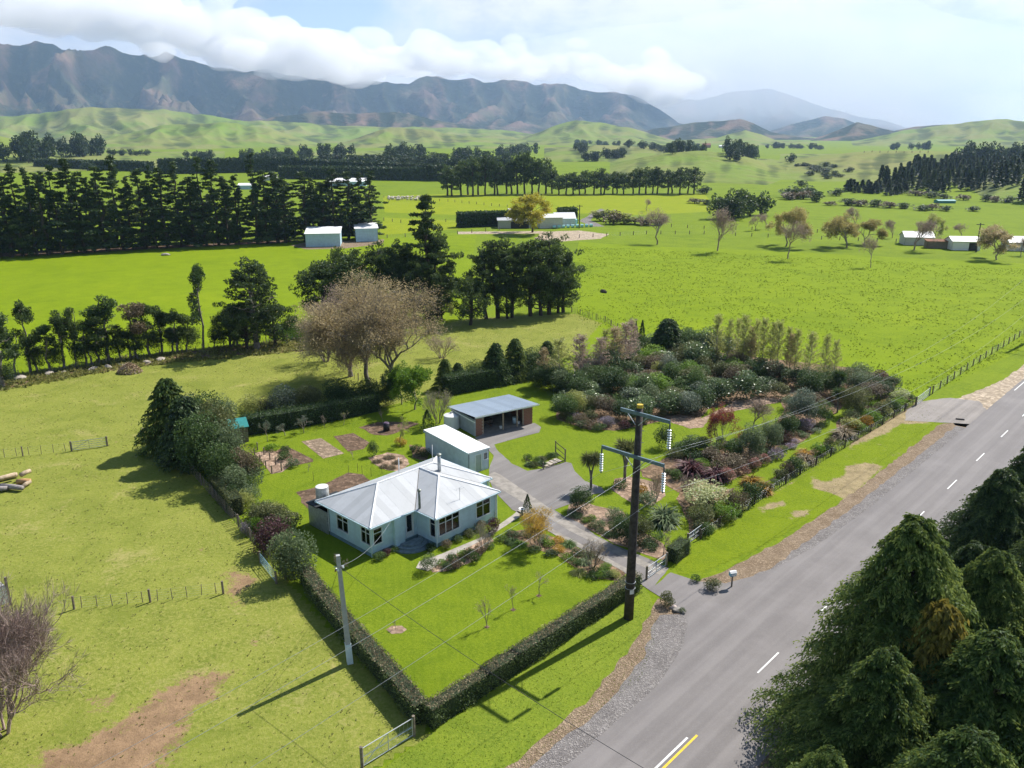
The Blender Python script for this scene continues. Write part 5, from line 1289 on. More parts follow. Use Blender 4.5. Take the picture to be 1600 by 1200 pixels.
for k in range(3):
    wire('power_line', ends_m[k], ends_2[k], 4.2, 0.009, M_WIREL, 'bare conductor from the %s insulator string towards the far fields' % WN[k], 'conductors strung along the road')
    d = (ends_m[k] - ends_2[k]); wire('power_line', ends_m[k], ends_m[k] + d + Vector((0, 0, 0)), 3.6, 0.009, M_WIREL, 'bare conductor from the %s insulator string over the lawn towards the paddock' % WN[k], 'conductors strung along the road')
cpx, cpy = at(547, 1036); cpo = empty('service_pole', (cpx, cpy, 0), rad(20)); tag(cpo, 'pale concrete service pole outside the left hedge', 'power pole')
top = Vector((-0.33, 0.05, 8.55)); s0, s1 = 0.19, 0.13
q = lambda s, z, c: [Vector((-s, -s, 0)) + c, Vector((s, -s, 0)) + c, Vector((s, s, 0)) + c, Vector((-s, s, 0)) + c]
MB().hexa(q(s0, 0, Vector((0, 0, 0))), q(s1, 0, top)).build('pole', M_CPOLE, cpo)
MB().hexa(q(s0 + .02, 0, Vector((0, 0, 0.02))), q(s0 + .012, 0, top * 0.19)).build('painted_band', plain('pale_blue_paint', (0.55, 0.66, 0.72), 0.6, 0.1, 3), cpo)
for dx in (-0.25, 0.25): MB().tube([top * 0.9 + Vector((dx * 0.3, 0, 0)), top * 0.9 + Vector((dx * 1.4, 0.05, 0))], 0.03, 6).build('bracket', M_GALV, cpo)
for k in range(5): MB().tube([top * 0.9 + Vector((0.25 * math.cos(k), 0.18 * math.sin(k * 2), -0.05 * k)), top * 0.9 + Vector((0.28 * math.cos(k), 0.18 * math.sin(k * 2), -0.05 * k - 0.16))], 0.06, 8).build('insulator', plain('brown_porcelain', (0.22, 0.12, 0.09), 0.3, 0.1, 3) if k % 2 else M_INSW, cpo)
ct = cpo.matrix_basis @ (top * 0.9); ct = Vector((cpx, cpy, 0)) + Matrix.Rotation(rad(20), 3, 'Z') @ (top * 0.9)
hx = Matrix.Rotation(rad(46.7), 3, 'Z') @ Vector((2.0, -0.3, 2.95)) + Vector((*at(581.6, 871.6), 0))
wire('service_cable', ct, hx, 0.7, 0.014, M_WIREL, 'pale service cable from the concrete pole to the house eave')
ex, ey = at(1100, 1256, 7.0); wire('service_cable', ct, Vector((ex, ey, 7.0)), 0.5, 0.016, M_WIRED, 'dark cable from the concrete pole across the front lawn and road')
wire('stay_wire', ct, Vector((*at(512, 940), 0.0)), 0.0, 0.012, M_WIRED, 'thin dark stay wire from the concrete pole down to the lawn')

# ------------------------------------------------------------------ fences and gates
def fence(name, pts, label, post_gap=4.0, batten=0.45, h=1.1, wires=6, closed=False, postr=0.075, bt=0.025, btmat=None, zf=None, cat='fence', postm=None):
    P = [Vector((*p, 0)) for p in pts]; e = empty(name, P[0]); tag(e, label, cat)
    pm = MB().tube([(0, 0, 0), (0, 0, h + 0.12)], postr, 7).mesh('post', postm or M_WOOD); bm = MB().box(-bt, bt, -0.02, 0.02, 0.05, h).mesh('batten', btmat or M_WOOD)
    allw = MB(); 
    for i in range(len(P) - 1):
        L = (P[i + 1] - P[i]).length; u = (P[i + 1] - P[i]) / L; n = max(1, round(L / post_gap))
        for k in range(n + (i == len(P) - 2)):
            p = P[i] + u * L * k / n; o = link('post', pm, e); o.location = p - P[0]; o.rotation_euler = (R.normal() * 0.02, R.normal() * 0.02, R.random() * 3)
            if zf: o.location.z += zf(p.x, p.y)
        if batten:
            m = int(L / batten)
            for k in range(m):
                if abs((k + .5) / m * n - round((k + .5) / m * n)) < 0.04: continue
                p = P[i] + u * L * (k + .5) / m; o = link('batten', bm, e); o.location = p - P[0] + Vector((0, 0, R.normal() * 0.03)); o.rotation_euler = (R.normal() * 0.035, R.normal() * 0.035, math.atan2(u.y, u.x))
                if zf: o.location.z += zf(p.x, p.y)
        for w in range(wires):
            z = 0.15 + (h - 0.2) * w / max(1, wires - 1); a = P[i] - P[0]; b = P[i + 1] - P[0]
            if zf:
                K = max(2, int(L / 10)); allw.tube([a.lerp(b, k / K) + Vector((0, 0, z + zf(*(P[i].lerp(P[i + 1], k / K))[:2]))) for k in range(K + 1)], 0.008, 3)
            else: allw.tube([a + Vector((0, 0, z)), b + Vector((0, 0, z))], 0.004, 3)
    o = allw.build('wires', M_GALV, e); return e
fence('picket_fence', FENCE_L[:], 'weathered batten fence under the trees between paddock and garden', 3.5, 0.42, 1.25, 5, bt=0.04)
fence('roadside_fence', [at(1094, 843), at(1250, 742), at(1430, 633)], 'dark batten fence between the flower border and the roadside verge', 3.6, 0.42, 1.0, 5, bt=0.035, btmat=M_WOODD, postm=M_WOODD)
fence('pasture_fence', [at(1457, 615), at(1520, 572), at(1600, 522), at(1720, 452)], 'post and wire fence along the right hand pasture beside the road', 3.4, 0, 1.1, 6, postr=0.09)
fence('paddock_fence', [at(-60, 722), at(36, 713), at(112, 705)], 'post and batten fence across the upper left paddock', 4.5, 1.1, 1.1, 5)
fence('paddock_fence', [at(30, 975), at(116, 952), at(235, 941), at(349, 928)], 'post and batten fence across the lower left paddock ending at bare earth', 4.2, 0.95, 1.05, 5, postr=0.09)
fence('boundary_fence', [at(-120, 618), at(30, 590), at(250, 556), at(350, 543), at(480, 530)], 'batten fence behind the row of stripped shelter trees', 4.0, 1.0, 1.1, 5)
fence('boundary_fence', [at(505, 600), at(560, 624), at(650, 655)], 'short old fence under the big bare tree', 3.0, 0.8, 1.1, 4) if False else fence('boundary_fence', [at(528, 572), at(545, 590), at(575, 600), at(620, 606)], 'short old fence running under the big budding tree', 3.0, 0.9, 1.1, 4)
fence('boundary_fence', [at(893, 488), at(920, 496), at(945, 503), at(965, 515)], 'short batten fence at the corner of the lime pasture by the dark trees', 3.0, 0.8, 1.1, 4)
fence('pine_row_fence', [at(-60, 412), at(0, 402), at(150, 393), at(300, 385), at(465, 378)], 'long fence along the foot of the pine shelterbelt', 7.0, 0, 1.2, 4, postr=0.12)
for L_, lab in (([(600, 309), (700, 315), (845, 329), (900, 336)], 'far fence line crossing the yellow green pasture'), ([(605, 372), (715, 366), (780, 360)], 'far fence beside the farm track'), ([(905, 372), (1010, 366), (1100, 366), (1200, 371), (1400, 379), (1600, 395)], 'far fence in front of the bare paddock trees'), ([(1000, 352), (1100, 358), (1200, 360), (1330, 366)], 'far fence behind the bare paddock trees'), ([(600, 345), (640, 350), (715, 346)], 'far fence left of the clipped farm hedge')):
    fence('far_fence', [at(*p) for p in L_], lab, 6.0, 0, 1.2, 3, postr=0.14)
def pipe_gate(name, a, b, h, label, bars=1, mat=None, brace=True, mesh=True, z0=0.12, post=True, r=0.03):
    A = Vector((*a, 0)); B = Vector((*b, 0)); L = (B - A).length; e = empty(name, A, math.atan2(B.y - A.y, B.x - A.x)); tag(e, label, 'gate'); mat = mat or M_GALV
    fr_ = MB(); fr_.tube([(0.1, 0, h), (L - 0.1, 0, h)], r, 6); fr_.tube([(0.1, 0, z0), (L - 0.1, 0, z0)], r, 6); fr_.tube([(0.1, 0, z0), (0.1, 0, h)], r, 6); fr_.tube([(L - 0.1, 0, z0), (L - 0.1, 0, h)], r, 6); fr_.build('frame', mat, e)
    for k in range(1, bars + 1): MB().tube([(0.1, 0, z0 + (h - z0) * k / (bars + 1)), (L - 0.1, 0, z0 + (h - z0) * k / (bars + 1))], r * 0.7, 6).build('bar', mat, e)
    if brace: MB().tube([(L / 2, 0, z0), (L / 2, 0, h)], r * 0.8, 6).build('upright', mat, e); MB().tube([(0.1, 0.0, z0), (L / 2, 0.0, h)], r * 0.7, 6).build('diagonal', mat, e)
    if mesh:
        mm = MB()
        for k in range(int(L / 0.3)): mm.tube([(0.1 + 0.3 * k, 0, z0), (0.1 + 0.3 * k, 0, h)], 0.005, 3)
        for k in range(5): mm.tube([(0.1, 0, z0 + .18 * k), (L - .1, 0, z0 + .18 * k)], 0.005, 3)
        mm.build('wire_mesh', mat, e)
    if post:
        for x in (0, L): MB().tube([(x, 0, 0), (x, 0, h + 0.15)], 0.10, 8).build('gatepost', M_WOOD, e)
    return e
M_PIPE = plain('pale_pipe', (0.55, 0.58, 0.58), 0.4, 0.1, 4, 0.3)
pipe_gate('driveway_gate', at(1010, 906), at(1041, 884), 1.15, 'pale pipe and mesh gate closing the driveway beside the short hedge', mat=M_PIPE)
pipe_gate('garden_gate', at(1074, 851), at(1097, 834), 1.0, 'pale pipe gate between the short hedge and the flower border', mat=M_PIPE)
pipe_gate('field_gate', at(566, 1200), at(647, 1150), 1.35, 'pipe gate with bare soil behind it at the hedge corner', mat=M_PIPE, bars=1)
pipe_gate('field_gate', at(1431, 634), at(1452, 618), 1.15, 'pale metal gate at the gravel field entrance', mat=M_PIPE, bars=3)
pipe_gate('field_gate', at(112, 705), at(168, 697), 1.1, 'grey metal gate at the end of the upper paddock fence', bars=3)
pipe_gate('wooden_gate', at(225, 686), at(243, 681), 1.3, 'dark wooden rail gate beside the tallest garden conifer', bars=3, mat=M_WOODD, mesh=False, r=0.06)
pipe_gate('leaning_gate', at(407, 880), at(432, 912), 1.0, 'pale blue metal gate leaning near the garden batten fence', bars=3, mat=plain('pale_blue_gate_paint', (0.22, 0.38, 0.43), 0.5, 0.15, 3), mesh=False)
# ------------------------------------------------------------------ small things
mbx = empty('mailbox', (*at(1143, 917), 0), rad(15)); tag(mbx, 'pale blue letterbox with white lid on a brown post by the road', 'letterbox')
box('post', M_WOOD, mbx, -0.05, 0.05, -0.05, 0.05, 0, 1.05); b_ = MB().box(-0.26, 0.26, -0.17, 0.17, 1.052, 1.36).build('box', plain('turquoise_letterbox', (0.16, 0.42, 0.52), 0.5, 0.1, 3), mbx)
MB().hexa([(-0.30, -0.21, 1.362), (0.30, -0.21, 1.362), (0.30, 0.21, 1.362), (-0.30, 0.21, 1.362)], [(-0.30, -0.06, 1.50), (0.30, -0.06, 1.50), (0.30, 0.06, 1.50), (-0.30, 0.06, 1.50)]).build('lid', M_WHITE, mbx); box('flap', M_WHITE, mbx, -0.2, 0.2, -0.185, -0.172, 1.12, 1.26)
MB().tube([(-0.16, 0, 0.7), (-0.16, 0, 1.05)], 0.015, 5).build('brace', M_GALV, mbx)
def rock(x, y, s, mat, label, group=None, sq=0.6, z=0.0, name='rock'):
    me = bpy.data.meshes.new(name); import bmesh
    bm = bmesh.new(); bmesh.ops.create_icosphere(bm, subdivisions=2, radius=1); sd = R.random() * 90
    for v in bm.verts: v.co *= 1 + 0.45 * mnoise.noise(v.co * 1.1 + Vector((sd, 0, 0)))
    for v in bm.verts: v.co = Vector((v.co.x * s, v.co.y * s * (0.6 + 0.3 * math.sin(sd)), v.co.z * s * sq))
    bm.to_mesh(me); bm.free(); me.materials.append(mat); o = link(name, me); o.location = (x, y, z + s * sq * 0.4); o.rotation_euler = (0, 0, sd); return tag(o, label, 'rock', group)
M_ROCK = plain('grey_rock', (0.27, 0.25, 0.225), 0.9, 0.35, 2.5, bump=0.5)
for k, (a, b, s) in enumerate([(1052, 950, .32), (1058, 955, .38), (1066, 958, .3)]): rock(*at(a, b), s, M_ROCK if k else plain('pale_round_rock', (.5, .42, .38), .9, .2, 3), ['pale pinkish boulder at the driveway corner next to the small bush', 'dark rounded boulder in the middle of the driveway corner trio', 'dark boulder nearest the gravel at the driveway corner'][k], 'boulders at the driveway corner')
for k, (a, b, s) in enumerate([(32, 593, .9), (77, 585, .75), (100, 583, .5), (146, 578, .8), (168, 575, .75), (230, 567, .65), (251, 563, .8), (190, 571, .45)]):
    rock(*at(a, b), s, plain('pale_stump_wood', (0.36, 0.32, 0.27), 0.9, 0.3, 2.5, bump=.4), '%s pale stump or boulder from the left below the stripped shelter trees' % ORD[sorted([32, 77, 100, 146, 168, 230, 251, 190]).index(a)], 'pale stumps below the shelter trees', 0.5, name='stump')
rock(*at(943, 457), 1.3, M_WOODD, 'dark water trough like boulder alone in the lime pasture', sq=0.4); rock(*at(259, 399), 1.2, M_ROCK, 'small grey boulder alone in the pasture below the pines', sq=0.4)
# log pile
M_LOG = plain('pale_log', (0.42, 0.33, 0.23), 0.9, 0.3, 3, bump=.3); M_LOGG = plain('grey_log', (0.28, 0.25, 0.24), 0.9, 0.3, 3, bump=.3)
LG = [((-22, 758), (28, 746), .28, .25, M_LOG, 'long pale log at the back of the felled log pile'), ((-30, 766), (26, 750), .25, .6, M_LOG, 'pale log lying slantwise on top of the log pile'), ((3, 764), (36, 768), .3, .3, M_LOGG, 'thick grey log at the front of the log pile'), ((-30, 770), (12, 768), .28, .28, M_LOGG, 'grey log half cut off by the left border'), ((34, 752), (49, 746), .25, .7, M_LOG, 'short stubby pale log on the right end of the pile'), ((28, 757), (48, 757), .3, .3, M_RUST if False else plain('orange_heartwood', (.45, .26, .12), .9, .25, 3), 'orange hearted log block in the middle of the pile'), ((36, 764), (48, 757), .22, .25, M_LOG, 'small pale log at the right foot of the pile')]
for a, b, r_, z, m_, lab in LG:
    A = Vector((*at(*a), z)); B = Vector((*at(*b), z + .1)); o = MB().tube([A, A.lerp(B, .5) + Vector((0, 0, .05)), B], [r_, r_ * .95, r_ * .85], 12).build('log', m_, None, True); tag(o, lab, 'log', 'felled logs in the left paddock')
# heap of brushwood below the shelter trees
hp = at(203, 582); n_ = 900; th_ = R.random(n_) * 6.28; rr_ = np.sqrt(R.random(n_)) * 1.9; zz_ = 1.5 * (1 - (rr_ / 1.95) ** 1.6)
o = link('wood_heap', leafmesh('wood_heap', np.stack([rr_ * np.cos(th_), rr_ * np.sin(th_) * .8, zz_], 1), .45, .14, R.random(n_), None, 0, .6, R, leafmat('split_firewood', (.16, .10, .06), (.34, .24, .16), (.52, .40, .28), 0))); o.location = (*hp, 0.05); tag(o, 'heap of split brown firewood below the stripped shelter trees', 'wood heap')
# white crate at the left border
st_ = empty('stock_crate', (*at(15, 946), 0), rad(50)); tag(st_, 'white slatted stock crate with grey top cut by the left border', 'crate')
for k in range(5): box('plank', M_WHITE, st_, -3.0, 0.0, -0.02 - .001 * k, 0.03, 0.3 + .3 * k, 0.55 + .3 * k)
box('top', M_CPOLE, st_, -3.0, -0.05, 0.05, 1.4, 1.72, 1.8); box('post', M_WOOD, st_, 0.0, 0.14, -0.1, 0.1, 0, 2.5)
# garden gate ornament with planting
og = empty('ornamental_gate', (*at(849, 734), 0), rad(38)); tag(og, 'rustic timber gate frame and low rails round a planted bed by the forecourt', 'garden feature')
g0 = Vector((*at(849, 734), 0)); inv = Matrix.Rotation(rad(-38), 3, 'Z')
lo_ = lambda p: inv @ (Vector((*at(*p), 0)) - g0)
for nm, p0, p1, z0, z1, r_ in (('post', (849, 734), (849, 734), 0, .9, .07), ('post', (883, 722), (883, 722), 0, 1.6, .08), ('post', (868, 710), (868, 710), 0, 1.7, .07), ('post', (822, 721), (822, 721), 0, .6, .06), ('rail', (849, 734), (883, 722), .25, .25, .05), ('rail', (849, 734), (822, 721), .25, .25, .05), ('rail', (868, 710), (883, 722), 1.55, 1.5, .05), ('rail', (868, 710), (883, 722), .9, .85, .04), ('rail', (868, 710), (883, 722), .3, .3, .05)):
    a = lo_(p0); b = lo_(p1); a.z = z0; b.z = z1; MB().tube([a, b], r_, 7).build(nm, M_WOODD if 'rail' in nm else M_WOOD, og)
for k in range(4):
    a = lo_((853 + k * 6, 728 - k * 2.6)); MB().box(a.x - .25, a.x + .25, a.y - .55, a.y + .55, .06, .12).build('plank', plain('pale_plank', (.42, .37, .30), .9, .2, 4), og)
# bean posts
for k, (a, b) in enumerate([(402.6, 703), (412.7, 711), (406.7, 723), (422, 718.6), (415.8, 732), (431, 726.9), (425, 739.8), (440, 736), (398, 712)]):
    o = MB().tube([(0, 0, 0), (0, 0, .95)], .07, 6).build('garden_post', M_WOOD); o.location = (*at(a, b), 0); tag(o, 'short timber post standing in the bark mulched plot by the trees', 'post', 'posts in the mulched vegetable plot')
for k, (a, b) in enumerate([(545, 742), (559, 738), (566, 742), (580, 745), (597, 741), (490, 752)]):
    o = MB().tube([(0, 0, 0), (0, 0, 1.1)], .02, 5).build('plant_stake', M_WOODD); o.location = (*at(a, b), 0); tag(o, 'thin dark stake in the soil plot behind the house', 'stake', 'thin stakes behind the house')
bn = empty('compost_bin', (*at(604, 673), 0)); tag(bn, 'black compost bin with purple lid on bare soil in the back garden', 'compost bin')
MB().tube([(0, 0, 0), (0, 0, 1.0)], [.42, .36], 18).build('body', M_BLACK, bn, True); MB().tube([(0, 0, 1.0), (0, 0, 1.12)], [.40, .3], 18).build('lid', plain('purple_grey_lid', (.10, .07, .11), .5, .1, 3), bn)
bb = empty('bird_bath', (*at(815.5, 806), 0)); tag(bb, 'round white bird bath on a pedestal at the end of the garden path', 'bird bath')
MB().tube([(0, 0, 0), (0, 0, .7)], [.16, .1], 14).build('pedestal', M_CONCL, bb, True); MB().tube([(0, 0, .7), (0, 0, .78), (0, 0, .8)], [.15, .33, .33], 18).build('bowl', M_WHITE, bb); MB().tube([(0, 0, .802), (0, 0, .815)], .12, 14).build('water', M_GLASS if False else M_BLACK, bb)
ts = empty('garden_shed', (*at(374, 688), 0), rad(25)); tag(ts, 'small garden shed with teal roof half hidden behind the tall shrubs', 'garden shed')
box('wall', M_WOOD, ts, -1.0, 1.0, -1.0, 1.0, 0, 1.9)
MB().hexa([(-1.15, -1.15, 1.91), (1.15, -1.15, 1.91), (1.15, 1.15, 1.91), (-1.15, 1.15, 1.91)], [(-1.15, -1.15, 2.0), (1.15, -1.15, 2.0), (1.15, 1.15, 2.5), (-1.15, 1.15, 2.5)]).build('roof', M_TEAL, ts)
# water trough at the left of the middle pasture etc. and a dark box painted as the culvert hole's shade
o = MB().box(-.5, .5, -.12, .12, 0, .16).build('culvert_hole_box', plain('culvert_hole_shade', (.025, .022, .02), .9, .3, 3)); o.location = (*at(1500, 656), 0); o.rotation_euler = (0, 0, rad(-20)); tag(o, 'dark box painted as the shaded culvert hole where the field entrance meets the road', 'culvert')

# ------------------------------------------------------------------ far buildings
def barn(name, px_, py_, L, Wd, h, rh, ang, wallm, roofm, label, door=None, mono=False, z=0.0, cat='shed'):
    e = empty(name, (*at(px_, py_), z), rad(ang)); tag(e, label, cat)
    for (p0, p1) in (((0, 0), (L, 0)), ((L, 0), (L, Wd)), ((L, Wd), (0, Wd)), ((0, Wd), (0, 0))): wall(e, p0, p1, 0, h, [door] if (door and p0 == (0, 0)) else [], wallm)
    if door: box('door', M_BLACK, e, door[0], door[1], 0.1, 0.14, door[2], door[3])
    if mono: MB().hexa([(-.3, -.3, h), (L + .3, -.3, h), (L + .3, Wd + .3, h + rh), (-.3, Wd + .3, h + rh)], [(-.3, -.3, h + .1), (L + .3, -.3, h + .1), (L + .3, Wd + .3, h + rh + .1), (-.3, Wd + .3, h + rh + .1)]).build('roof', roofm, e)
    else:
        for s in (0, 1):
            y0, y1 = (-.3, Wd / 2) if s == 0 else (Wd + .3, Wd / 2)
            q_ = [(-.3, y0, h - .05), (L + .3, y0, h - .05), (L + .3, y1, h + rh), (-.3, y1, h + rh)]
            if s: q_ = q_[::-1]
            MB().hexa(q_, [(a, b, c + .1) for a, b, c in q_]).build('roof', roofm, e)
        for x in (0.07, L - 0.07): MB().add([(x - .06, 0, h), (x - .06, Wd, h), (x - .06, Wd / 2, h + rh), (x + .06, 0, h), (x + .06, Wd, h), (x + .06, Wd / 2, h + rh)], [(0, 2, 1), (3, 4, 5), (0, 1, 4, 3), (1, 2, 5, 4), (2, 0, 3, 5)]).build('gable', wallm, e)
    return e
M_BLUEW = boards('pale_blue_shed_cladding', (0.42, 0.58, 0.66), 0.3, True, depth=.5)
barn('farm_shed', 478, 386, 11.0, 10, 4.2, 1.1, 8, M_BLUEW, M_ROOFW, 'white roofed pale blue shed at the near end of the pine row', mono=True)
barn('farm_shed', 556, 378, 7.5, 9, 4.4, 0.9, 12, M_BLUEW, M_ROOFW, 'second pale shed half hidden behind the dark tree tops', mono=True)
at1 = dict(wallm=M_CREAMW, roofm=M_ROOF)
barn('open_barn', 778, 357, 13, 8, 3.0, 0.5, 2, M_GALV, M_ROOF, 'low open barn left of the yellow green tree at the farm', door=(5, 12, 0, 2.6), mono=True)
barn('farmhouse', 800, 347, 8, 8, 3.0, 2.2, 20, M_CREAMW, M_RIDGE, 'white farmhouse with pale gabled roof behind the yellow green tree', cat='house')
barn('farm_shed', 843, 357, 9, 7, 4.0, 0.8, 6, M_CREAMW, M_CREAMW, 'cream walled farm building right of the yellow green tree', mono=True)
barn('farm_shed', 868, 353, 8, 8, 2.8, 2.0, 6, M_WALLG, M_RIDGE, 'grey roofed farm shed beside the wrapped bales')
barn('far_shed', 1487, 391, 8.5, 6, 2.8, 1.2, -6, M_WHITE, M_RIDGE, 'white garage with dark door near the right border', door=(5.0, 7.5, 0, 2.4))
barn('far_shed', 1413, 383, 9, 6, 2.6, 1.6, -8, M_CREAMW, M_RIDGE, 'white cottage behind the bare trees on the right', cat='house')
barn('far_shed', 1448, 388, 8, 3, 2.2, 0.4, -8, M_WOOD, M_RUST, 'low brown sleepout between the white cottage and white garage', mono=True)
barn('far_shed', 1576, 392, 7, 6, 2.6, 1.6, -6, M_CREAMW, M_RIDGE, 'pale shed half hidden by the budding tree at the right border')
barn('far_shed', 512, 291, 26, 14, 3.0, 2.0, 4, M_BLUEW, M_ROOFW, 'long white roofed farm shed beyond the pine row')
barn('far_shed', 412, 282, 9, 8, 2.5, 1.2, 4, M_CREAMW, M_ROOFW, 'small pale shed seen between the pine tops')
barn('far_shed', 372, 296, 9, 8, 2.5, 1.2, 4, M_BLUEW, M_ROOFW, 'pale blue shed glimpsed behind the pine row')
for k in range(9):
    a, b = 866 + k * 7.2, 357 - k * .3; o = MB().tube([(-.6, 0, .62), (.6, 0, .62)], .62, 14).build('wrapped_bale', plain('pale_turquoise_wrap', (.38, .66, .66), .4, .15, 3)); o.location = (*at(a, b), 0); tag(o, 'round bale in pale turquoise wrap in the row beside the farm shed', 'bale', 'wrapped bales at the farm')
o = MB().box(-6, 6, -2.2, 2.2, 0, 2.2).build('wrapped_bale_stack', plain('pale_turquoise_wrap', (.38, .66, .66), .4, .15, 3)); o.location = (*at(878, 351), 0); tag(o, 'stack of pale turquoise wrapped bales at the gable of the farm shed', 'bale stack')
for (a, b, lab) in ((905, 357, 'dark thin power pole beside the wrapped bales'), (1525, 394, 'dark thin power pole in front of the white garage')):
    o = empty('power_pole', (*at(a, b), 0)); tag(o, lab, 'power pole'); MB().tube([(0, 0, 0), (0, 0, 9)], [.22, .15], 8).build('pole', M_POLE, o); box('crossarm', M_WOODD, o, -1.2, 1.2, -.1, .1, 8.4, 8.6)
sheet('farm_yard', [(835, 372), (850, 362), (905, 360), (952, 366), (940, 373), (880, 377), (845, 376)], .012, M_STONE, .8, 3); sheet('farm_track', [(905, 345), (918, 338), (926, 331), (940, 326), (944, 328), (930, 336), (922, 344), (945, 354), (925, 354)], .013, M_GRAV, .4, 3)
sheet('farm_track', [(715, 362), (850, 361), (850, 365), (715, 366)], .012, M_STONE, .5, 3); sheet('shed_apron', [(455, 384), (480, 378), (600, 374), (598, 381), (540, 388), (480, 390)], .012, M_DIRT, .5, 2)
sheet('pine_litter', [(-60, 410), (0, 401), (300, 386), (455, 378), (455, 375), (300, 382), (0, 394), (-60, 402)], .012, M_SOIL, .6, 2)
sheet('shelter_litter', [(0, 610), (60, 596), (200, 575), (300, 560), (480, 548), (480, 534), (350, 543), (200, 562), (0, 592)], .014, M_BARK, .5, 1.2)
def hillpt(a, b): return at_hill(a, b)
for (a, b, L, Wd, h, rh, wm, rm, lab) in ((1098, 231, 18, 9, 6, 4, M_BRICK, plain('terracotta_roof', (.32, .12, .08), .8, .2, 1), 'red roofed house on the knoll beside the dark pines'), (1124, 231, 14, 8, 4, 2, M_CREAMW, M_RIDGE, 'white house on the knoll right of the red roofed house'), (1466, 318, 9, 5, 1.4, .5, M_TEAL, M_TEAL, 'turquoise shed beyond the hedge row')):
    x, y, z = hillpt(a, b); e = barn('hill_house', a, b, L, Wd, h, rh, 0, wm, rm, lab, cat='house' if 'house' in lab else 'shed'); e.location = (x, y, z - .2)
fence('hill_fence', [hillpt(a, 239)[:2] for a in (1350, 1400, 1450)], 'reddish brown rail fence on the crest of the grassy rise', 8, 0, 2.0, 3, postr=.3, zf=ground_z)

# ------------------------------------------------------------------ trees: pine shelterbelt
NP = 30; XS = [(-75, 406), (30, 401), (120, 396), (220, 389), (330, 384), (430, 380), (600, 371)]
def alongx(a): return float(np.interp(a, [p[0] for p in XS], [p[1] for p in XS]))
tops = dict([(0, 262), (1, 258), (2, 270), (3, 252), (4, 266)])
for k in range(36):
    a = -72 + k * 18.7 + R.normal() * 3; b = alongx(a); ty = 260 + 9 * math.sin(k * 1.7) + R.normal() * 8 + (6 if a > 380 else 0)
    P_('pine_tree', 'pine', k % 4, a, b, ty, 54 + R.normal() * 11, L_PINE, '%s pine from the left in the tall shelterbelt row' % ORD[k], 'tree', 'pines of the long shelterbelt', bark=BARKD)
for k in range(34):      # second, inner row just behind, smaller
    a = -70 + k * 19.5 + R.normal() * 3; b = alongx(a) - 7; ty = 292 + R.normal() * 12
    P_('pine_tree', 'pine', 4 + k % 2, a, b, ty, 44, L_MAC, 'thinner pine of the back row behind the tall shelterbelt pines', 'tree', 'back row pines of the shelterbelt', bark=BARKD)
# stripped shelter trees
SC = [(5, 606, 478, 70), (48, 583, 466, 46), (22, 590, 520, 40), (78, 580, 505, 40), (100, 577, 482, 48), (118, 574, 478, 30), (135, 571, 498, 40), (155, 568, 492, 42), (172, 565, 458, 62), (190, 562, 505, 36), (215, 561, 470, 52), (235, 556, 472, 46), (253, 553, 475, 42), (278, 552, 480, 42), (292, 550, 488, 34), (318, 545, 412, 38), (363, 541, 478, 48), (372, 540, 500, 40), (-40, 606, 470, 60), (-80, 610, 480, 50), (60, 582, 520, 40), (145, 570, 520, 34), (205, 562, 515, 40), (268, 552, 512, 36), (335, 545, 520, 20)]
SCs = sorted(SC, key=lambda s: s[0])
for k, s in enumerate(SCs):
    P_('shelter_tree', 'scrag', k % 5, s[0], s[1], s[2], s[3], L_BROWN if s[0] == 215 else (L_MAC if k % 3 else L_DARK), '%s half stripped shelter tree from the left in the broken row' % ORD[k], 'tree', 'half stripped shelter trees in the broken row')
    if k % 2 == 0:
        P_('shelter_sapling', 'tallshrub', k % 2, s[0] + 9, s[1] - 2, s[1] - 52, 34, L_MAC, 'bushy dark undergrowth tree low in the broken shelter row', 'tree', 'undergrowth of the broken shelter row')
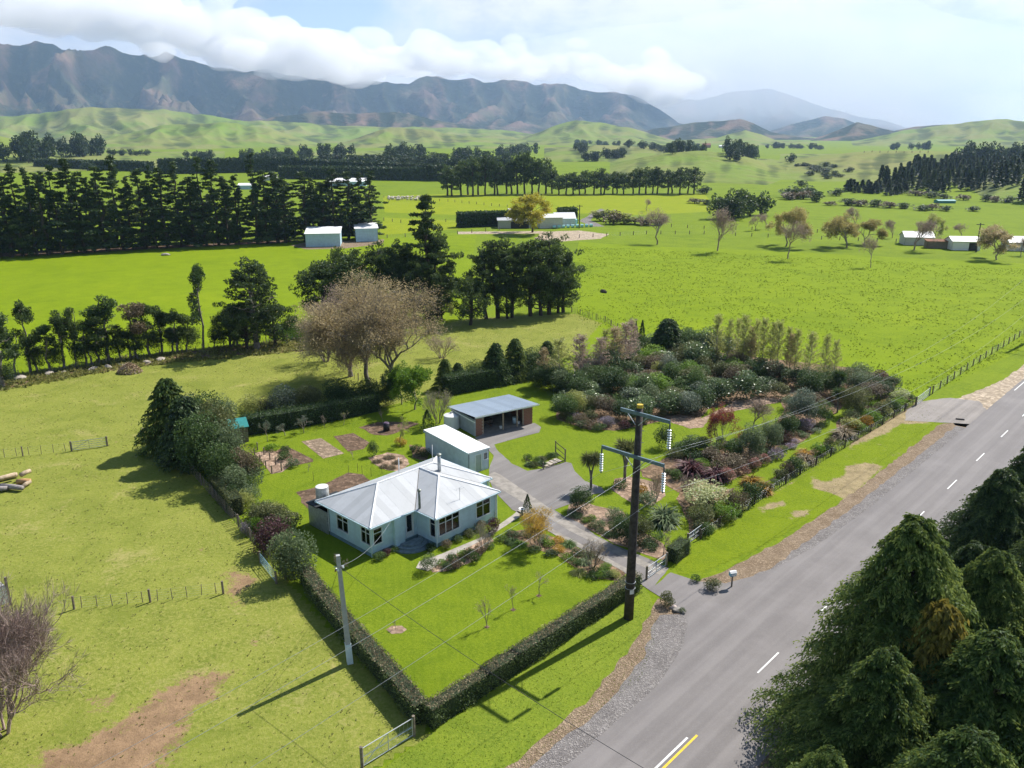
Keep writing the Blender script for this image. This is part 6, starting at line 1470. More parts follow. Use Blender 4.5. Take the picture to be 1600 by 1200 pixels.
# centre trees
P_('macrocarpa', 'macatall', 0, 403, 546, 392, 88, L_MAC, 'tall flat topped macrocarpa with bare grey trunk left of the budding tree', 'tree', bark=BARK)
for k, (a, b, t, w, kd) in enumerate([(385, 545, 470, 62, 'macaround'), (430, 540, 470, 60, 'macaround'), (360, 542, 480, 44, 'macaround')]): P_('macrocarpa', kd, k, a, b, t, w, L_MAC, ['rounded dark bush tree at the left foot of the flat topped macrocarpa', 'rounded dark bush tree at the right foot of the flat topped macrocarpa', 'smallest dark bush tree left of the flat topped macrocarpa'][k], 'tree')
P_('fir_tree', 'fir', 0, 668, 498, 300, 92, L_PINE, 'tallest conifer with pointed spire above the budding tree', 'tree', bark=BARKD)
for k, (a, b, t, w, kd, lab) in enumerate([
    (508, 505, 404, 92, 'macaround', 'low spreading macrocarpa at the left end of the dark central group'), (560, 510, 380, 105, 'maca', 'broad dark macrocarpa behind the left of the budding tree'),
    (600, 505, 372, 80, 'maca', 'dark macrocarpa behind the crown of the budding tree'), (632, 500, 366, 62, 'macatall', 'narrow dark tree just left of the spired conifer'), (685, 496, 345, 56, 'macatall', 'narrow dark tree leaning right of the spired conifer'),
    (536, 500, 385, 60, 'macaround', 'dark rounded tree top below the two white sheds'), (618, 505, 400, 50, 'macaround', 'small dark tree in the gap left of the spired conifer'), (648, 500, 390, 52, 'macaround', 'dark bushy tree under the left side of the spired conifer'), (690, 500, 420, 40, 'macaround', 'small dark tree at the right foot of the spired conifer'),
    (735, 508, 430, 62, 'macaround', 'low spreading dark tree at the left end of the right hand clump'), (760, 498, 372, 60, 'macatall', 'tall bare trunked macrocarpa second from left in the right clump'), (778, 497, 362, 66, 'macatall', 'tallest tree at the left of the right hand clump'), (800, 496, 366, 58, 'macatall', 'tall dark tree left of centre in the right clump'),
    (829, 494, 364, 72, 'maca', 'dense dark tree in the middle of the right clump'), (858, 491, 358, 78, 'maca', 'broad tall tree right of centre in the right clump'), (880, 488, 380, 62, 'maca', 'rightmost dark macrocarpa of the right clump'), (845, 493, 415, 66, 'macaround', 'low bushy dark tree filling the foot of the right clump'), (872, 489, 430, 60, 'macaround', 'low dark tree at the right foot of the right clump'), (793, 498, 440, 44, 'macaround', 'small dark bush tree between the bare trunks of the right clump')]):
    P_('macrocarpa', kd, k % 3, a, b, t, w, L_MAC, lab, 'tree', bark=BARKD)
# the big budding trees
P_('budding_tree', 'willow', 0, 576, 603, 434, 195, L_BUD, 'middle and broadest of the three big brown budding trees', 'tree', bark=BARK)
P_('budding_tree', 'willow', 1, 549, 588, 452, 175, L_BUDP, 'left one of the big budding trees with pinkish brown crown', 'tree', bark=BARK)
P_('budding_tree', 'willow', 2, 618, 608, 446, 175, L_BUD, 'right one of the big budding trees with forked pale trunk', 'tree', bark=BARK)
P_('budding_bush', 'budtree', 2, 690, 500, 462, 40, L_YEL, 'yellowish bushy willow just right of the big budding trees', 'tree')
P_('bare_bush', 'bareshrub', 0, 510, 565, 500, 66, L_BUDP, 'purplish bare thicket at the left of the big budding trees', 'bush', bark=TWIGP); P_('bare_bush', 'bareshrub', 1, 690, 560, 528, 50, L_BUDP, 'pile of bare brown branches right of the big budding trees', 'bush', bark=TWIGP)
# farm hedge and distant ones
hedge('farm_hedge', [at(716, 355), at(800, 352)], 4.0, 5.5, 14, 0.9, L_DARK, 'long clipped dark hedge left of the yellow green farm tree', lump=.4); hedge('farm_hedge', [at(873, 349), at(899, 348)], 4.0, 6.0, 14, 0.9, L_DARK, 'short clipped dark hedge behind the grey farm shed', lump=.4)
for (p, q_, w, h, lab) in (((470, 268), (690, 283), 9, 11, 'long tall far hedge behind the right end of the pine row'), ((250, 272), (470, 268), 9, 12, 'long tall far hedge behind the middle of the pine row'), ((60, 262), (235, 268), 9, 8, 'far hedge seen above the left pines'), ((440, 279), (800, 284), 8, 9, 'second lower far hedge in front of the long tall one')):
    a = at(p[0], p[1]); b = at(q_[0], q_[1]); hedge('far_hedge', [a, b], w, h, 1.2, 2.6, L_FAR, lab, lump=1.0)
# yellow tree and bare paddock trees
P_('farm_tree', 'roundtree', 0, 832, 363, 307, 84, L_FARM, 'large yellow green leafed tree among the farm buildings', 'tree', bark=BARKD)
for k, (a, b, t, w, kd, m_, lab) in enumerate([(1027, 382, 331, 56, 'baretree', L_BUDP, 'bare pinkish round tree left of the tall dark clump in the pasture'), (1121, 392, 328, 50, 'baretree', L_BUDP, 'bare leaning tree in front of the dark clump'), (1228, 385, 328, 68, 'budtree', L_TAN, 'golden budding tree left of the wide golden one'), (1231, 404, 348, 48, 'baretree', L_BUDP, 'bare leaning tree in front of the left golden tree'), (1323, 387, 338, 68, 'budtree', L_TAN, 'wide golden budding tree in the centre of the right paddock'), (1350, 382, 345, 52, 'budtree', L_TAN, 'second golden budding tree touching the wide golden one'), (1360, 418, 372, 30, 'baretree', L_BUDP, 'thin bare leaning tree nearest the camera in the right paddock'), (1428, 391, 345, 56, 'baretree', L_BUDP, 'bare tree standing before the white cottage'), (1557, 406, 357, 66, 'budtree', L_BUD, 'broad budding tree at the right border'), (1500, 372, 350, 30, 'baretree', L_BUDP, 'small round bare tree behind the white garage'), (1394, 372, 345, 26, 'baretree', L_BUDP, 'small bare tree left of the white cottage'), (1180, 360, 336, 24, 'baretree', L_BUDP, 'small pale bare tree right of the bare leaning tree'), (1197, 358, 335, 24, 'baretree', L_BUDP, 'small pale bare tree left of the golden tree'), (1335, 355, 325, 30, 'baretree', L_BUDP, 'far bare tree above the wide golden tree'), (1460, 375, 337, 34, 'budtree', L_YEL, 'yellowish tree between the white cottage and white garage'), (1010, 330, 312, 16, 'baretree', L_BUDP, 'dead grey tree on the skyline of the farm scrub'), (1595, 400, 372, 28, 'baretree', L_BUDP, 'small bare tree cut by the right border')]):
    P_('paddock_tree', kd, k % 3, a, b, t, w, m_, lab, 'tree', bark=TWIGP if kd == 'baretree' else None)
for k, (a, b, t, w) in enumerate([(943, 345, 325, 30), (958, 350, 327, 34), (975, 350, 332, 34), (992, 350, 336, 36), (1010, 352, 338, 34), (930, 340, 328, 20), (1030, 352, 340, 26)]):
    P_('farm_shrub', 'roundf', k % 3, a, b, t, w, [L_OLIVE, L_BROWN, L_YEL][k % 3], '%s scrubby bush from the left in the patch beyond the bales' % ORD[k], 'bush', 'scrubby bushes beyond the bales')
# tree belt in the middle distance
belt = []
for k in range(16): belt.append((700 + k * 10 + R.normal() * 2, 306 - .2 * k + R.normal() * .8, 243 + 6 * math.sin(k * .9) + R.normal() * 3 + (14 if k < 2 else 0), 34))
for k in range(22): belt.append((862 + k * 10.5 + R.normal() * 2, 304.5 - .1 * k + R.normal() * .6, 265 + 5 * math.sin(k * .8) + R.normal() * 3 - (4 if k > 14 else 0), 30))
for k, (a, b, t, w) in enumerate(belt):
    P_('belt_tree', 'macafar', k % 4, a, b, t, w, L_MAC, '%s dark tree from the left in the long mid distance belt' % ORD[k], 'tree', 'dark trees of the mid distance belt', bark=BARKD)
for k, (a, b, t, w) in enumerate([(1122, 342, 298, 34), (1138, 341, 292, 34), (1155, 340, 293, 34), (1172, 338, 296, 34), (1190, 336, 296, 34), (1146, 343, 306, 40)]):
    P_('clump_tree', 'roundf', k % 3, a, b, t, w, L_MAC, '%s dark tree of the clump right of the mid distance belt' % ORD[k], 'tree', 'dark clump right of the belt')
# hedgerow shrubs of the right middle distance
hr = [(1100, 303, 14, 26), (1085, 318, 10, 24), (1105, 320, 9, 30), (1235, 312, 14, 30), (1255, 311, 15, 34), (1276, 316, 18, 26), (1240, 309, 20, 40), (1265, 308, 19, 40), (1307, 306, 13, 26), (1325, 321, 12, 30), (1345, 322, 12, 30), (1366, 323, 12, 30), (1390, 325, 12, 28), (1410, 326, 10, 26), (1440, 329, 10, 26), (1456, 328, 12, 26), (1478, 330, 9, 20), (1520, 330, 9, 22), (1298, 321, 8, 20), (1505, 313, 11, 22), (1540, 315, 12, 20), (1555, 316, 12, 20), (1575, 317, 12, 24), (1252, 291, 10, 22), (1362, 300, 8, 20), (1400, 303, 10, 30), (1430, 306, 10, 30), (1455, 309, 10, 30), (1475, 311, 10, 24)]
for k, (a, b, hp_, w) in enumerate(sorted(hr)): P_('hedgerow_shrub', 'roundf', k % 3, a, b, b - hp_, w, L_MAC if k % 3 else L_BROWN, '%s dark hedgerow shrub from the left across the right middle distance' % ORD[k], 'bush', 'hedgerow shrubs of the right middle distance')
# plantation on the right slope, far groups on the hills: real trees in rows
def grove(quad, n, hm, wm, kind, mat, label, group, name='plantation_tree'):
    q_ = [Vector(hillpt(*p)[:2]) for p in quad]
    for i in range(n):
        s, t = R.random(), R.random(); p = (q_[0].lerp(q_[1], s)).lerp(q_[3].lerp(q_[2], s), t); h = hm * (0.8 + .4 * R.random())
        plant(name, kind, i % 3, p.x, p.y, h, wm * (0.8 + .4 * R.random()), mat, label, 'tree', group, z=ground_z(p.x, p.y) - .3)
def rowof(pts, n, hm, wm, kind, mat, label, group, name='far_tree', jit=4):
    q_ = [Vector(hillpt(*p)[:2]) for p in pts]
    for i in range(n):
        f = (i + .5) / n * (len(q_) - 1); j = min(int(f), len(q_) - 2); p = q_[j].lerp(q_[j + 1], f - j); x, y = p.x + R.normal() * jit, p.y + R.normal() * jit; h = hm * (0.75 + .5 * R.random())
        plant(name, kind, i % 3, x, y, h, wm * (0.8 + .4 * R.random()), mat, label, 'tree', group, z=ground_z(x, y) - .3)
grove([(1362, 300), (1600, 290), (1600, 262), (1415, 268)], 150, 13, 6, 'conf', L_FAR, 'dark conifer in the dense plantation on the right slope', 'conifers of the right slope plantation')
grove([(1320, 300), (1400, 308), (1420, 300), (1330, 296)], 22, 7, 6, 'conf', L_FAR, 'small dark conifer at the left foot of the right slope plantation', 'low conifers before the plantation')
grove([(1580, 322), (1640, 322), (1640, 308), (1590, 308)], 10, 14, 6, 'conf', L_FAR, 'dark conifer at the right border below the slope plantation', 'conifers at the right border')
grove([(1565, 285), (1640, 282), (1640, 274), (1570, 278)], 16, 9, 6, 'conf', L_FAR, 'dark conifer in the small group high on the right slope', 'small group high on the right slope')
rowof([(1490, 262), (1540, 260), (1600, 255)], 16, 20, 14, 'roundf', L_FAR, 'dark tree on the skyline behind the right slope plantation', 'skyline trees behind the plantation')
grove([(1036, 246), (1100, 240), (1100, 232), (1040, 236)], 34, 15, 9, 'roundf', L_FAR, 'dark tree in the stand left of the red roofed house on the knoll', 'stand left of the knoll house')
grove([(1135, 252), (1185, 252), (1185, 236), (1130, 238)], 34, 15, 9, 'roundf', L_FAR, 'dark tree in the stand right of the knoll houses', 'stand right of the knoll houses')
rowof([(898, 224), (940, 226), (990, 230), (1036, 238)], 26, 12, 14, 'roundf', L_FAR, 'dark tree in the row running along the hill left of the knoll', 'row left of the knoll', jit=8)
rowof([(900, 234), (912, 240)], 8, 14, 12, 'roundf', L_FAR, 'dark tree in the little group at the left end of the hill row', 'group at the left end of the hill row')
rowof([(912, 252), (930, 252)], 6, 12, 12, 'roundf', L_FAR, 'dark tree of the small copse in the dip', 'small copse in the dip'); rowof([(948, 248), (970, 246)], 7, 14, 14, 'roundf', L_FAR, 'dark tree of the round copse below the hill row', 'round copse below the hill row')
rowof([(1200, 232), (1240, 232), (1285, 234)], 16, 12, 14, 'roundf', L_FAR, 'far tree in the line on the crest right of the knoll', 'line on the crest right of the knoll', jit=8)
rowof([(1386, 234), (1402, 234)], 4, 16, 14, 'roundf', L_FAR, 'dark tree of the left of two clumps on the crest', 'left clump on the crest'); rowof([(1430, 234), (1452, 234)], 6, 18, 14, 'roundf', L_FAR, 'dark tree of the right of two clumps on the crest', 'right clump on the crest')
for pts, n, h, w, lab, gp in (([(80, 245), (160, 243)], 14, 26, 18, 'tall dark tree in the far group above the left pines', 'far group above the left pines'), ([(0, 256), (60, 252)], 9, 30, 22, 'tall dark tree at the far left border behind the pines', 'far left border trees'), ([(180, 243), (222, 243)], 8, 8, 12, 'low dark tree right of the far left group', 'low trees right of the far left group'), ([(300, 247), (345, 249)], 9, 10, 12, 'small dark tree in the short far row under the green hills', 'short far row under the green hills'), ([(385, 252), (470, 250)], 16, 14, 16, 'dark tree in the far row left of the square copses', 'far row left of the square copses'), ([(478, 248), (540, 246)], 14, 18, 14, 'dark tree in the square far copses behind the pine tips', 'square far copses'), ([(617, 250), (650, 250)], 9, 20, 16, 'dark tree in the twin copse under the middle hills', 'twin copse under the middle hills'), ([(712, 253), (740, 253)], 8, 18, 14, 'dark tree in the copse left of the tall belt', 'copse left of the tall belt'), ([(775, 245), (830, 240)], 12, 16, 16, 'dark tree in the far row behind the tall belt', 'far row behind the tall belt'), ([(1268, 257), (1300, 280)], 20, 4, 9, 'low gorse bush in the dark strip on the grassy slope', 'gorse strip on the grassy slope')):
    rowof(pts, n, h, w, 'roundf', L_FAR, lab, gp, jit=7)
rowof([(500, 262), (600, 262), (700, 268), (790, 262)], 46, 15, 20, 'roundf', L_BROWN if False else L_FAR, 'tall tree of the brownish wood behind the long far hedge', 'wood behind the long far hedge', jit=10)
for k, (a, b) in enumerate(((137, 267), (660, 240), (678, 250), (693, 252), (1236, 254), (1150, 252))):
    x, y, z = hillpt(a, b); plant('lone_tree', 'roundf', k % 3, x, y, 11, 13, L_FAR, 'lone round tree in the far pasture, %s from the left' % ORD[sorted((137, 660, 678, 693, 1236, 1150)).index(a)], 'tree', 'lone far trees', z=z - .3)
# far sheep or cattle: pale and dark dots in the far pasture
M_SHEEP = plain('sheep_wool', (.50, .46, .38), .9, .2, 4)
shp = MB(); shp.tube([(-.55, 0, .62), (-.3, 0, .66), (.3, 0, .66), (.55, 0, .62)], [.2, .33, .33, .2], 8); shp.tube([(.5, 0, .75), (.78, 0, .88), (.95, 0, .78)], [.12, .11, .05], 6)
for sx_ in (-.35, .35):
    for sy_ in (-.15, .15): shp.tube([(sx_, sy_, .5), (sx_, sy_, 0)], [.06, .04], 5)
shm = shp.mesh('sheep', M_SHEEP, True)
for k in range(60):
    a, b = 605 + R.random() * 62, 309 + R.random() * 5; o = link('sheep', shm); o.location = (*at(a, b), 0); o.rotation_euler = (0, 0, R.random() * 6.28); o.scale = (1.3,) * 3; tag(o, 'sheep in the pale flock at the fence in the yellow green pasture', 'sheep', 'flock of sheep at the far fence')
# ------------------------------------------------------------------ hedges of the garden
hedge('clipped_hedge', [(at(676, 1146)[0] - .35, at(676, 1146)[1] + .55), (at(1004, 925)[0] - .45, at(1004, 925)[1] + .45)], 1.05, 1.55, 150, .13, L_HEDGE, 'long clipped hedge along the roadside edge of the front lawn', L_HTOP, lump=.1)
hedge('clipped_hedge', [(at(676, 1146)[0] - .7, at(676, 1146)[1] + .9), at(560, 1012), at(505, 948), at(478, 908)], 1.15, 1.5, 130, .14, L_HEDGE, 'brown topped hedge along the left edge of the front lawn', L_HTOP, lump=.16)
hedge('clipped_hedge', [at(1048, 879), at(1070, 862)], 1.2, 1.4, 220, .11, L_HEDGE, 'short block of clipped dark hedge beside the driveway gate', lump=.06)
hedge('clipped_hedge', [at(338, 768), at(372, 806)], 1.3, 1.9, 150, .14, L_OLIVE, 'flat topped olive hedge block on the left batten fence', lump=.12)
hedge('back_hedge', [at(382, 678), at(450, 668), at(520, 655), at(590, 640)], 1.8, 2.3, 90, .22, L_DARK, 'dark glossy hedge along the back of the vegetable garden', lump=.22)
hedge('conifer_hedge', [at(697, 616), at(760, 604), at(830, 588)], 2.0, 2.7, 90, .24, L_DARK, 'dark hedge behind the open shed', lump=.3)
# ------------------------------------------------------------------ left boundary planting
def G(*a, **k):
    a = list(a)
    if a[1] in ('shrub', 'shrubfine', 'tallshrub', 'bigshrub', 'shrublow', 'flax', 'rhodo'): a[5] = a[4] - (a[4] - a[5]) * 1.08; a[6] *= 1.2
    return P_(*a, **k)
LB = [
 ('conifer', 'cypressmall', 0, 272, 702, 590, 86, L_CYP, 'tallest dark green conifer at the top of the left boundary planting', 'tree'),
 ('conifer', 'cypressmall', 1, 300, 722, 618, 92, L_PINE, 'dark bushy conifer second down the left boundary', 'tree'),
 ('tall_shrub', 'bigshrub', 0, 318, 700, 604, 72, L_DARK, 'dense dark evergreen behind the second boundary conifer', 'tree'),
 ('tall_shrub', 'bigshrub', 1, 322, 745, 640, 78, L_DARK, 'dense dark evergreen in the middle of the left boundary', 'tree'),
 ('tall_shrub', 'bigshrub', 2, 338, 715, 618, 66, L_OLIVE, 'olive green evergreen near the teal roofed shed', 'tree'),
 ('tall_shrub', 'bigshrub', 0, 352, 740, 650, 66, L_GREY, 'greyish green evergreen left of the bean posts', 'tree'),
 ('tall_shrub', 'bigshrub', 1, 347, 765, 688, 56, L_DARK, 'dark shrub above the flat topped hedge block', 'shrub'),
 ('tall_shrub', 'tallshrub', 0, 385, 755, 690, 46, L_BROWN, 'brownish bronze shrub left of the mulched plot', 'shrub'),
 ('tall_shrub', 'tallshrub', 1, 368, 778, 722, 46, L_GREY, 'pale grey green shrub below the bronze shrub', 'shrub'),
 ('shrub', 'shrub', 1, 385, 795, 762, 36, L_YEL, 'yellow green shrub below the grey green one', 'shrub'),
 ('shrub', 'shrub', 0, 365, 790, 755, 30, L_DARK, 'small dark shrub against the flat topped hedge block', 'shrub'),
 ('shrub', 'shrubfine', 0, 404, 822, 786, 40, L_OLIVE, 'olive green rounded shrub beside the back lawn', 'shrub'),
 ('shrub', 'shrub', 1, 425, 805, 780, 40, L_YEL, 'low yellowish shrub at the lawn edge behind the maroon bush', 'shrub'),
 ('shrub', 'shrubfine', 1, 440, 815, 785, 34, L_OLIVE, 'thin olive shrub right of the low yellowish one', 'shrub'),
 ('shrub', 'shrub', 0, 401, 832, 806, 24, L_BRIGHT, 'bright green small shrub left of the maroon bush', 'shrub'),
 ('shrub', 'shrubfine', 2, 388, 835, 812, 24, L_LILAC, 'small lilac grey shrub at the batten fence', 'shrub'),
 ('maroon_shrub', 'shrubfine', 0, 428, 862, 802, 62, L_PURP, 'maroon leaved shrub above the round pale green bush', 'shrub'),
 ('maroon_shrub', 'shrubfine', 1, 412, 868, 830, 40, L_PURP, 'lower dark maroon shrub at the batten fence', 'shrub'),
 ('round_bush', 'bigshrub', 2, 460, 905, 820, 68, L_GREY, 'large round grey green bush left of the house', 'bush'),
 ('round_bush', 'tallshrub', 1, 455, 906, 850, 48, L_OLIVE, 'olive lower part bush in front of the large round one', 'bush'),
 ('shrub', 'shrub', 2, 300, 690, 640, 40, L_GREY, 'grey green shrub at the back of the boundary near the hedge', 'shrub'),
 ('tall_shrub', 'tallshrub', 0, 352, 668, 610, 34, L_GREY, 'narrow grey green conifer left of the golden shrub', 'tree'),
 ('tall_shrub', 'tallshrub', 1, 392, 655, 612, 42, L_YEL, 'golden green rounded shrub behind the back hedge', 'shrub'),
 ('tall_shrub', 'tallshrub', 0, 416, 650, 616, 30, L_BROWN, 'brown green shrub between golden and grey shrubs', 'shrub'),
 ('tall_shrub', 'tallshrub', 1, 444, 650, 596, 48, L_BLUE, 'silvery blue green conical shrub behind the back hedge', 'tree'),
 ('tall_shrub', 'bigshrub', 0, 482, 643, 598, 48, L_OLIVE, 'olive yellow shrub right of the silvery blue one', 'shrub'),
 ('tall_shrub', 'bigshrub', 1, 530, 640, 590, 56, L_DARK, 'dark shrub under the left budding tree', 'shrub'),
 ('tall_shrub', 'bigshrub', 2, 578, 636, 588, 50, L_DARK, 'dark shrub under the middle budding tree', 'shrub'),
 ('tall_shrub', 'tallshrub', 0, 606, 634, 598, 36, L_DARK, 'dark narrow shrub under the right budding tree', 'shrub'),
 ('garden_tree', 'roundtree', 1, 648, 640, 572, 78, L_BRIGHT, 'fresh green leafy tree left of the open shed', 'tree'),
 ('garden_tree', 'roundtree', 2, 628, 632, 578, 50, L_DARK, 'dark green tree behind the fresh green leafy tree', 'tree'),
 ('willow_bush', 'bareshrub', 0, 684, 662, 612, 44, L_YEL, 'upright yellowish twiggy bush at the garage corner', 'bush'),
 ('dark_conifer', 'cone', 0, 668, 672, 640, 22, L_DARK, 'small dark shrub at the foot of the twiggy bush', 'shrub'),
]
for a in LB: G(*a)
# conifers behind the shed
for k, (a, b, t, w) in enumerate([(696, 608, 560, 34), (716, 606, 566, 32), (745, 602, 558, 40), (775, 598, 535, 46), (805, 592, 528, 44), (835, 586, 540, 48), (855, 582, 532, 40), (760, 600, 572, 36), (820, 590, 560, 40), (790, 596, 565, 36)]):
    G('screen_conifer', ('cypressmall', 'cypressmall', 'bigshrub')[k % 3], k % 2, a, b, t, w, L_DARK if k % 2 else L_CYP, '%s dark screen conifer from the left behind the open shed' % ORD[sorted([696, 716, 745, 775, 805, 835, 855, 760, 820, 790]).index(a)], 'tree', 'screen conifers behind the open shed')
# ------------------------------------------------------------------ back garden
for a in [('olive_tree', 'fruit', 0, 418, 690, 660, 24, L_BLUE, 'leftmost small grey leaved tree beside the back hedge', 'tree'), ('olive_tree', 'fruit', 1, 446, 681, 660, 30, L_BLUE, 'middle small grey leaved tree beside the back hedge', 'tree'), ('olive_tree', 'fruit', 2, 475, 677, 652, 30, L_BLUE, 'rightmost small grey leaved tree beside the back hedge', 'tree'),
          ('fruit_tree', 'sapling', 0, 507, 668, 648, 14, L_BUDP, 'bare pruned fruit tree right of the grey leaved trees', 'tree'), ('fruit_tree', 'sapling', 1, 537, 664, 643, 16, L_YEL, 'small yellow green fruit tree by the back hedge', 'tree'), ('fruit_tree', 'sapling', 2, 552, 719, 704, 12, L_BUDP, 'tiny bare fruit tree by the dark oval bush', 'tree'), ('fruit_tree', 'sapling', 0, 482, 737, 724, 12, L_CREAM, 'tiny pale fruit tree at the mulched plot', 'tree'),
          ('oval_bush', 'tallshrub', 1, 583, 713, 686, 18, L_DARK, 'dark green upright oval bush on the back lawn', 'bush'), ('young_tree', 'fruit', 1, 625, 697, 654, 26, L_YEL, 'young yellow green tree left of the garage', 'tree'), ('shrub', 'shrub', 1, 626, 696, 682, 20, L_GOLD, 'golden small shrub at the foot of the young tree', 'shrub'),
          ('fruit_tree', 'sapling', 1, 598, 662, 640, 16, L_OLIVE, 'small fruit tree behind the compost bin', 'tree'), ('shrub', 'shrublow', 0, 650, 706, 694, 22, L_DARK, 'low dark shrub by the garage wall', 'shrub'), ('shrub', 'shrublow', 1, 660, 712, 700, 26, L_OLIVE, 'low olive plants beside the garage wall', 'shrub'),
          ('vegetable', 'shrublow', 0, 425, 704, 693, 24, L_BRIGHT, 'leafy bright vegetable clump above the mulched plot', 'vegetables'), ('vegetable', 'shrublow', 1, 446, 706, 694, 18, L_MID, 'leafy vegetable clump in the planted row', 'vegetables'), ('vegetable', 'shrublow', 2, 446, 718, 704, 26, L_MID, 'broad leafy vegetable clump in the middle of the planted row', 'vegetables'), ('vegetable', 'shrublow', 0, 458, 728, 716, 28, L_GREY, 'pale leafy vegetable clump at the near end of the row', 'vegetables')]:
    G(*a)
for k, (a, b, w) in enumerate([(590, 722, 16), (608, 716, 18), (620, 724, 16), (600, 730, 14), (612, 732, 16)]): G('dry_clump', 'flax', k % 2, a, b, b - 8, w, L_BROWN, 'dry brown plant clump in the pinkish mulched bed', 'plant', 'dry clumps in the pinkish bed')
# ------------------------------------------------------------------ by the house
for a in [('lavender_bush', 'shrubfine', 1, 671, 892, 862, 30, L_GREY, 'rounded grey green bush beside the front path end', 'bush'),
          ('shrub', 'shrub', 0, 593, 874, 862, 22, L_MID, 'leafy white flowered plant at the near house corner', 'shrub'), ('shrub', 'shrub', 1, 603, 868, 856, 18, L_PURP, 'small reddish shrub left of the steps', 'shrub'), ('shrub', 'shrublow', 1, 617, 862, 852, 16, L_MID, 'low green plant against the wall by the steps', 'shrub'),
          ('shrub', 'shrub', 1, 672, 860, 848, 20, L_DARK, 'dark low shrub right of the steps', 'shrub'), ('shrub', 'shrub', 2, 698, 856, 842, 20, L_BROWN, 'brownish shrub under the wide front window', 'shrub'), ('shrub', 'shrub', 0, 716, 846, 836, 18, L_DARK, 'dark shrub under the front wall right of the window', 'shrub'), ('shrub', 'shrub', 1, 732, 838, 826, 22, L_OLIVE, 'olive shrub under the right window of the house', 'shrub'), ('shrub', 'shrub', 2, 752, 828, 812, 20, L_BROWN, 'brownish shrub at the right corner of the house', 'shrub'), ('shrub', 'shrub', 2, 768, 812, 792, 14, L_ORNG, 'orange flowering shrub at the right house corner', 'shrub'), ('shrub', 'shrub', 1, 770, 832, 806, 24, L_PURP, 'pinkish brown shrub by the path at the house corner', 'shrub'),
          ('bare_shrub', 'bareshrub', 1, 757, 862, 822, 34, L_GREY, 'tall twiggy grey shrub in the bed across the path', 'shrub'),
          ('autumn_tree', 'autumn', 0, 840, 858, 798, 66, L_GOLD, 'golden orange leaved small tree beside the driveway', 'tree'),
          ('cabbage_plant', 'cone', 1, 824, 806, 772, 16, L_DARK, 'slim dark spiky plant behind the golden tree', 'shrub'),
          ('bare_shrub', 'bareshrub', 2, 926, 888, 846, 42, L_BUD, 'upright brownish twiggy shrub near the driveway gate', 'shrub'),
          ('dark_bush', 'bigshrub', 1, 909, 798, 758, 40, L_DARK, 'dark bronze bush on the corner of the forecourt', 'bush'),
          ('dark_bush', 'bigshrub', 0, 975, 850, 800, 44, L_DARK, 'large dark green bush behind the wooden pole', 'bush'), ('dark_bush', 'bigshrub', 2, 998, 852, 802, 42, L_OLIVE, 'green yellow bush right of the wooden pole', 'bush'),
          ('bare_tree', 'sapling', 2, 1036, 868, 832, 34, L_BUDP, 'small bare tree beside the driveway gateposts', 'tree'),
          ('sapling', 'sapling', 0, 761, 980, 933, 30, L_BUDP, 'nearest to the hedge of three bare saplings on the lawn', 'tree'), ('sapling', 'sapling', 1, 802, 953, 912, 22, L_BUDP, 'middle of the three bare saplings on the front lawn', 'tree'), ('sapling', 'sapling', 2, 842, 931, 896, 26, L_BUDP, 'farthest of the three bare saplings on the front lawn', 'tree'),
          ('small_plant', 'sapling', 1, 618, 984, 969, 12, L_BRIGHT, 'tiny plant in a round mulched spot on the front lawn', 'plant'),
          ('pole_side_bush', 'sapling', 2, 531, 915, 868, 26, L_BUDP, 'bare twiggy tree just left of the concrete pole top', 'tree'),
          ('shrub', 'shrub', 1, 1041, 947, 922, 26, L_OLIVE, 'green yellow bush at the lawn end of the driveway mouth', 'bush'), ('shrub', 'shrub', 0, 1113, 921, 903, 28, L_OLIVE, 'larger pale green bush left of the letterbox', 'bush'), ('shrub', 'shrublow', 0, 1086, 909, 897, 18, L_MID, 'smaller green bush at the verge corner of the driveway', 'bush'), ('shrub', 'shrublow', 1, 1066, 957, 948, 12, L_GREY, 'low grey green plant beside the boulders', 'plant')]:
    G(*a)
sheet('mulch_ring', [(603, 984), (612, 978), (628, 978), (636, 984), (628, 990), (612, 991)], .026, M_PINKB, .05, .3)
for k, (a, b) in enumerate(((761, 980), (802, 953), (842, 931))): sheet('mulch_ring', [(a - 5, b), (a, b - 3), (a + 5, b), (a, b + 3)], .026, M_SOIL, .02, .2)
fb = [(785, 846), (800, 838), (812, 852), (822, 838), (835, 862), (858, 852), (872, 862), (862, 868), (888, 852), (900, 868), (885, 874), (912, 880), (930, 896), (945, 890), (905, 896), (925, 904), (950, 902), (800, 848), (872, 848), (848, 846), (898, 882), (938, 902), (960, 900), (918, 868)]
fm = [L_MID, L_DARK, L_BRIGHT, L_GREY, L_MID, L_BRIGHT, L_YEL, L_DARK]
for k, (a, b) in enumerate(fb): G('flower_clump', ('shrublow', 'shrub', 'flax')[k % 3] if k % 5 else 'shrublow', k % 3, a, b, b - 10 - (k * 7) % 7, 24, fm[k % 8] if a != 872 else L_GOLD, 'leafy clump in the flower island between lawn and driveway', 'plant', 'clumps of the island bed')
for k, (a, b) in enumerate([(690, 884), (706, 878), (720, 884), (734, 872), (748, 864), (724, 870), (742, 878), (700, 890), (764, 856), (712, 888)]): G('flower_clump', ('shrublow', 'shrub')[k % 2], k % 3, a, b, b - 10 - (k * 5) % 8, 20, [L_BRIGHT, L_MID, L_DARK, L_MID, L_BROWN][k % 5], 'leafy clump in the bed across the path from the house', 'plant', 'clumps of the path bed')
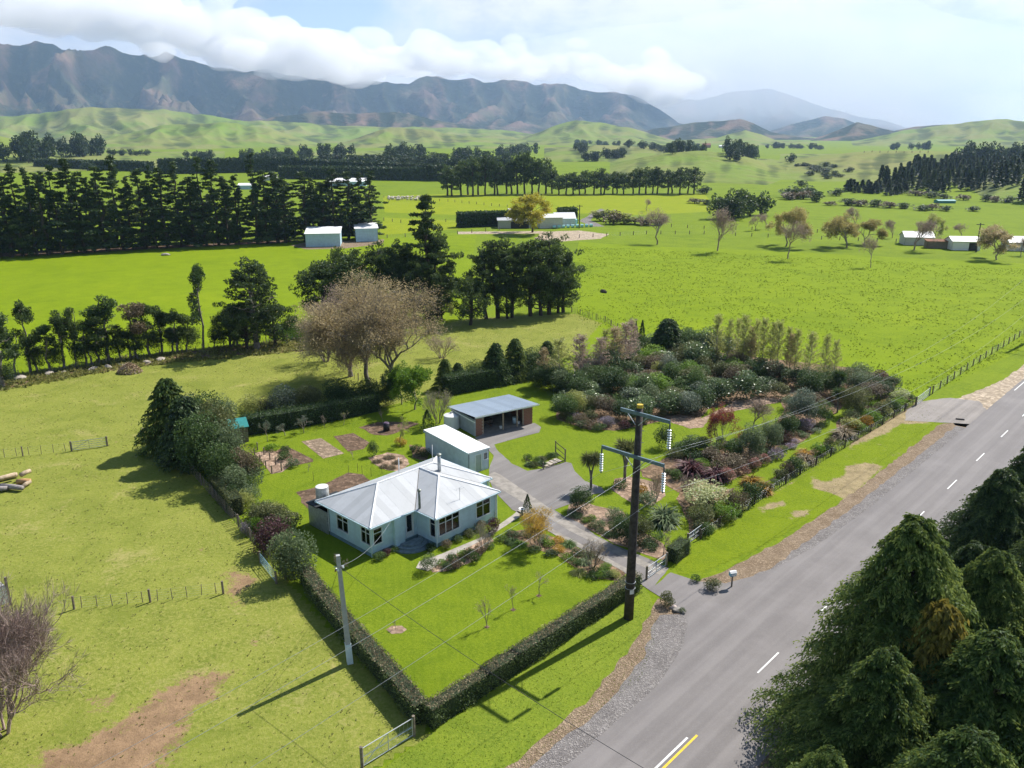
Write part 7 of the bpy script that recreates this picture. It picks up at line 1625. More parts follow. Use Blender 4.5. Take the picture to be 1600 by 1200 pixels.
for k, (a, b) in enumerate([(893, 802), (903, 808), (915, 816), (925, 824), (938, 832), (950, 838), (925, 812)]): G('border_plant', 'shrublow', k % 3, a, b, b - 8, 18, [L_GREY, L_MID, L_BRIGHT, L_PINK][k % 4], 'low edging plant between driveway and pinkish bark', 'plant', 'edging plants of the driveway bed')
for k, (a, b) in enumerate([(828, 728), (838, 722), (846, 718), (858, 716), (866, 712), (835, 730), (846, 726), (824, 718)]): G('border_plant', ('flax', 'shrublow')[k % 2], k % 2, a, b, b - 10, 16, [L_DARK, L_MID, L_OLIVE][k % 3], 'strappy plant inside the rustic gate bed', 'plant', 'plants of the rustic gate bed')
# cabbage trees and flaxes
for a in [('cabbage_tree', 'cabbage', 0, 923, 765, 695, 38, L_OLIVE, 'cabbage tree standing left of the wooden pole', 'tree'), ('cabbage_tree', 'cabbage', 1, 976, 752, 678, 44, L_OLIVE, 'taller cabbage tree partly behind the wooden pole', 'tree'), ('cabbage_tree', 'cabbage', 2, 1309, 622, 572, 30, L_DARK, 'cabbage tree rising at the back right of the woodland garden', 'tree'), ('cabbage_tree', 'cabbage', 0, 1308, 645, 598, 24, L_DARK, 'lower cabbage tree in front of the back right one', 'tree'),
          ('tussock', 'flax', 0, 1038, 818, 776, 50, L_GREY, 'large grey green tussock grass beside the curved lawn', 'plant'), ('flax_bush', 'flax', 1, 1078, 742, 700, 46, L_PURP, 'bronze purple flax bush right of the crossarms', 'plant'), ('flax_bush', 'flax', 0, 1118, 748, 718, 40, L_PURP, 'second bronze purple flax towards the pink flowers', 'plant'),
          ('cream_flax', 'shrubfine', 2, 1106, 792, 748, 76, L_CREAM, 'big cream variegated bush at the near end of the border', 'bush'), ('dry_bush', 'shrubfine', 0, 1150, 800, 758, 34, L_BROWN, 'brownish bush right of the cream variegated one', 'bush'), ('olive_bush', 'shrubfine', 1, 1096, 818, 784, 44, L_OLIVE, 'olive brown bush below the cream variegated one', 'bush'), ('green_bush', 'shrubfine', 2, 1131, 812, 780, 42, L_BRIGHT, 'bright green dense bush at the batten fence', 'bush'),
          ('green_bush', 'shrub', 0, 1170, 785, 752, 32, L_DARK, 'deep green rounded bush left of the orange sedge', 'bush'), ('sedge', 'flax', 1, 1190, 770, 742, 32, L_ORNG, 'bright orange sedge clump by the fence', 'plant'), ('sedge', 'flax', 0, 1174, 758, 732, 34, L_ORNG, 'olive orange sedge clump behind the bright one', 'plant'), ('green_bush', 'shrub', 1, 1242, 738, 708, 32, L_DARK, 'dark green bush midway along the roadside border', 'bush'), ('dry_bush', 'shrub', 2, 1228, 742, 718, 24, L_BROWN, 'brown bush beside the midway dark green one', 'bush'), ('dry_bush', 'shrub', 0, 1218, 748, 732, 24, L_OLIVE, 'low olive bush left of the midway dark one', 'bush'),
          ('green_bush', 'shrub', 2, 1278, 710, 690, 26, L_BRIGHT, 'small bright green bush on the roadside border', 'bush'), ('sedge', 'flax', 0, 1258, 722, 700, 30, L_BROWN, 'bronze grass clump beside the small bright bush', 'plant'), ('sedge', 'flax', 1, 1256, 712, 694, 24, L_ORNG, 'pale orange grass clump behind the bronze one', 'plant'), ('green_bush', 'shrub', 1, 1294, 700, 680, 22, L_OLIVE, 'olive round bush where the grass path bends', 'bush'),
          ('sedge', 'flax', 1, 1318, 682, 660, 36, L_BROWN, 'wide bronze grass clump at the bend of the border', 'plant'), ('sedge', 'flax', 0, 1345, 668, 648, 28, L_ORNG, 'orange yellow grass clump in the far border', 'plant'), ('green_bush', 'shrub', 0, 1330, 672, 652, 34, L_YEL, 'yellow green bush in the far border', 'bush'), ('green_bush', 'shrub', 1, 1362, 660, 636, 34, L_BRIGHT, 'fresh green bush towards the far end of the border', 'bush'), ('cream_bush', 'shrub', 2, 1328, 656, 638, 28, L_CREAM, 'cream flowered bush in the far border', 'bush'), ('green_bush', 'shrub', 2, 1378, 650, 626, 26, L_OLIVE, 'olive bush near the far end of the border', 'bush'), ('green_bush', 'shrub', 0, 1400, 640, 622, 22, L_BRIGHT, 'last small green bush of the border', 'bush'), ('cream_bush', 'shrub', 1, 1404, 628, 604, 30, L_CREAM, 'cream variegated bush at the field entrance end', 'bush'), ('green_bush', 'shrub', 1, 1420, 626, 612, 18, L_DARK, 'small dark bush next to the far metal gate', 'bush'),
          ('red_maple', 'maple', 0, 1122, 700, 634, 52, L_RED, 'dark red leaved maple in the middle of the garden', 'tree'), ('bare_tree', 'baretree', 1, 1176, 672, 622, 56, L_BUDP, 'bare spreading tree behind the red maple', 'tree'),
          ('blue_shrub', 'bigshrub', 1, 1252, 664, 604, 48, L_BLUE, 'large blue grey rounded shrub at the curve of the path', 'tree'), ('blue_shrub', 'bigshrub', 2, 1228, 685, 640, 34, L_DARK, 'dark green shrub left below the blue grey one', 'shrub'), ('grey_shrub', 'bigshrub', 0, 1202, 700, 654, 36, L_GREY, 'dusky green shrub right of the bare spreading tree', 'shrub'), ('grey_shrub', 'bigshrub', 1, 1172, 714, 660, 42, L_GREY, 'tall dusky green shrub right of the red maple', 'shrub'), ('mid_shrub', 'tallshrub', 0, 1282, 662, 620, 30, L_MID, 'mid green upright shrub right of the blue grey one', 'shrub'), ('round_topiary', 'tallshrub', 1, 1036, 700, 660, 30, L_DARK, 'dark upright oval shrub behind the insulators', 'shrub'),
          ('lilac_shrub', 'shrub', 0, 1258, 672, 652, 28, L_LILAC, 'lilac flowering shrub at the path curve', 'shrub'), ('lilac_shrub', 'shrublow', 1, 1212, 716, 698, 28, L_LILAC, 'low lilac flowered mound beside the path', 'shrub'), ('pink_shrub', 'shrub', 2, 1226, 690, 672, 26, L_PINK, 'rosy flowering shrub below the dark green one', 'shrub'), ('pink_shrub', 'shrub', 0, 1137, 752, 730, 26, L_PINK, 'leftmost salmon pink flowering bush by the path', 'shrub'), ('pink_shrub', 'shrub', 1, 1162, 742, 724, 22, L_PINK, 'deeper pink flowering bush in the middle of the pink row', 'shrub'), ('pink_shrub', 'shrub', 2, 1178, 733, 714, 24, L_PINK, 'third salmon pink bush from the left', 'shrub'), ('pink_shrub', 'shrub', 0, 1194, 725, 708, 20, L_PINK, 'rightmost pink flowering bush of the row', 'shrub'),
          ('bronze_shrub', 'shrubfine', 0, 1140, 735, 708, 50, L_BROWN, 'wide low bronze shrub above the pink row', 'shrub'), ('bronze_shrub', 'shrubfine', 1, 1172, 724, 704, 44, L_BROWN, 'second low bronze shrub above the pink row', 'shrub'), ('green_shrub', 'tallshrub', 1, 1083, 708, 678, 46, L_DARK, 'dark leafy shrub left below the red maple', 'shrub'), ('green_shrub', 'shrub', 1, 1062, 712, 690, 36, L_MID, 'green shrub right of the oval topiary', 'shrub'), ('green_shrub', 'shrub', 2, 1145, 712, 688, 34, L_MID, 'leafy shrub at the foot of the red maple', 'shrub'), ('dry_bush', 'shrub', 0, 1110, 722, 698, 34, L_BROWN, 'brownish shrub between the flax and the maple', 'shrub'),
          ('orange_shrub', 'shrub', 1, 1000, 780, 752, 30, L_ORNG, 'orange brown shrub behind the wooden pole foot of cabbage tree', 'shrub'), ('cream_bush', 'shrub', 0, 1010, 800, 766, 34, L_GREY, 'grey flowered shrub right of the wooden pole', 'shrub'), ('bare_shrub', 'bareshrub', 0, 1024, 786, 742, 24, L_BUD, 'bare upright shrub behind the grey tussock', 'shrub'), ('bare_shrub', 'bareshrub', 1, 1072, 780, 745, 24, L_BUDP, 'bare twiggy shrub left of the cream variegated bush', 'shrub'), ('green_bush', 'shrublow', 1, 968, 762, 748, 26, L_MID, 'low green plants at the foot of the tall cabbage tree', 'plant'), ('green_bush', 'shrub', 2, 1090, 832, 812, 22, L_OLIVE, 'small olive bush at the near end of the border', 'bush')]:
    G(*a)
for k, (a, b) in enumerate([(1152, 806), (1164, 795), (1104, 830), (1122, 822), (1202, 764), (1212, 756), (1228, 748), (1256, 728), (1270, 720), (1298, 706), (1312, 694), (1352, 672), (1374, 660), (1392, 648), (1412, 636), (1144, 812), (1186, 776), (1240, 738), (1284, 712), (1330, 684)]): G('border_plant', 'shrublow', k % 3, a, b, b - 8, 18, [L_MID, L_GREY, L_OLIVE, L_CREAM][k % 4], 'low plant along the garden side of the roadside batten fence', 'plant', 'low plants along the roadside fence')
for k, (a, b) in enumerate([(1168, 728), (1186, 720), (1206, 712), (1222, 704), (1240, 692), (1258, 684), (1275, 676), (1288, 664), (1250, 680), (1236, 700), (1280, 668), (1200, 722), (1292, 652), (1286, 646)]): G('border_plant', 'shrublow', k % 3, a, b, b - 8, 20, [L_GREY, L_BLUE, L_BRIGHT, L_MID, L_LILAC][k % 5], 'low flowering plant along the curved grass path', 'plant', 'low plants along the curved grass path')
# mown grass path on the bark
sheet('grass_path', [(1140, 762), (1165, 748), (1212, 724), (1230, 708), (1256, 692), (1284, 682), (1292, 668), (1290, 652), (1296, 646), (1306, 654), (1308, 672), (1292, 690), (1262, 706), (1245, 722), (1218, 742), (1180, 760), (1150, 780), (1120, 800), (1098, 830), (1080, 838), (1060, 842), (1032, 832), (1010, 826), (1020, 800), (1060, 770), (1080, 780), (1075, 815), (1100, 800)], .040, G_LAWN, .1, .5) if False else sheet('grass_path', [(1130, 780), (1165, 748), (1212, 724), (1230, 708), (1256, 692), (1284, 682), (1292, 668), (1290, 650), (1298, 640), (1306, 654), (1308, 672), (1292, 690), (1262, 706), (1245, 722), (1218, 742), (1180, 762), (1152, 784)], .040, G_LAWN, .1, .5)
# ------------------------------------------------------------------ woodland garden: rhododendrons and friends
for k, (a, b, t, w) in enumerate([(846, 606, 566, 40), (868, 612, 572, 40), (890, 618, 580, 38), (912, 612, 576, 40), (935, 606, 570, 38), (955, 598, 566, 36), (972, 590, 560, 34), (860, 596, 560, 36), (925, 598, 566, 34)]):
    G('understorey_shrub', 'bigshrub', k % 3, a, b, t, w, L_DARK, '%s dark understorey shrub from the left below the brown birches' % ORD[sorted([846, 868, 890, 912, 935, 955, 972, 860, 925]).index(a)], 'shrub', 'dark understorey below the brown birches')
G('dark_conifer', 'cypressmall', 0, 1042, 556, 497, 62, L_DARK, 'largest dark conifer standing above the woodland garden', 'tree'); G('dark_conifer', 'tallshrub', 1, 1072, 548, 508, 34, L_DARK, 'dark round topped tree right of the largest woodland conifer', 'tree')
G('slim_conifer', 'cone', 0, 1002, 550, 500, 14, L_DARK, 'slim dark conifer left of the largest woodland conifer', 'tree'); G('slim_conifer', 'cone', 1, 992, 552, 502, 12, L_DARK, 'second slim dark conifer beside the budding birches', 'tree')
BR = [(873, 606, 530, 34, L_YEL), (905, 602, 524, 36, L_BUDP), (936, 596, 528, 30, L_BUDP), (958, 588, 512, 34, L_BUD), (975, 582, 505, 34, L_BUDP), (985, 572, 500, 26, L_BUDP), (850, 600, 545, 24, L_BUD), (945, 580, 515, 22, L_YEL),
      (1118, 570, 492, 26, L_YEL), (1136, 574, 500, 18, L_YEL), (1150, 570, 498, 20, L_YEL), (1160, 578, 494, 24, L_YEL), (1178, 574, 500, 20, L_YEL), (1190, 580, 498, 22, L_YEL), (1203, 582, 504, 22, L_YEL), (1212, 586, 502, 24, L_YEL), (1228, 588, 512, 18, L_YEL), (1240, 592, 515, 20, L_YEL), (1262, 600, 520, 26, L_YEL), (1285, 604, 524, 20, L_YEL), (1300, 606, 532, 18, L_YEL), (1232, 590, 522, 20, L_BUD), (1170, 576, 510, 18, L_BUD)]
for k, (a, b, t, w, m_) in enumerate(sorted(BR, key=lambda q: q[0])): G('birch', 'birch', k % 3, a, b, t, w * 1.35, m_, '%s slender %s birch from the left in the woodland garden' % (ORD[k], 'yellow green' if m_ is L_YEL else 'brown budding'), 'tree', 'slender birches of the woodland garden')
# explicit front row
FR = [(884, 652, 612, 44, L_MID, 'rounded green shrub at the left end of the woodland garden'), (898, 648, 608, 36, L_YEL, 'yellow green shrub behind the rounded one at the left end'), (920, 645, 615, 30, L_OLIVE, 'olive shrub third from the left end of the woodland edge'), (945, 648, 612, 34, L_BROWN, 'twiggy brown shrub on the woodland edge'), (972, 655, 622, 36, L_DARK, 'dark shrub behind the pole top on the woodland edge'), (1000, 660, 615, 44, L_RHODO, 'big glossy rhododendron directly behind the upper crossarm'), (1044, 648, 606, 46, L_RHODO, 'big glossy rhododendron right of the crossarm'), (1073, 648, 610, 44, L_BLUE, 'blue grey rounded shrub on the woodland edge'), (1097, 642, 600, 36, L_RHODO, 'dark rhododendron right of the blue grey shrub'), (1122, 628, 588, 44, L_RHODO, 'tall rhododendron left of the curved lawn'), (1160, 625, 576, 52, L_RHODO, 'largest pale leaved rhododendron above the curved lawn'), (1190, 620, 598, 28, L_GREY, 'grey green shrub right of the largest rhododendron'), (1218, 622, 596, 34, L_OLIVE, 'olive green shrub at the right end of the curved lawn'), (1262, 622, 575, 46, L_DARK, 'dark shrub mass behind the blue grey rounded shrub'), (1240, 604, 570, 40, L_DARK, 'dark low tree in front of the birches'), (1295, 618, 578, 40, L_DARK, 'dark tree left of the back cabbage tree'), (1340, 612, 578, 38, L_GREY, 'dusky tree right of the back cabbage tree'), (1330, 650, 598, 40, L_OLIVE, 'upright olive green tree near the far border'), (1362, 625, 592, 40, L_BROWN, 'smoky brown shrub near the far border'), (1350, 605, 578, 40, L_GREY, 'dusky shrub behind the smoky brown one'), (1393, 615, 582, 30, L_DARK, 'dark rounded tree at the far right corner of the garden'), (1375, 600, 577, 28, L_PURP, 'reddish brown shrub at the back right corner'), (955, 612, 580, 32, L_RHODO, 'rhododendron beneath the brown birches'), (1145, 580, 545, 34, L_BROWN, 'brownish shrub under the yellow green birches'), (1180, 592, 556, 36, L_DARK, 'dark shrub under the middle birches'), (1205, 598, 562, 34, L_BROWN, 'purplish brown shrub under the middle birches'), (952, 665, 650, 18, L_LILAC, 'small lilac flowered shrub at the bed front left of the pole'), (910, 668, 656, 24, L_GREY, 'low grey green plant at the bed front'), (935, 672, 660, 24, L_MID, 'low green plant near the small lilac shrub'), (975, 670, 655, 20, L_PURP, 'small purplish shrub left of the pole top'), (1028, 590, 562, 22, L_YEL, 'golden flowered shrub in the middle of the woodland garden'), (1080, 575, 556, 30, L_YEL, 'yellow shrub left of the birches')]
for k, (a, b, t, w, m_, lab) in enumerate(FR): G('woodland_shrub', 'rhodo' if m_ in (L_RHODO,) else ('bigshrub' if b - t > 36 else ('tallshrub' if b - t > 28 else 'shrub')), k % 3, a, b, t, w, m_, lab, 'shrub')
wood = [(870, 640), (880, 600), (940, 570), (1010, 545), (1085, 545), (1140, 560), (1230, 590), (1200, 605), (1120, 615), (1075, 640), (1000, 645), (940, 640)]
cnt = 0; placed = []
rngw = np.random.default_rng(5)
mats_w = [L_RHODO, L_RHODO, L_GREY, L_DARK, L_RHODO, L_OLIVE, L_BLUE, L_MID, L_MID, L_BROWN, L_BRIGHT, L_OLIVE]
names_w = {L_BRIGHT: 'bright green shrub', L_RHODO: 'glossy blue green rhododendron', L_GREY: 'grey green shrub', L_DARK: 'dark evergreen shrub', L_OLIVE: 'olive shrub', L_BLUE: 'blue grey shrub', L_MID: 'mid green shrub', L_BROWN: 'brown twiggy shrub'}
while cnt < 105:
    a, b = 865 + rngw.random() * 380, 543 + rngw.random() * 110
    if not in_poly(np.array([a]), np.array([b]), wood)[0]: continue
    if any(abs(a - q[0]) < 13 and abs(b - q[1]) < 8 for q in placed): continue
    placed.append((a, b)); m_ = mats_w[int(rngw.integers(0, len(mats_w)))]; hp_ = 16 + rngw.random() ** 1.6 * 34
    kd = 'rhodo' if m_ is L_RHODO else ('tallshrub' if hp_ > 28 else 'shrub')
    G('woodland_shrub', kd, cnt % 3, a, b, b - hp_, 30 + rngw.random() * 18, m_, names_w[m_] + ' within the dense mass of the woodland garden', 'shrub', names_w[m_] + 's of the woodland mass')
    cnt += 1
    if len(placed) > 400: break
for k, (a, b) in enumerate([(1255, 596), (1272, 606), (1300, 600), (1318, 604), (1330, 596), (1286, 596), (1320, 632), (1348, 632), (1384, 622), (1238, 640), (1270, 640), (1310, 628), (1365, 610), (1345, 590)]): G('woodland_shrub', ('tallshrub', 'shrubfine')[k % 2], k % 3, a, b, b - 24 - (k * 5) % 9, 34, [L_DARK, L_GREY, L_BROWN, L_OLIVE][k % 4], 'dusky shrub in the loose group around the back cabbage trees', 'shrub', 'dusky shrubs around the back cabbage trees')
CN = {L_OLIVE: 'olive green', L_DARK: 'dark green', L_BROWN: 'brownish', L_GREY: 'grey green', L_MID: 'mid green', L_BRIGHT: 'bright green', L_PURP: 'maroon', L_YEL: 'yellow green', L_ORNG: 'orange', L_CREAM: 'cream variegated', L_LILAC: 'lilac flowered', L_PINK: 'pink flowered'}
def fill(poly, n, mats, seed, gap, name, label, group, cat='plant', hmin=8, hvar=14, w0=16, wv=16):
    rg_ = np.random.default_rng(seed); got = []; xs = [p[0] for p in poly]; ys = [p[1] for p in poly]
    for _ in range(6000):
        if len(got) >= n: break
        a, b = min(xs) + rg_.random() * (max(xs) - min(xs)), min(ys) + rg_.random() * (max(ys) - min(ys))
        if not in_poly(np.array([a]), np.array([b]), poly)[0] or any(abs(a - q[0]) < gap and abs(b - q[1]) < gap * .6 for q in got): continue
        got.append((a, b)); k = len(got); mt = mats[int(rg_.integers(0, len(mats)))]; h_ = hmin + rg_.random() ** 1.5 * hvar
        G(name, ('shrublow', 'shrub', 'shrubfine', 'shrub', 'shrublow')[int(rg_.integers(0, 5))] if h_ < 15 else ('shrub', 'shrubfine')[k % 2], k % 3, a, b, b - h_, w0 + rg_.random() * wv, mt, CN[mt] + ' ' + label, cat, group)
fill([(1060, 700), (1145, 690), (1200, 680), (1232, 660), (1250, 678), (1205, 702), (1155, 722), (1110, 745), (1065, 755), (1045, 748)], 36, [L_OLIVE, L_DARK, L_BROWN, L_GREY, L_MID, L_MID, L_BRIGHT, L_PURP], 3, 9, 'bed_plant', 'plant in the bed between red maple and grass path', 'mixed plants of the central bed')
fill([(1092, 832), (1078, 802), (1112, 775), (1150, 790), (1200, 758), (1320, 690), (1345, 645), (1405, 620), (1425, 627), (1300, 702), (1240, 738), (1165, 792), (1104, 838)], 60, [L_OLIVE, L_DARK, L_BROWN, L_YEL, L_MID, L_BRIGHT, L_ORNG, L_CREAM], 4, 8, 'bed_plant', 'plant in the roadside flower border', 'mixed plants of the roadside border')
fill([(893, 806), (892, 792), (930, 794), (975, 803), (985, 822), (1030, 848), (1040, 866), (1000, 858), (960, 846), (925, 826)], 12, [L_OLIVE, L_DARK, L_BROWN, L_GREY, L_MID], 6, 10, 'bed_plant', 'small plant on pinkish bark beside the driveway', 'small plants on the driveway bark')
fill([(870, 655), (885, 640), (960, 660), (1045, 645), (1090, 640), (1130, 632), (1100, 645), (1050, 650), (960, 672), (910, 670)], 18, [L_OLIVE, L_DARK, L_BROWN, L_GREY, L_MID, L_LILAC], 7, 9, 'bed_plant', 'small plant at the front edge of the woodland garden', 'small plants of the woodland edge')
fill([(385, 800), (300, 700), (330, 690), (395, 740), (400, 790), (445, 815), (470, 850), (430, 850)], 26, [L_OLIVE, L_DARK, L_GREY, L_MID, L_BROWN], 8, 12, 'boundary_shrub', 'low shrub between boundary trees and batten fence', 'filler shrubs of the left boundary', 'shrub', 20, 26, 28, 20)
# ------------------------------------------------------------------ big roadside cypresses, right foreground
def RT_(name, kind, var, t, n, h, w, mat, label, rz=0.0, cat='tree', group=None):
    x, y = rd(t, n); return plant(name, kind, var, x, y, h, w, mat, label, cat, group, rz=rz, bark=BARKD)
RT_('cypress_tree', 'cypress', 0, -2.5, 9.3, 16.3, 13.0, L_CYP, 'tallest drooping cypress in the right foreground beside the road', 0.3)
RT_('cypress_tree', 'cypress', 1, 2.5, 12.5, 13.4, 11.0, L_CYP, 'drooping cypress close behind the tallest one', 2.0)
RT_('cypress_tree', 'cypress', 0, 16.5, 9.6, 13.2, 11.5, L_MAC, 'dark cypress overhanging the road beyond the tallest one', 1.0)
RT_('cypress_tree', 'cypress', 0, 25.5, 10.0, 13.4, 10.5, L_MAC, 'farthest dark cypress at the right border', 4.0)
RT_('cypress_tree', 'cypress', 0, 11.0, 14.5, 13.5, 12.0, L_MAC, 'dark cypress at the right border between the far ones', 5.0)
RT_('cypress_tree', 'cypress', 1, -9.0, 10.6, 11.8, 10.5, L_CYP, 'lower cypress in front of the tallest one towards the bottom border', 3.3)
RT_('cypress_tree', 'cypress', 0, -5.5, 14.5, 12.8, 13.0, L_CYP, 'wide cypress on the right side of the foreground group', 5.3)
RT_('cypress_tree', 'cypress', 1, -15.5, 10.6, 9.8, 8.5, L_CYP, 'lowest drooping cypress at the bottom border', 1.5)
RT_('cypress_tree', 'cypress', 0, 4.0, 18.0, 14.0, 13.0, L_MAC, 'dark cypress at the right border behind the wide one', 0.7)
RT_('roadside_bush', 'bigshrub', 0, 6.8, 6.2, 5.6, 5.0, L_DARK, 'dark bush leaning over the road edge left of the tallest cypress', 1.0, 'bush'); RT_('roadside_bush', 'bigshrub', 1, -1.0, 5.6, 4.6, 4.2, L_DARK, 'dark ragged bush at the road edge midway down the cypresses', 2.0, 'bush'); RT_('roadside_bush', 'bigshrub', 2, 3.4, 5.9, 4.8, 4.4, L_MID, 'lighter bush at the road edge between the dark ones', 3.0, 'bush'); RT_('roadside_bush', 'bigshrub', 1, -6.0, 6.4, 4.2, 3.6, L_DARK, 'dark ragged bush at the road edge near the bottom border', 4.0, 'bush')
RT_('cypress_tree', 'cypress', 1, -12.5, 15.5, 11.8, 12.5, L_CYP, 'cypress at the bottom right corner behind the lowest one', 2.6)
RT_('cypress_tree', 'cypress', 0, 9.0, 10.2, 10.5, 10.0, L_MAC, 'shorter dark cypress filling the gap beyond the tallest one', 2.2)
RT_('sunlit_cypress_patch', 'cypressmall', 1, -4.4, 11.6, 12.6, 6.0, L_CYPLIT, 'golden foliage added for the sunlit part of the tallest cypress', 1.0)  # golden crown added inside the group to paint its sunlit part
# ------------------------------------------------------------------ bottom left bare bush
P_('bare_bush', 'broom', 0, 5, 1145, 925, 250, L_BROWN, 'large bare reddish twiggy bush cut by the left border', 'bush', rz=0.4, bark=TWIGP)
P_('bare_bush', 'broom', 1, -75, 1160, 950, 240, L_BROWN, 'second bare twiggy bush beyond the left border', 'bush', rz=2.4, bark=TWIGP)
# ------------------------------------------------------------------ grass tufts (nobody could count them)
def tufts(name, P, n, size, mat, label, seed, z=0.02, clump=0.0, blades=4):
    rng = np.random.default_rng(seed); xs = [p[0] for p in P]; ys = [p[1] for p in P]
    X = min(xs) + rng.random(n * 3) * (max(xs) - min(xs)); Y = min(ys) + rng.random(n * 3) * (max(ys) - min(ys))
    ok = in_poly(X, Y, P)
    if clump: ok &= fbm(X * 0.35, Y * 0.35, 3) + 0.15 * rng.random(n * 3) > clump
    X, Y = X[ok][:n], Y[ok][:n]; m = len(X); s = size * (0.5 + rng.random(m)); k = np.repeat(np.arange(m), blades)
    D = unit(rng.normal(size=(m * blades, 3)) * np.array([.8, .8, .2]) + np.array([0, 0, .9])); L = s[k] * (.7 + .6 * rng.random(m * blades))
    Cn = np.stack([X[k], Y[k], np.full(m * blades, z)], 1) + D * (L * .45)[:, None] + rng.normal(size=(m * blades, 3)) * np.array([1, 1, 0]) * (s[k] * .25)[:, None]
    o = link(name, leafmesh(name, Cn, L, L * .5, .2 + .6 * rng.random(m * blades), D, 0, 0, rng, mat)); return tag(o, label, 'grass', kind='stuff')
near_lime = px([(905, 500), (893, 430), (905, 385), (1320, 405), (1600, 420), (1700, 440), (1700, 470), (1600, 540), (1455, 612), (1400, 620), (1250, 600), (1000, 540)])
tufts('grass_tufts', near_lime, 13000, .19, L_TUFT, 'coarse grass tufts dotting the lime green right pasture', 1, clump=.50)
tufts('grass_tufts', PAD, 12000, .09, L_TUFTO, 'dry grass tufts scattered over the grazed left paddock', 2, clump=.38)
tufts('verge_tufts', px([(676, 1150), (600, 1200), (780, 1250), (850, 1180), (1000, 1062), (1022, 1010), (1026, 965), (1006, 930)]), 3500, .045, L_TUFT, 'grass tufts of the front verge', 3, .022)
tufts('verge_tufts', VERGE2, 4000, .05, L_TUFT, 'grass tufts of the roadside verge', 4, .02, clump=.5)
tufts('shelter_tufts', px([(0, 612), (200, 576), (480, 548), (560, 545), (480, 528), (200, 558), (0, 590)]), 4200, .42, L_TUFTO, 'rank grass under the stripped shelter trees', 5, clump=.4)
tufts('roadside_tufts', [rd(72, -13.5), rd(82, -11.5), rd(110, -9), rd(160, -8), rd(160, -12), rd(100, -15), rd(75, -17)], 3000, .16, L_TUFT, 'long grass between the right pasture fence and the road', 6)
tufts('lawn_edge_tufts', LAWN, 5000, .05, L_TUFT, 'short grass blades over the mown lawn', 7, .016, clump=.45)

# ------------------------------------------------------------------ labels: number the look-alikes of small groups from left to right
gr = {}
for o in list(C.objects):
    if o.get('group') and o.get('label'): gr.setdefault((o['group'], o['label']), []).append(o)
for (g_, l_), L in gr.items():
    if 1 < len(L) <= 45 and len(l_.split()) <= 13:
        for i, o in enumerate(sorted(L, key=lambda q: math.atan2(q.location.x, q.location.y))): o['label'] = '%s from left, %s' % (ORD[i], l_)

# ------------------------------------------------------------------ cloud bank lying on the range, then the air
rc = np.random.default_rng(31)
cm = bpy.data.metaballs.new('cloud_bank'); cm.resolution = 45; cm.render_resolution = 45; cm.threshold = 0.22
co = bpy.data.objects.new('cloud_blobs', cm); C.objects.link(co)
CL = [(-60, 20, 40), (20, 22, 34), (120, 30, 34), (200, 36, 36), (270, 44, 36), (330, 76, 36), (380, 98, 32), (430, 104, 32), (480, 110, 32), (530, 110, 32), (580, 114, 28), (625, 116, 28), (690, 108, 26), (750, 112, 26), (820, 116, 26), (880, 120, 28), (940, 128, 28), (1000, 138, 28), (1050, 150, 24)]
for (a, b, rr) in CL:
    for q in range(16):
        pa = a + rc.normal() * 30; d_ = 7650 + rc.normal() * 450; pb = b - abs(rc.normal()) * rr * 0.7 + (rr * 0.35 if q < 3 else 0)
        u, v = (pa - 800) / F, (pb - 600) / F; k_ = d_ / math.hypot(u, CP - v * SP)
        el = cm.elements.new(); el.co = (u * k_, (CP - v * SP) * k_, H + (-SP - v * CP) * k_); el.type = 'ELLIPSOID'; el.size_x = 1.5; el.size_y = 1.2; el.size_z = 0.75; el.radius = rr * (0.45 + 0.6 * rc.random()) * d_ / F * 1.15; el.stiffness = 1.6
cmt = bpy.data.materials.new('cloud_vapour'); cmt.use_nodes = True; t_ = cmt.node_tree; t_.nodes.clear()
pv = t_.nodes.new('ShaderNodeVolumeScatter'); pv.inputs['Color'].default_value = (1, 1, 1, 1); pv.inputs['Density'].default_value = 0.0050; pv.inputs['Anisotropy'].default_value = 0.2
mo = t_.nodes.new('ShaderNodeOutputMaterial'); t_.links.new(pv.outputs[0], mo.inputs['Volume']); 
bpy.context.view_layer.update()
cme = bpy.data.meshes.new_from_object(co.evaluated_get(bpy.context.evaluated_depsgraph_get())); bpy.data.objects.remove(co); cme.name = 'cloud_bank'
nv = len(cme.vertices); A = np.empty(nv * 3, np.float32); cme.vertices.foreach_get('co', A); A = A.reshape(-1, 3).astype(float); N = np.empty(nv * 3, np.float32); cme.vertices.foreach_get('normal', N); N = N.reshape(-1, 3)
dsp = 0
for s_, am in ((420.0, 70.0), (170.0, 36.0), (75.0, 16.0)):
    dsp = dsp + am * ((fbm(A[:, 0] / s_ + 7, A[:, 2] / s_ + A[:, 1] / s_ * 0.6, 2) - 0.5) * 2 + (fbm(A[:, 1] / s_ + 3, A[:, 2] / s_ - A[:, 0] / s_ * 0.5, 2) - 0.5))
A += N * dsp[:, None]; cme.vertices.foreach_set('co', A.astype(np.float32).ravel()); cme.update(); cme.materials.clear()
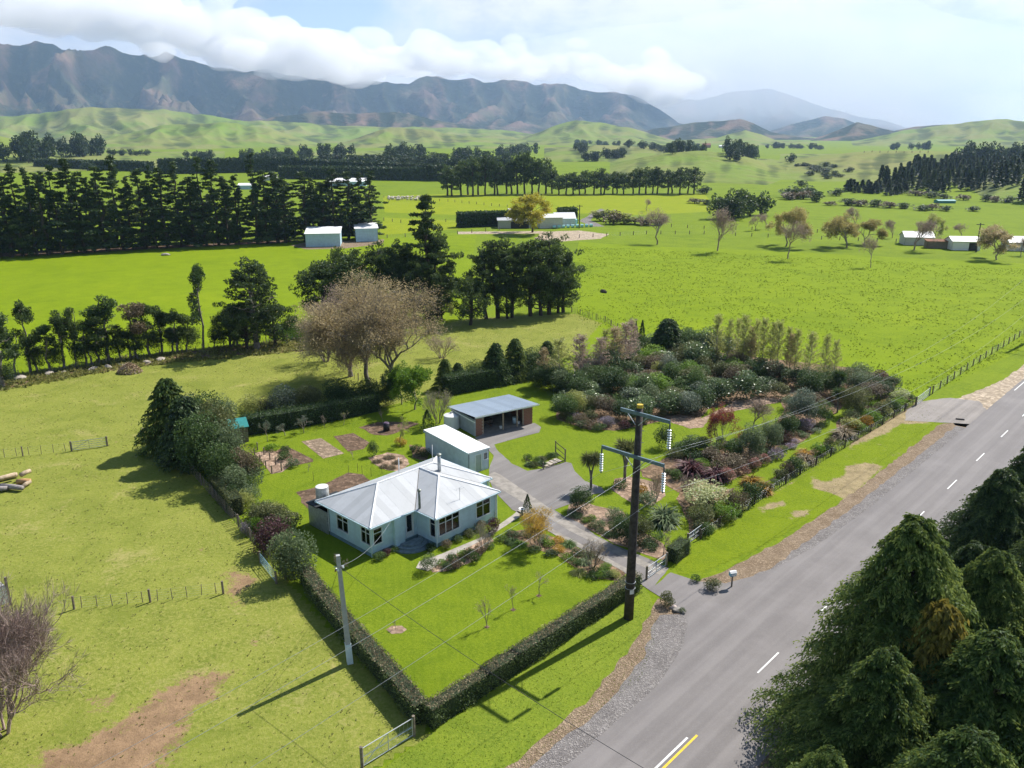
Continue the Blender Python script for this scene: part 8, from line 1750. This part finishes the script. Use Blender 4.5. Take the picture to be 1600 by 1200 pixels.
co = link('cloud_rough', cme); rm = co.modifiers.new('remesh', 'REMESH'); rm.mode = 'VOXEL'; rm.voxel_size = 38.0; bpy.context.view_layer.update()
cm2 = bpy.data.meshes.new_from_object(co.evaluated_get(bpy.context.evaluated_depsgraph_get())); bpy.data.objects.remove(co); cm2.materials.clear(); cm2.materials.append(cmt); cm2.name = 'cloud_bank'
tag(link('cloud_bank', cm2), kind='stuff')
# a shower hanging over the far right ranges
rv = MB(); cR = at_dist(1235, 128, 9300.0)
import bmesh as _bm
bm_ = _bm.new(); _bm.ops.create_icosphere(bm_, subdivisions=4, radius=1.0)
for v in bm_.verts:
    q_ = v.co.copy(); k_ = 1 + 0.25 * mnoise.noise(q_ * 1.7 + Vector((4, 1, 2))); v.co = Vector((cR[0] + q_.x * 2600 * k_, cR[1] + q_.y * 1100 * k_, cR[2] + q_.z * 800 * k_))
rme = bpy.data.meshes.new('rain_shower'); bm_.to_mesh(rme); bm_.free()
rmt = bpy.data.materials.new('rain_vapour'); rmt.use_nodes = True; t_ = rmt.node_tree; t_.nodes.clear(); pv = t_.nodes.new('ShaderNodeVolumeScatter'); pv.inputs['Color'].default_value = (0.93, 0.96, 1, 1); pv.inputs['Density'].default_value = 0.0007
mo = t_.nodes.new('ShaderNodeOutputMaterial'); t_.links.new(pv.outputs[0], mo.inputs['Volume']); rme.materials.append(rmt); tag(link('rain_shower', rme), kind='stuff')
hz = MB().box(-16500, 16500, -16500, 16500, -8.0, 1680.0).mesh('haze', None)
hm = bpy.data.materials.new('haze_air'); hm.use_nodes = True; t_ = hm.node_tree; t_.nodes.clear()
pv = t_.nodes.new('ShaderNodeVolumePrincipled'); pv.inputs['Color'].default_value = (0.46, 0.66, 1.0, 1); pv.inputs['Density'].default_value = HAZE; pv.inputs['Anisotropy'].default_value = 0.3
mo = t_.nodes.new('ShaderNodeOutputMaterial'); t_.links.new(pv.outputs[0], mo.inputs['Volume']); hz.materials.append(hm)
tag(link('haze', hz), kind='stuff')
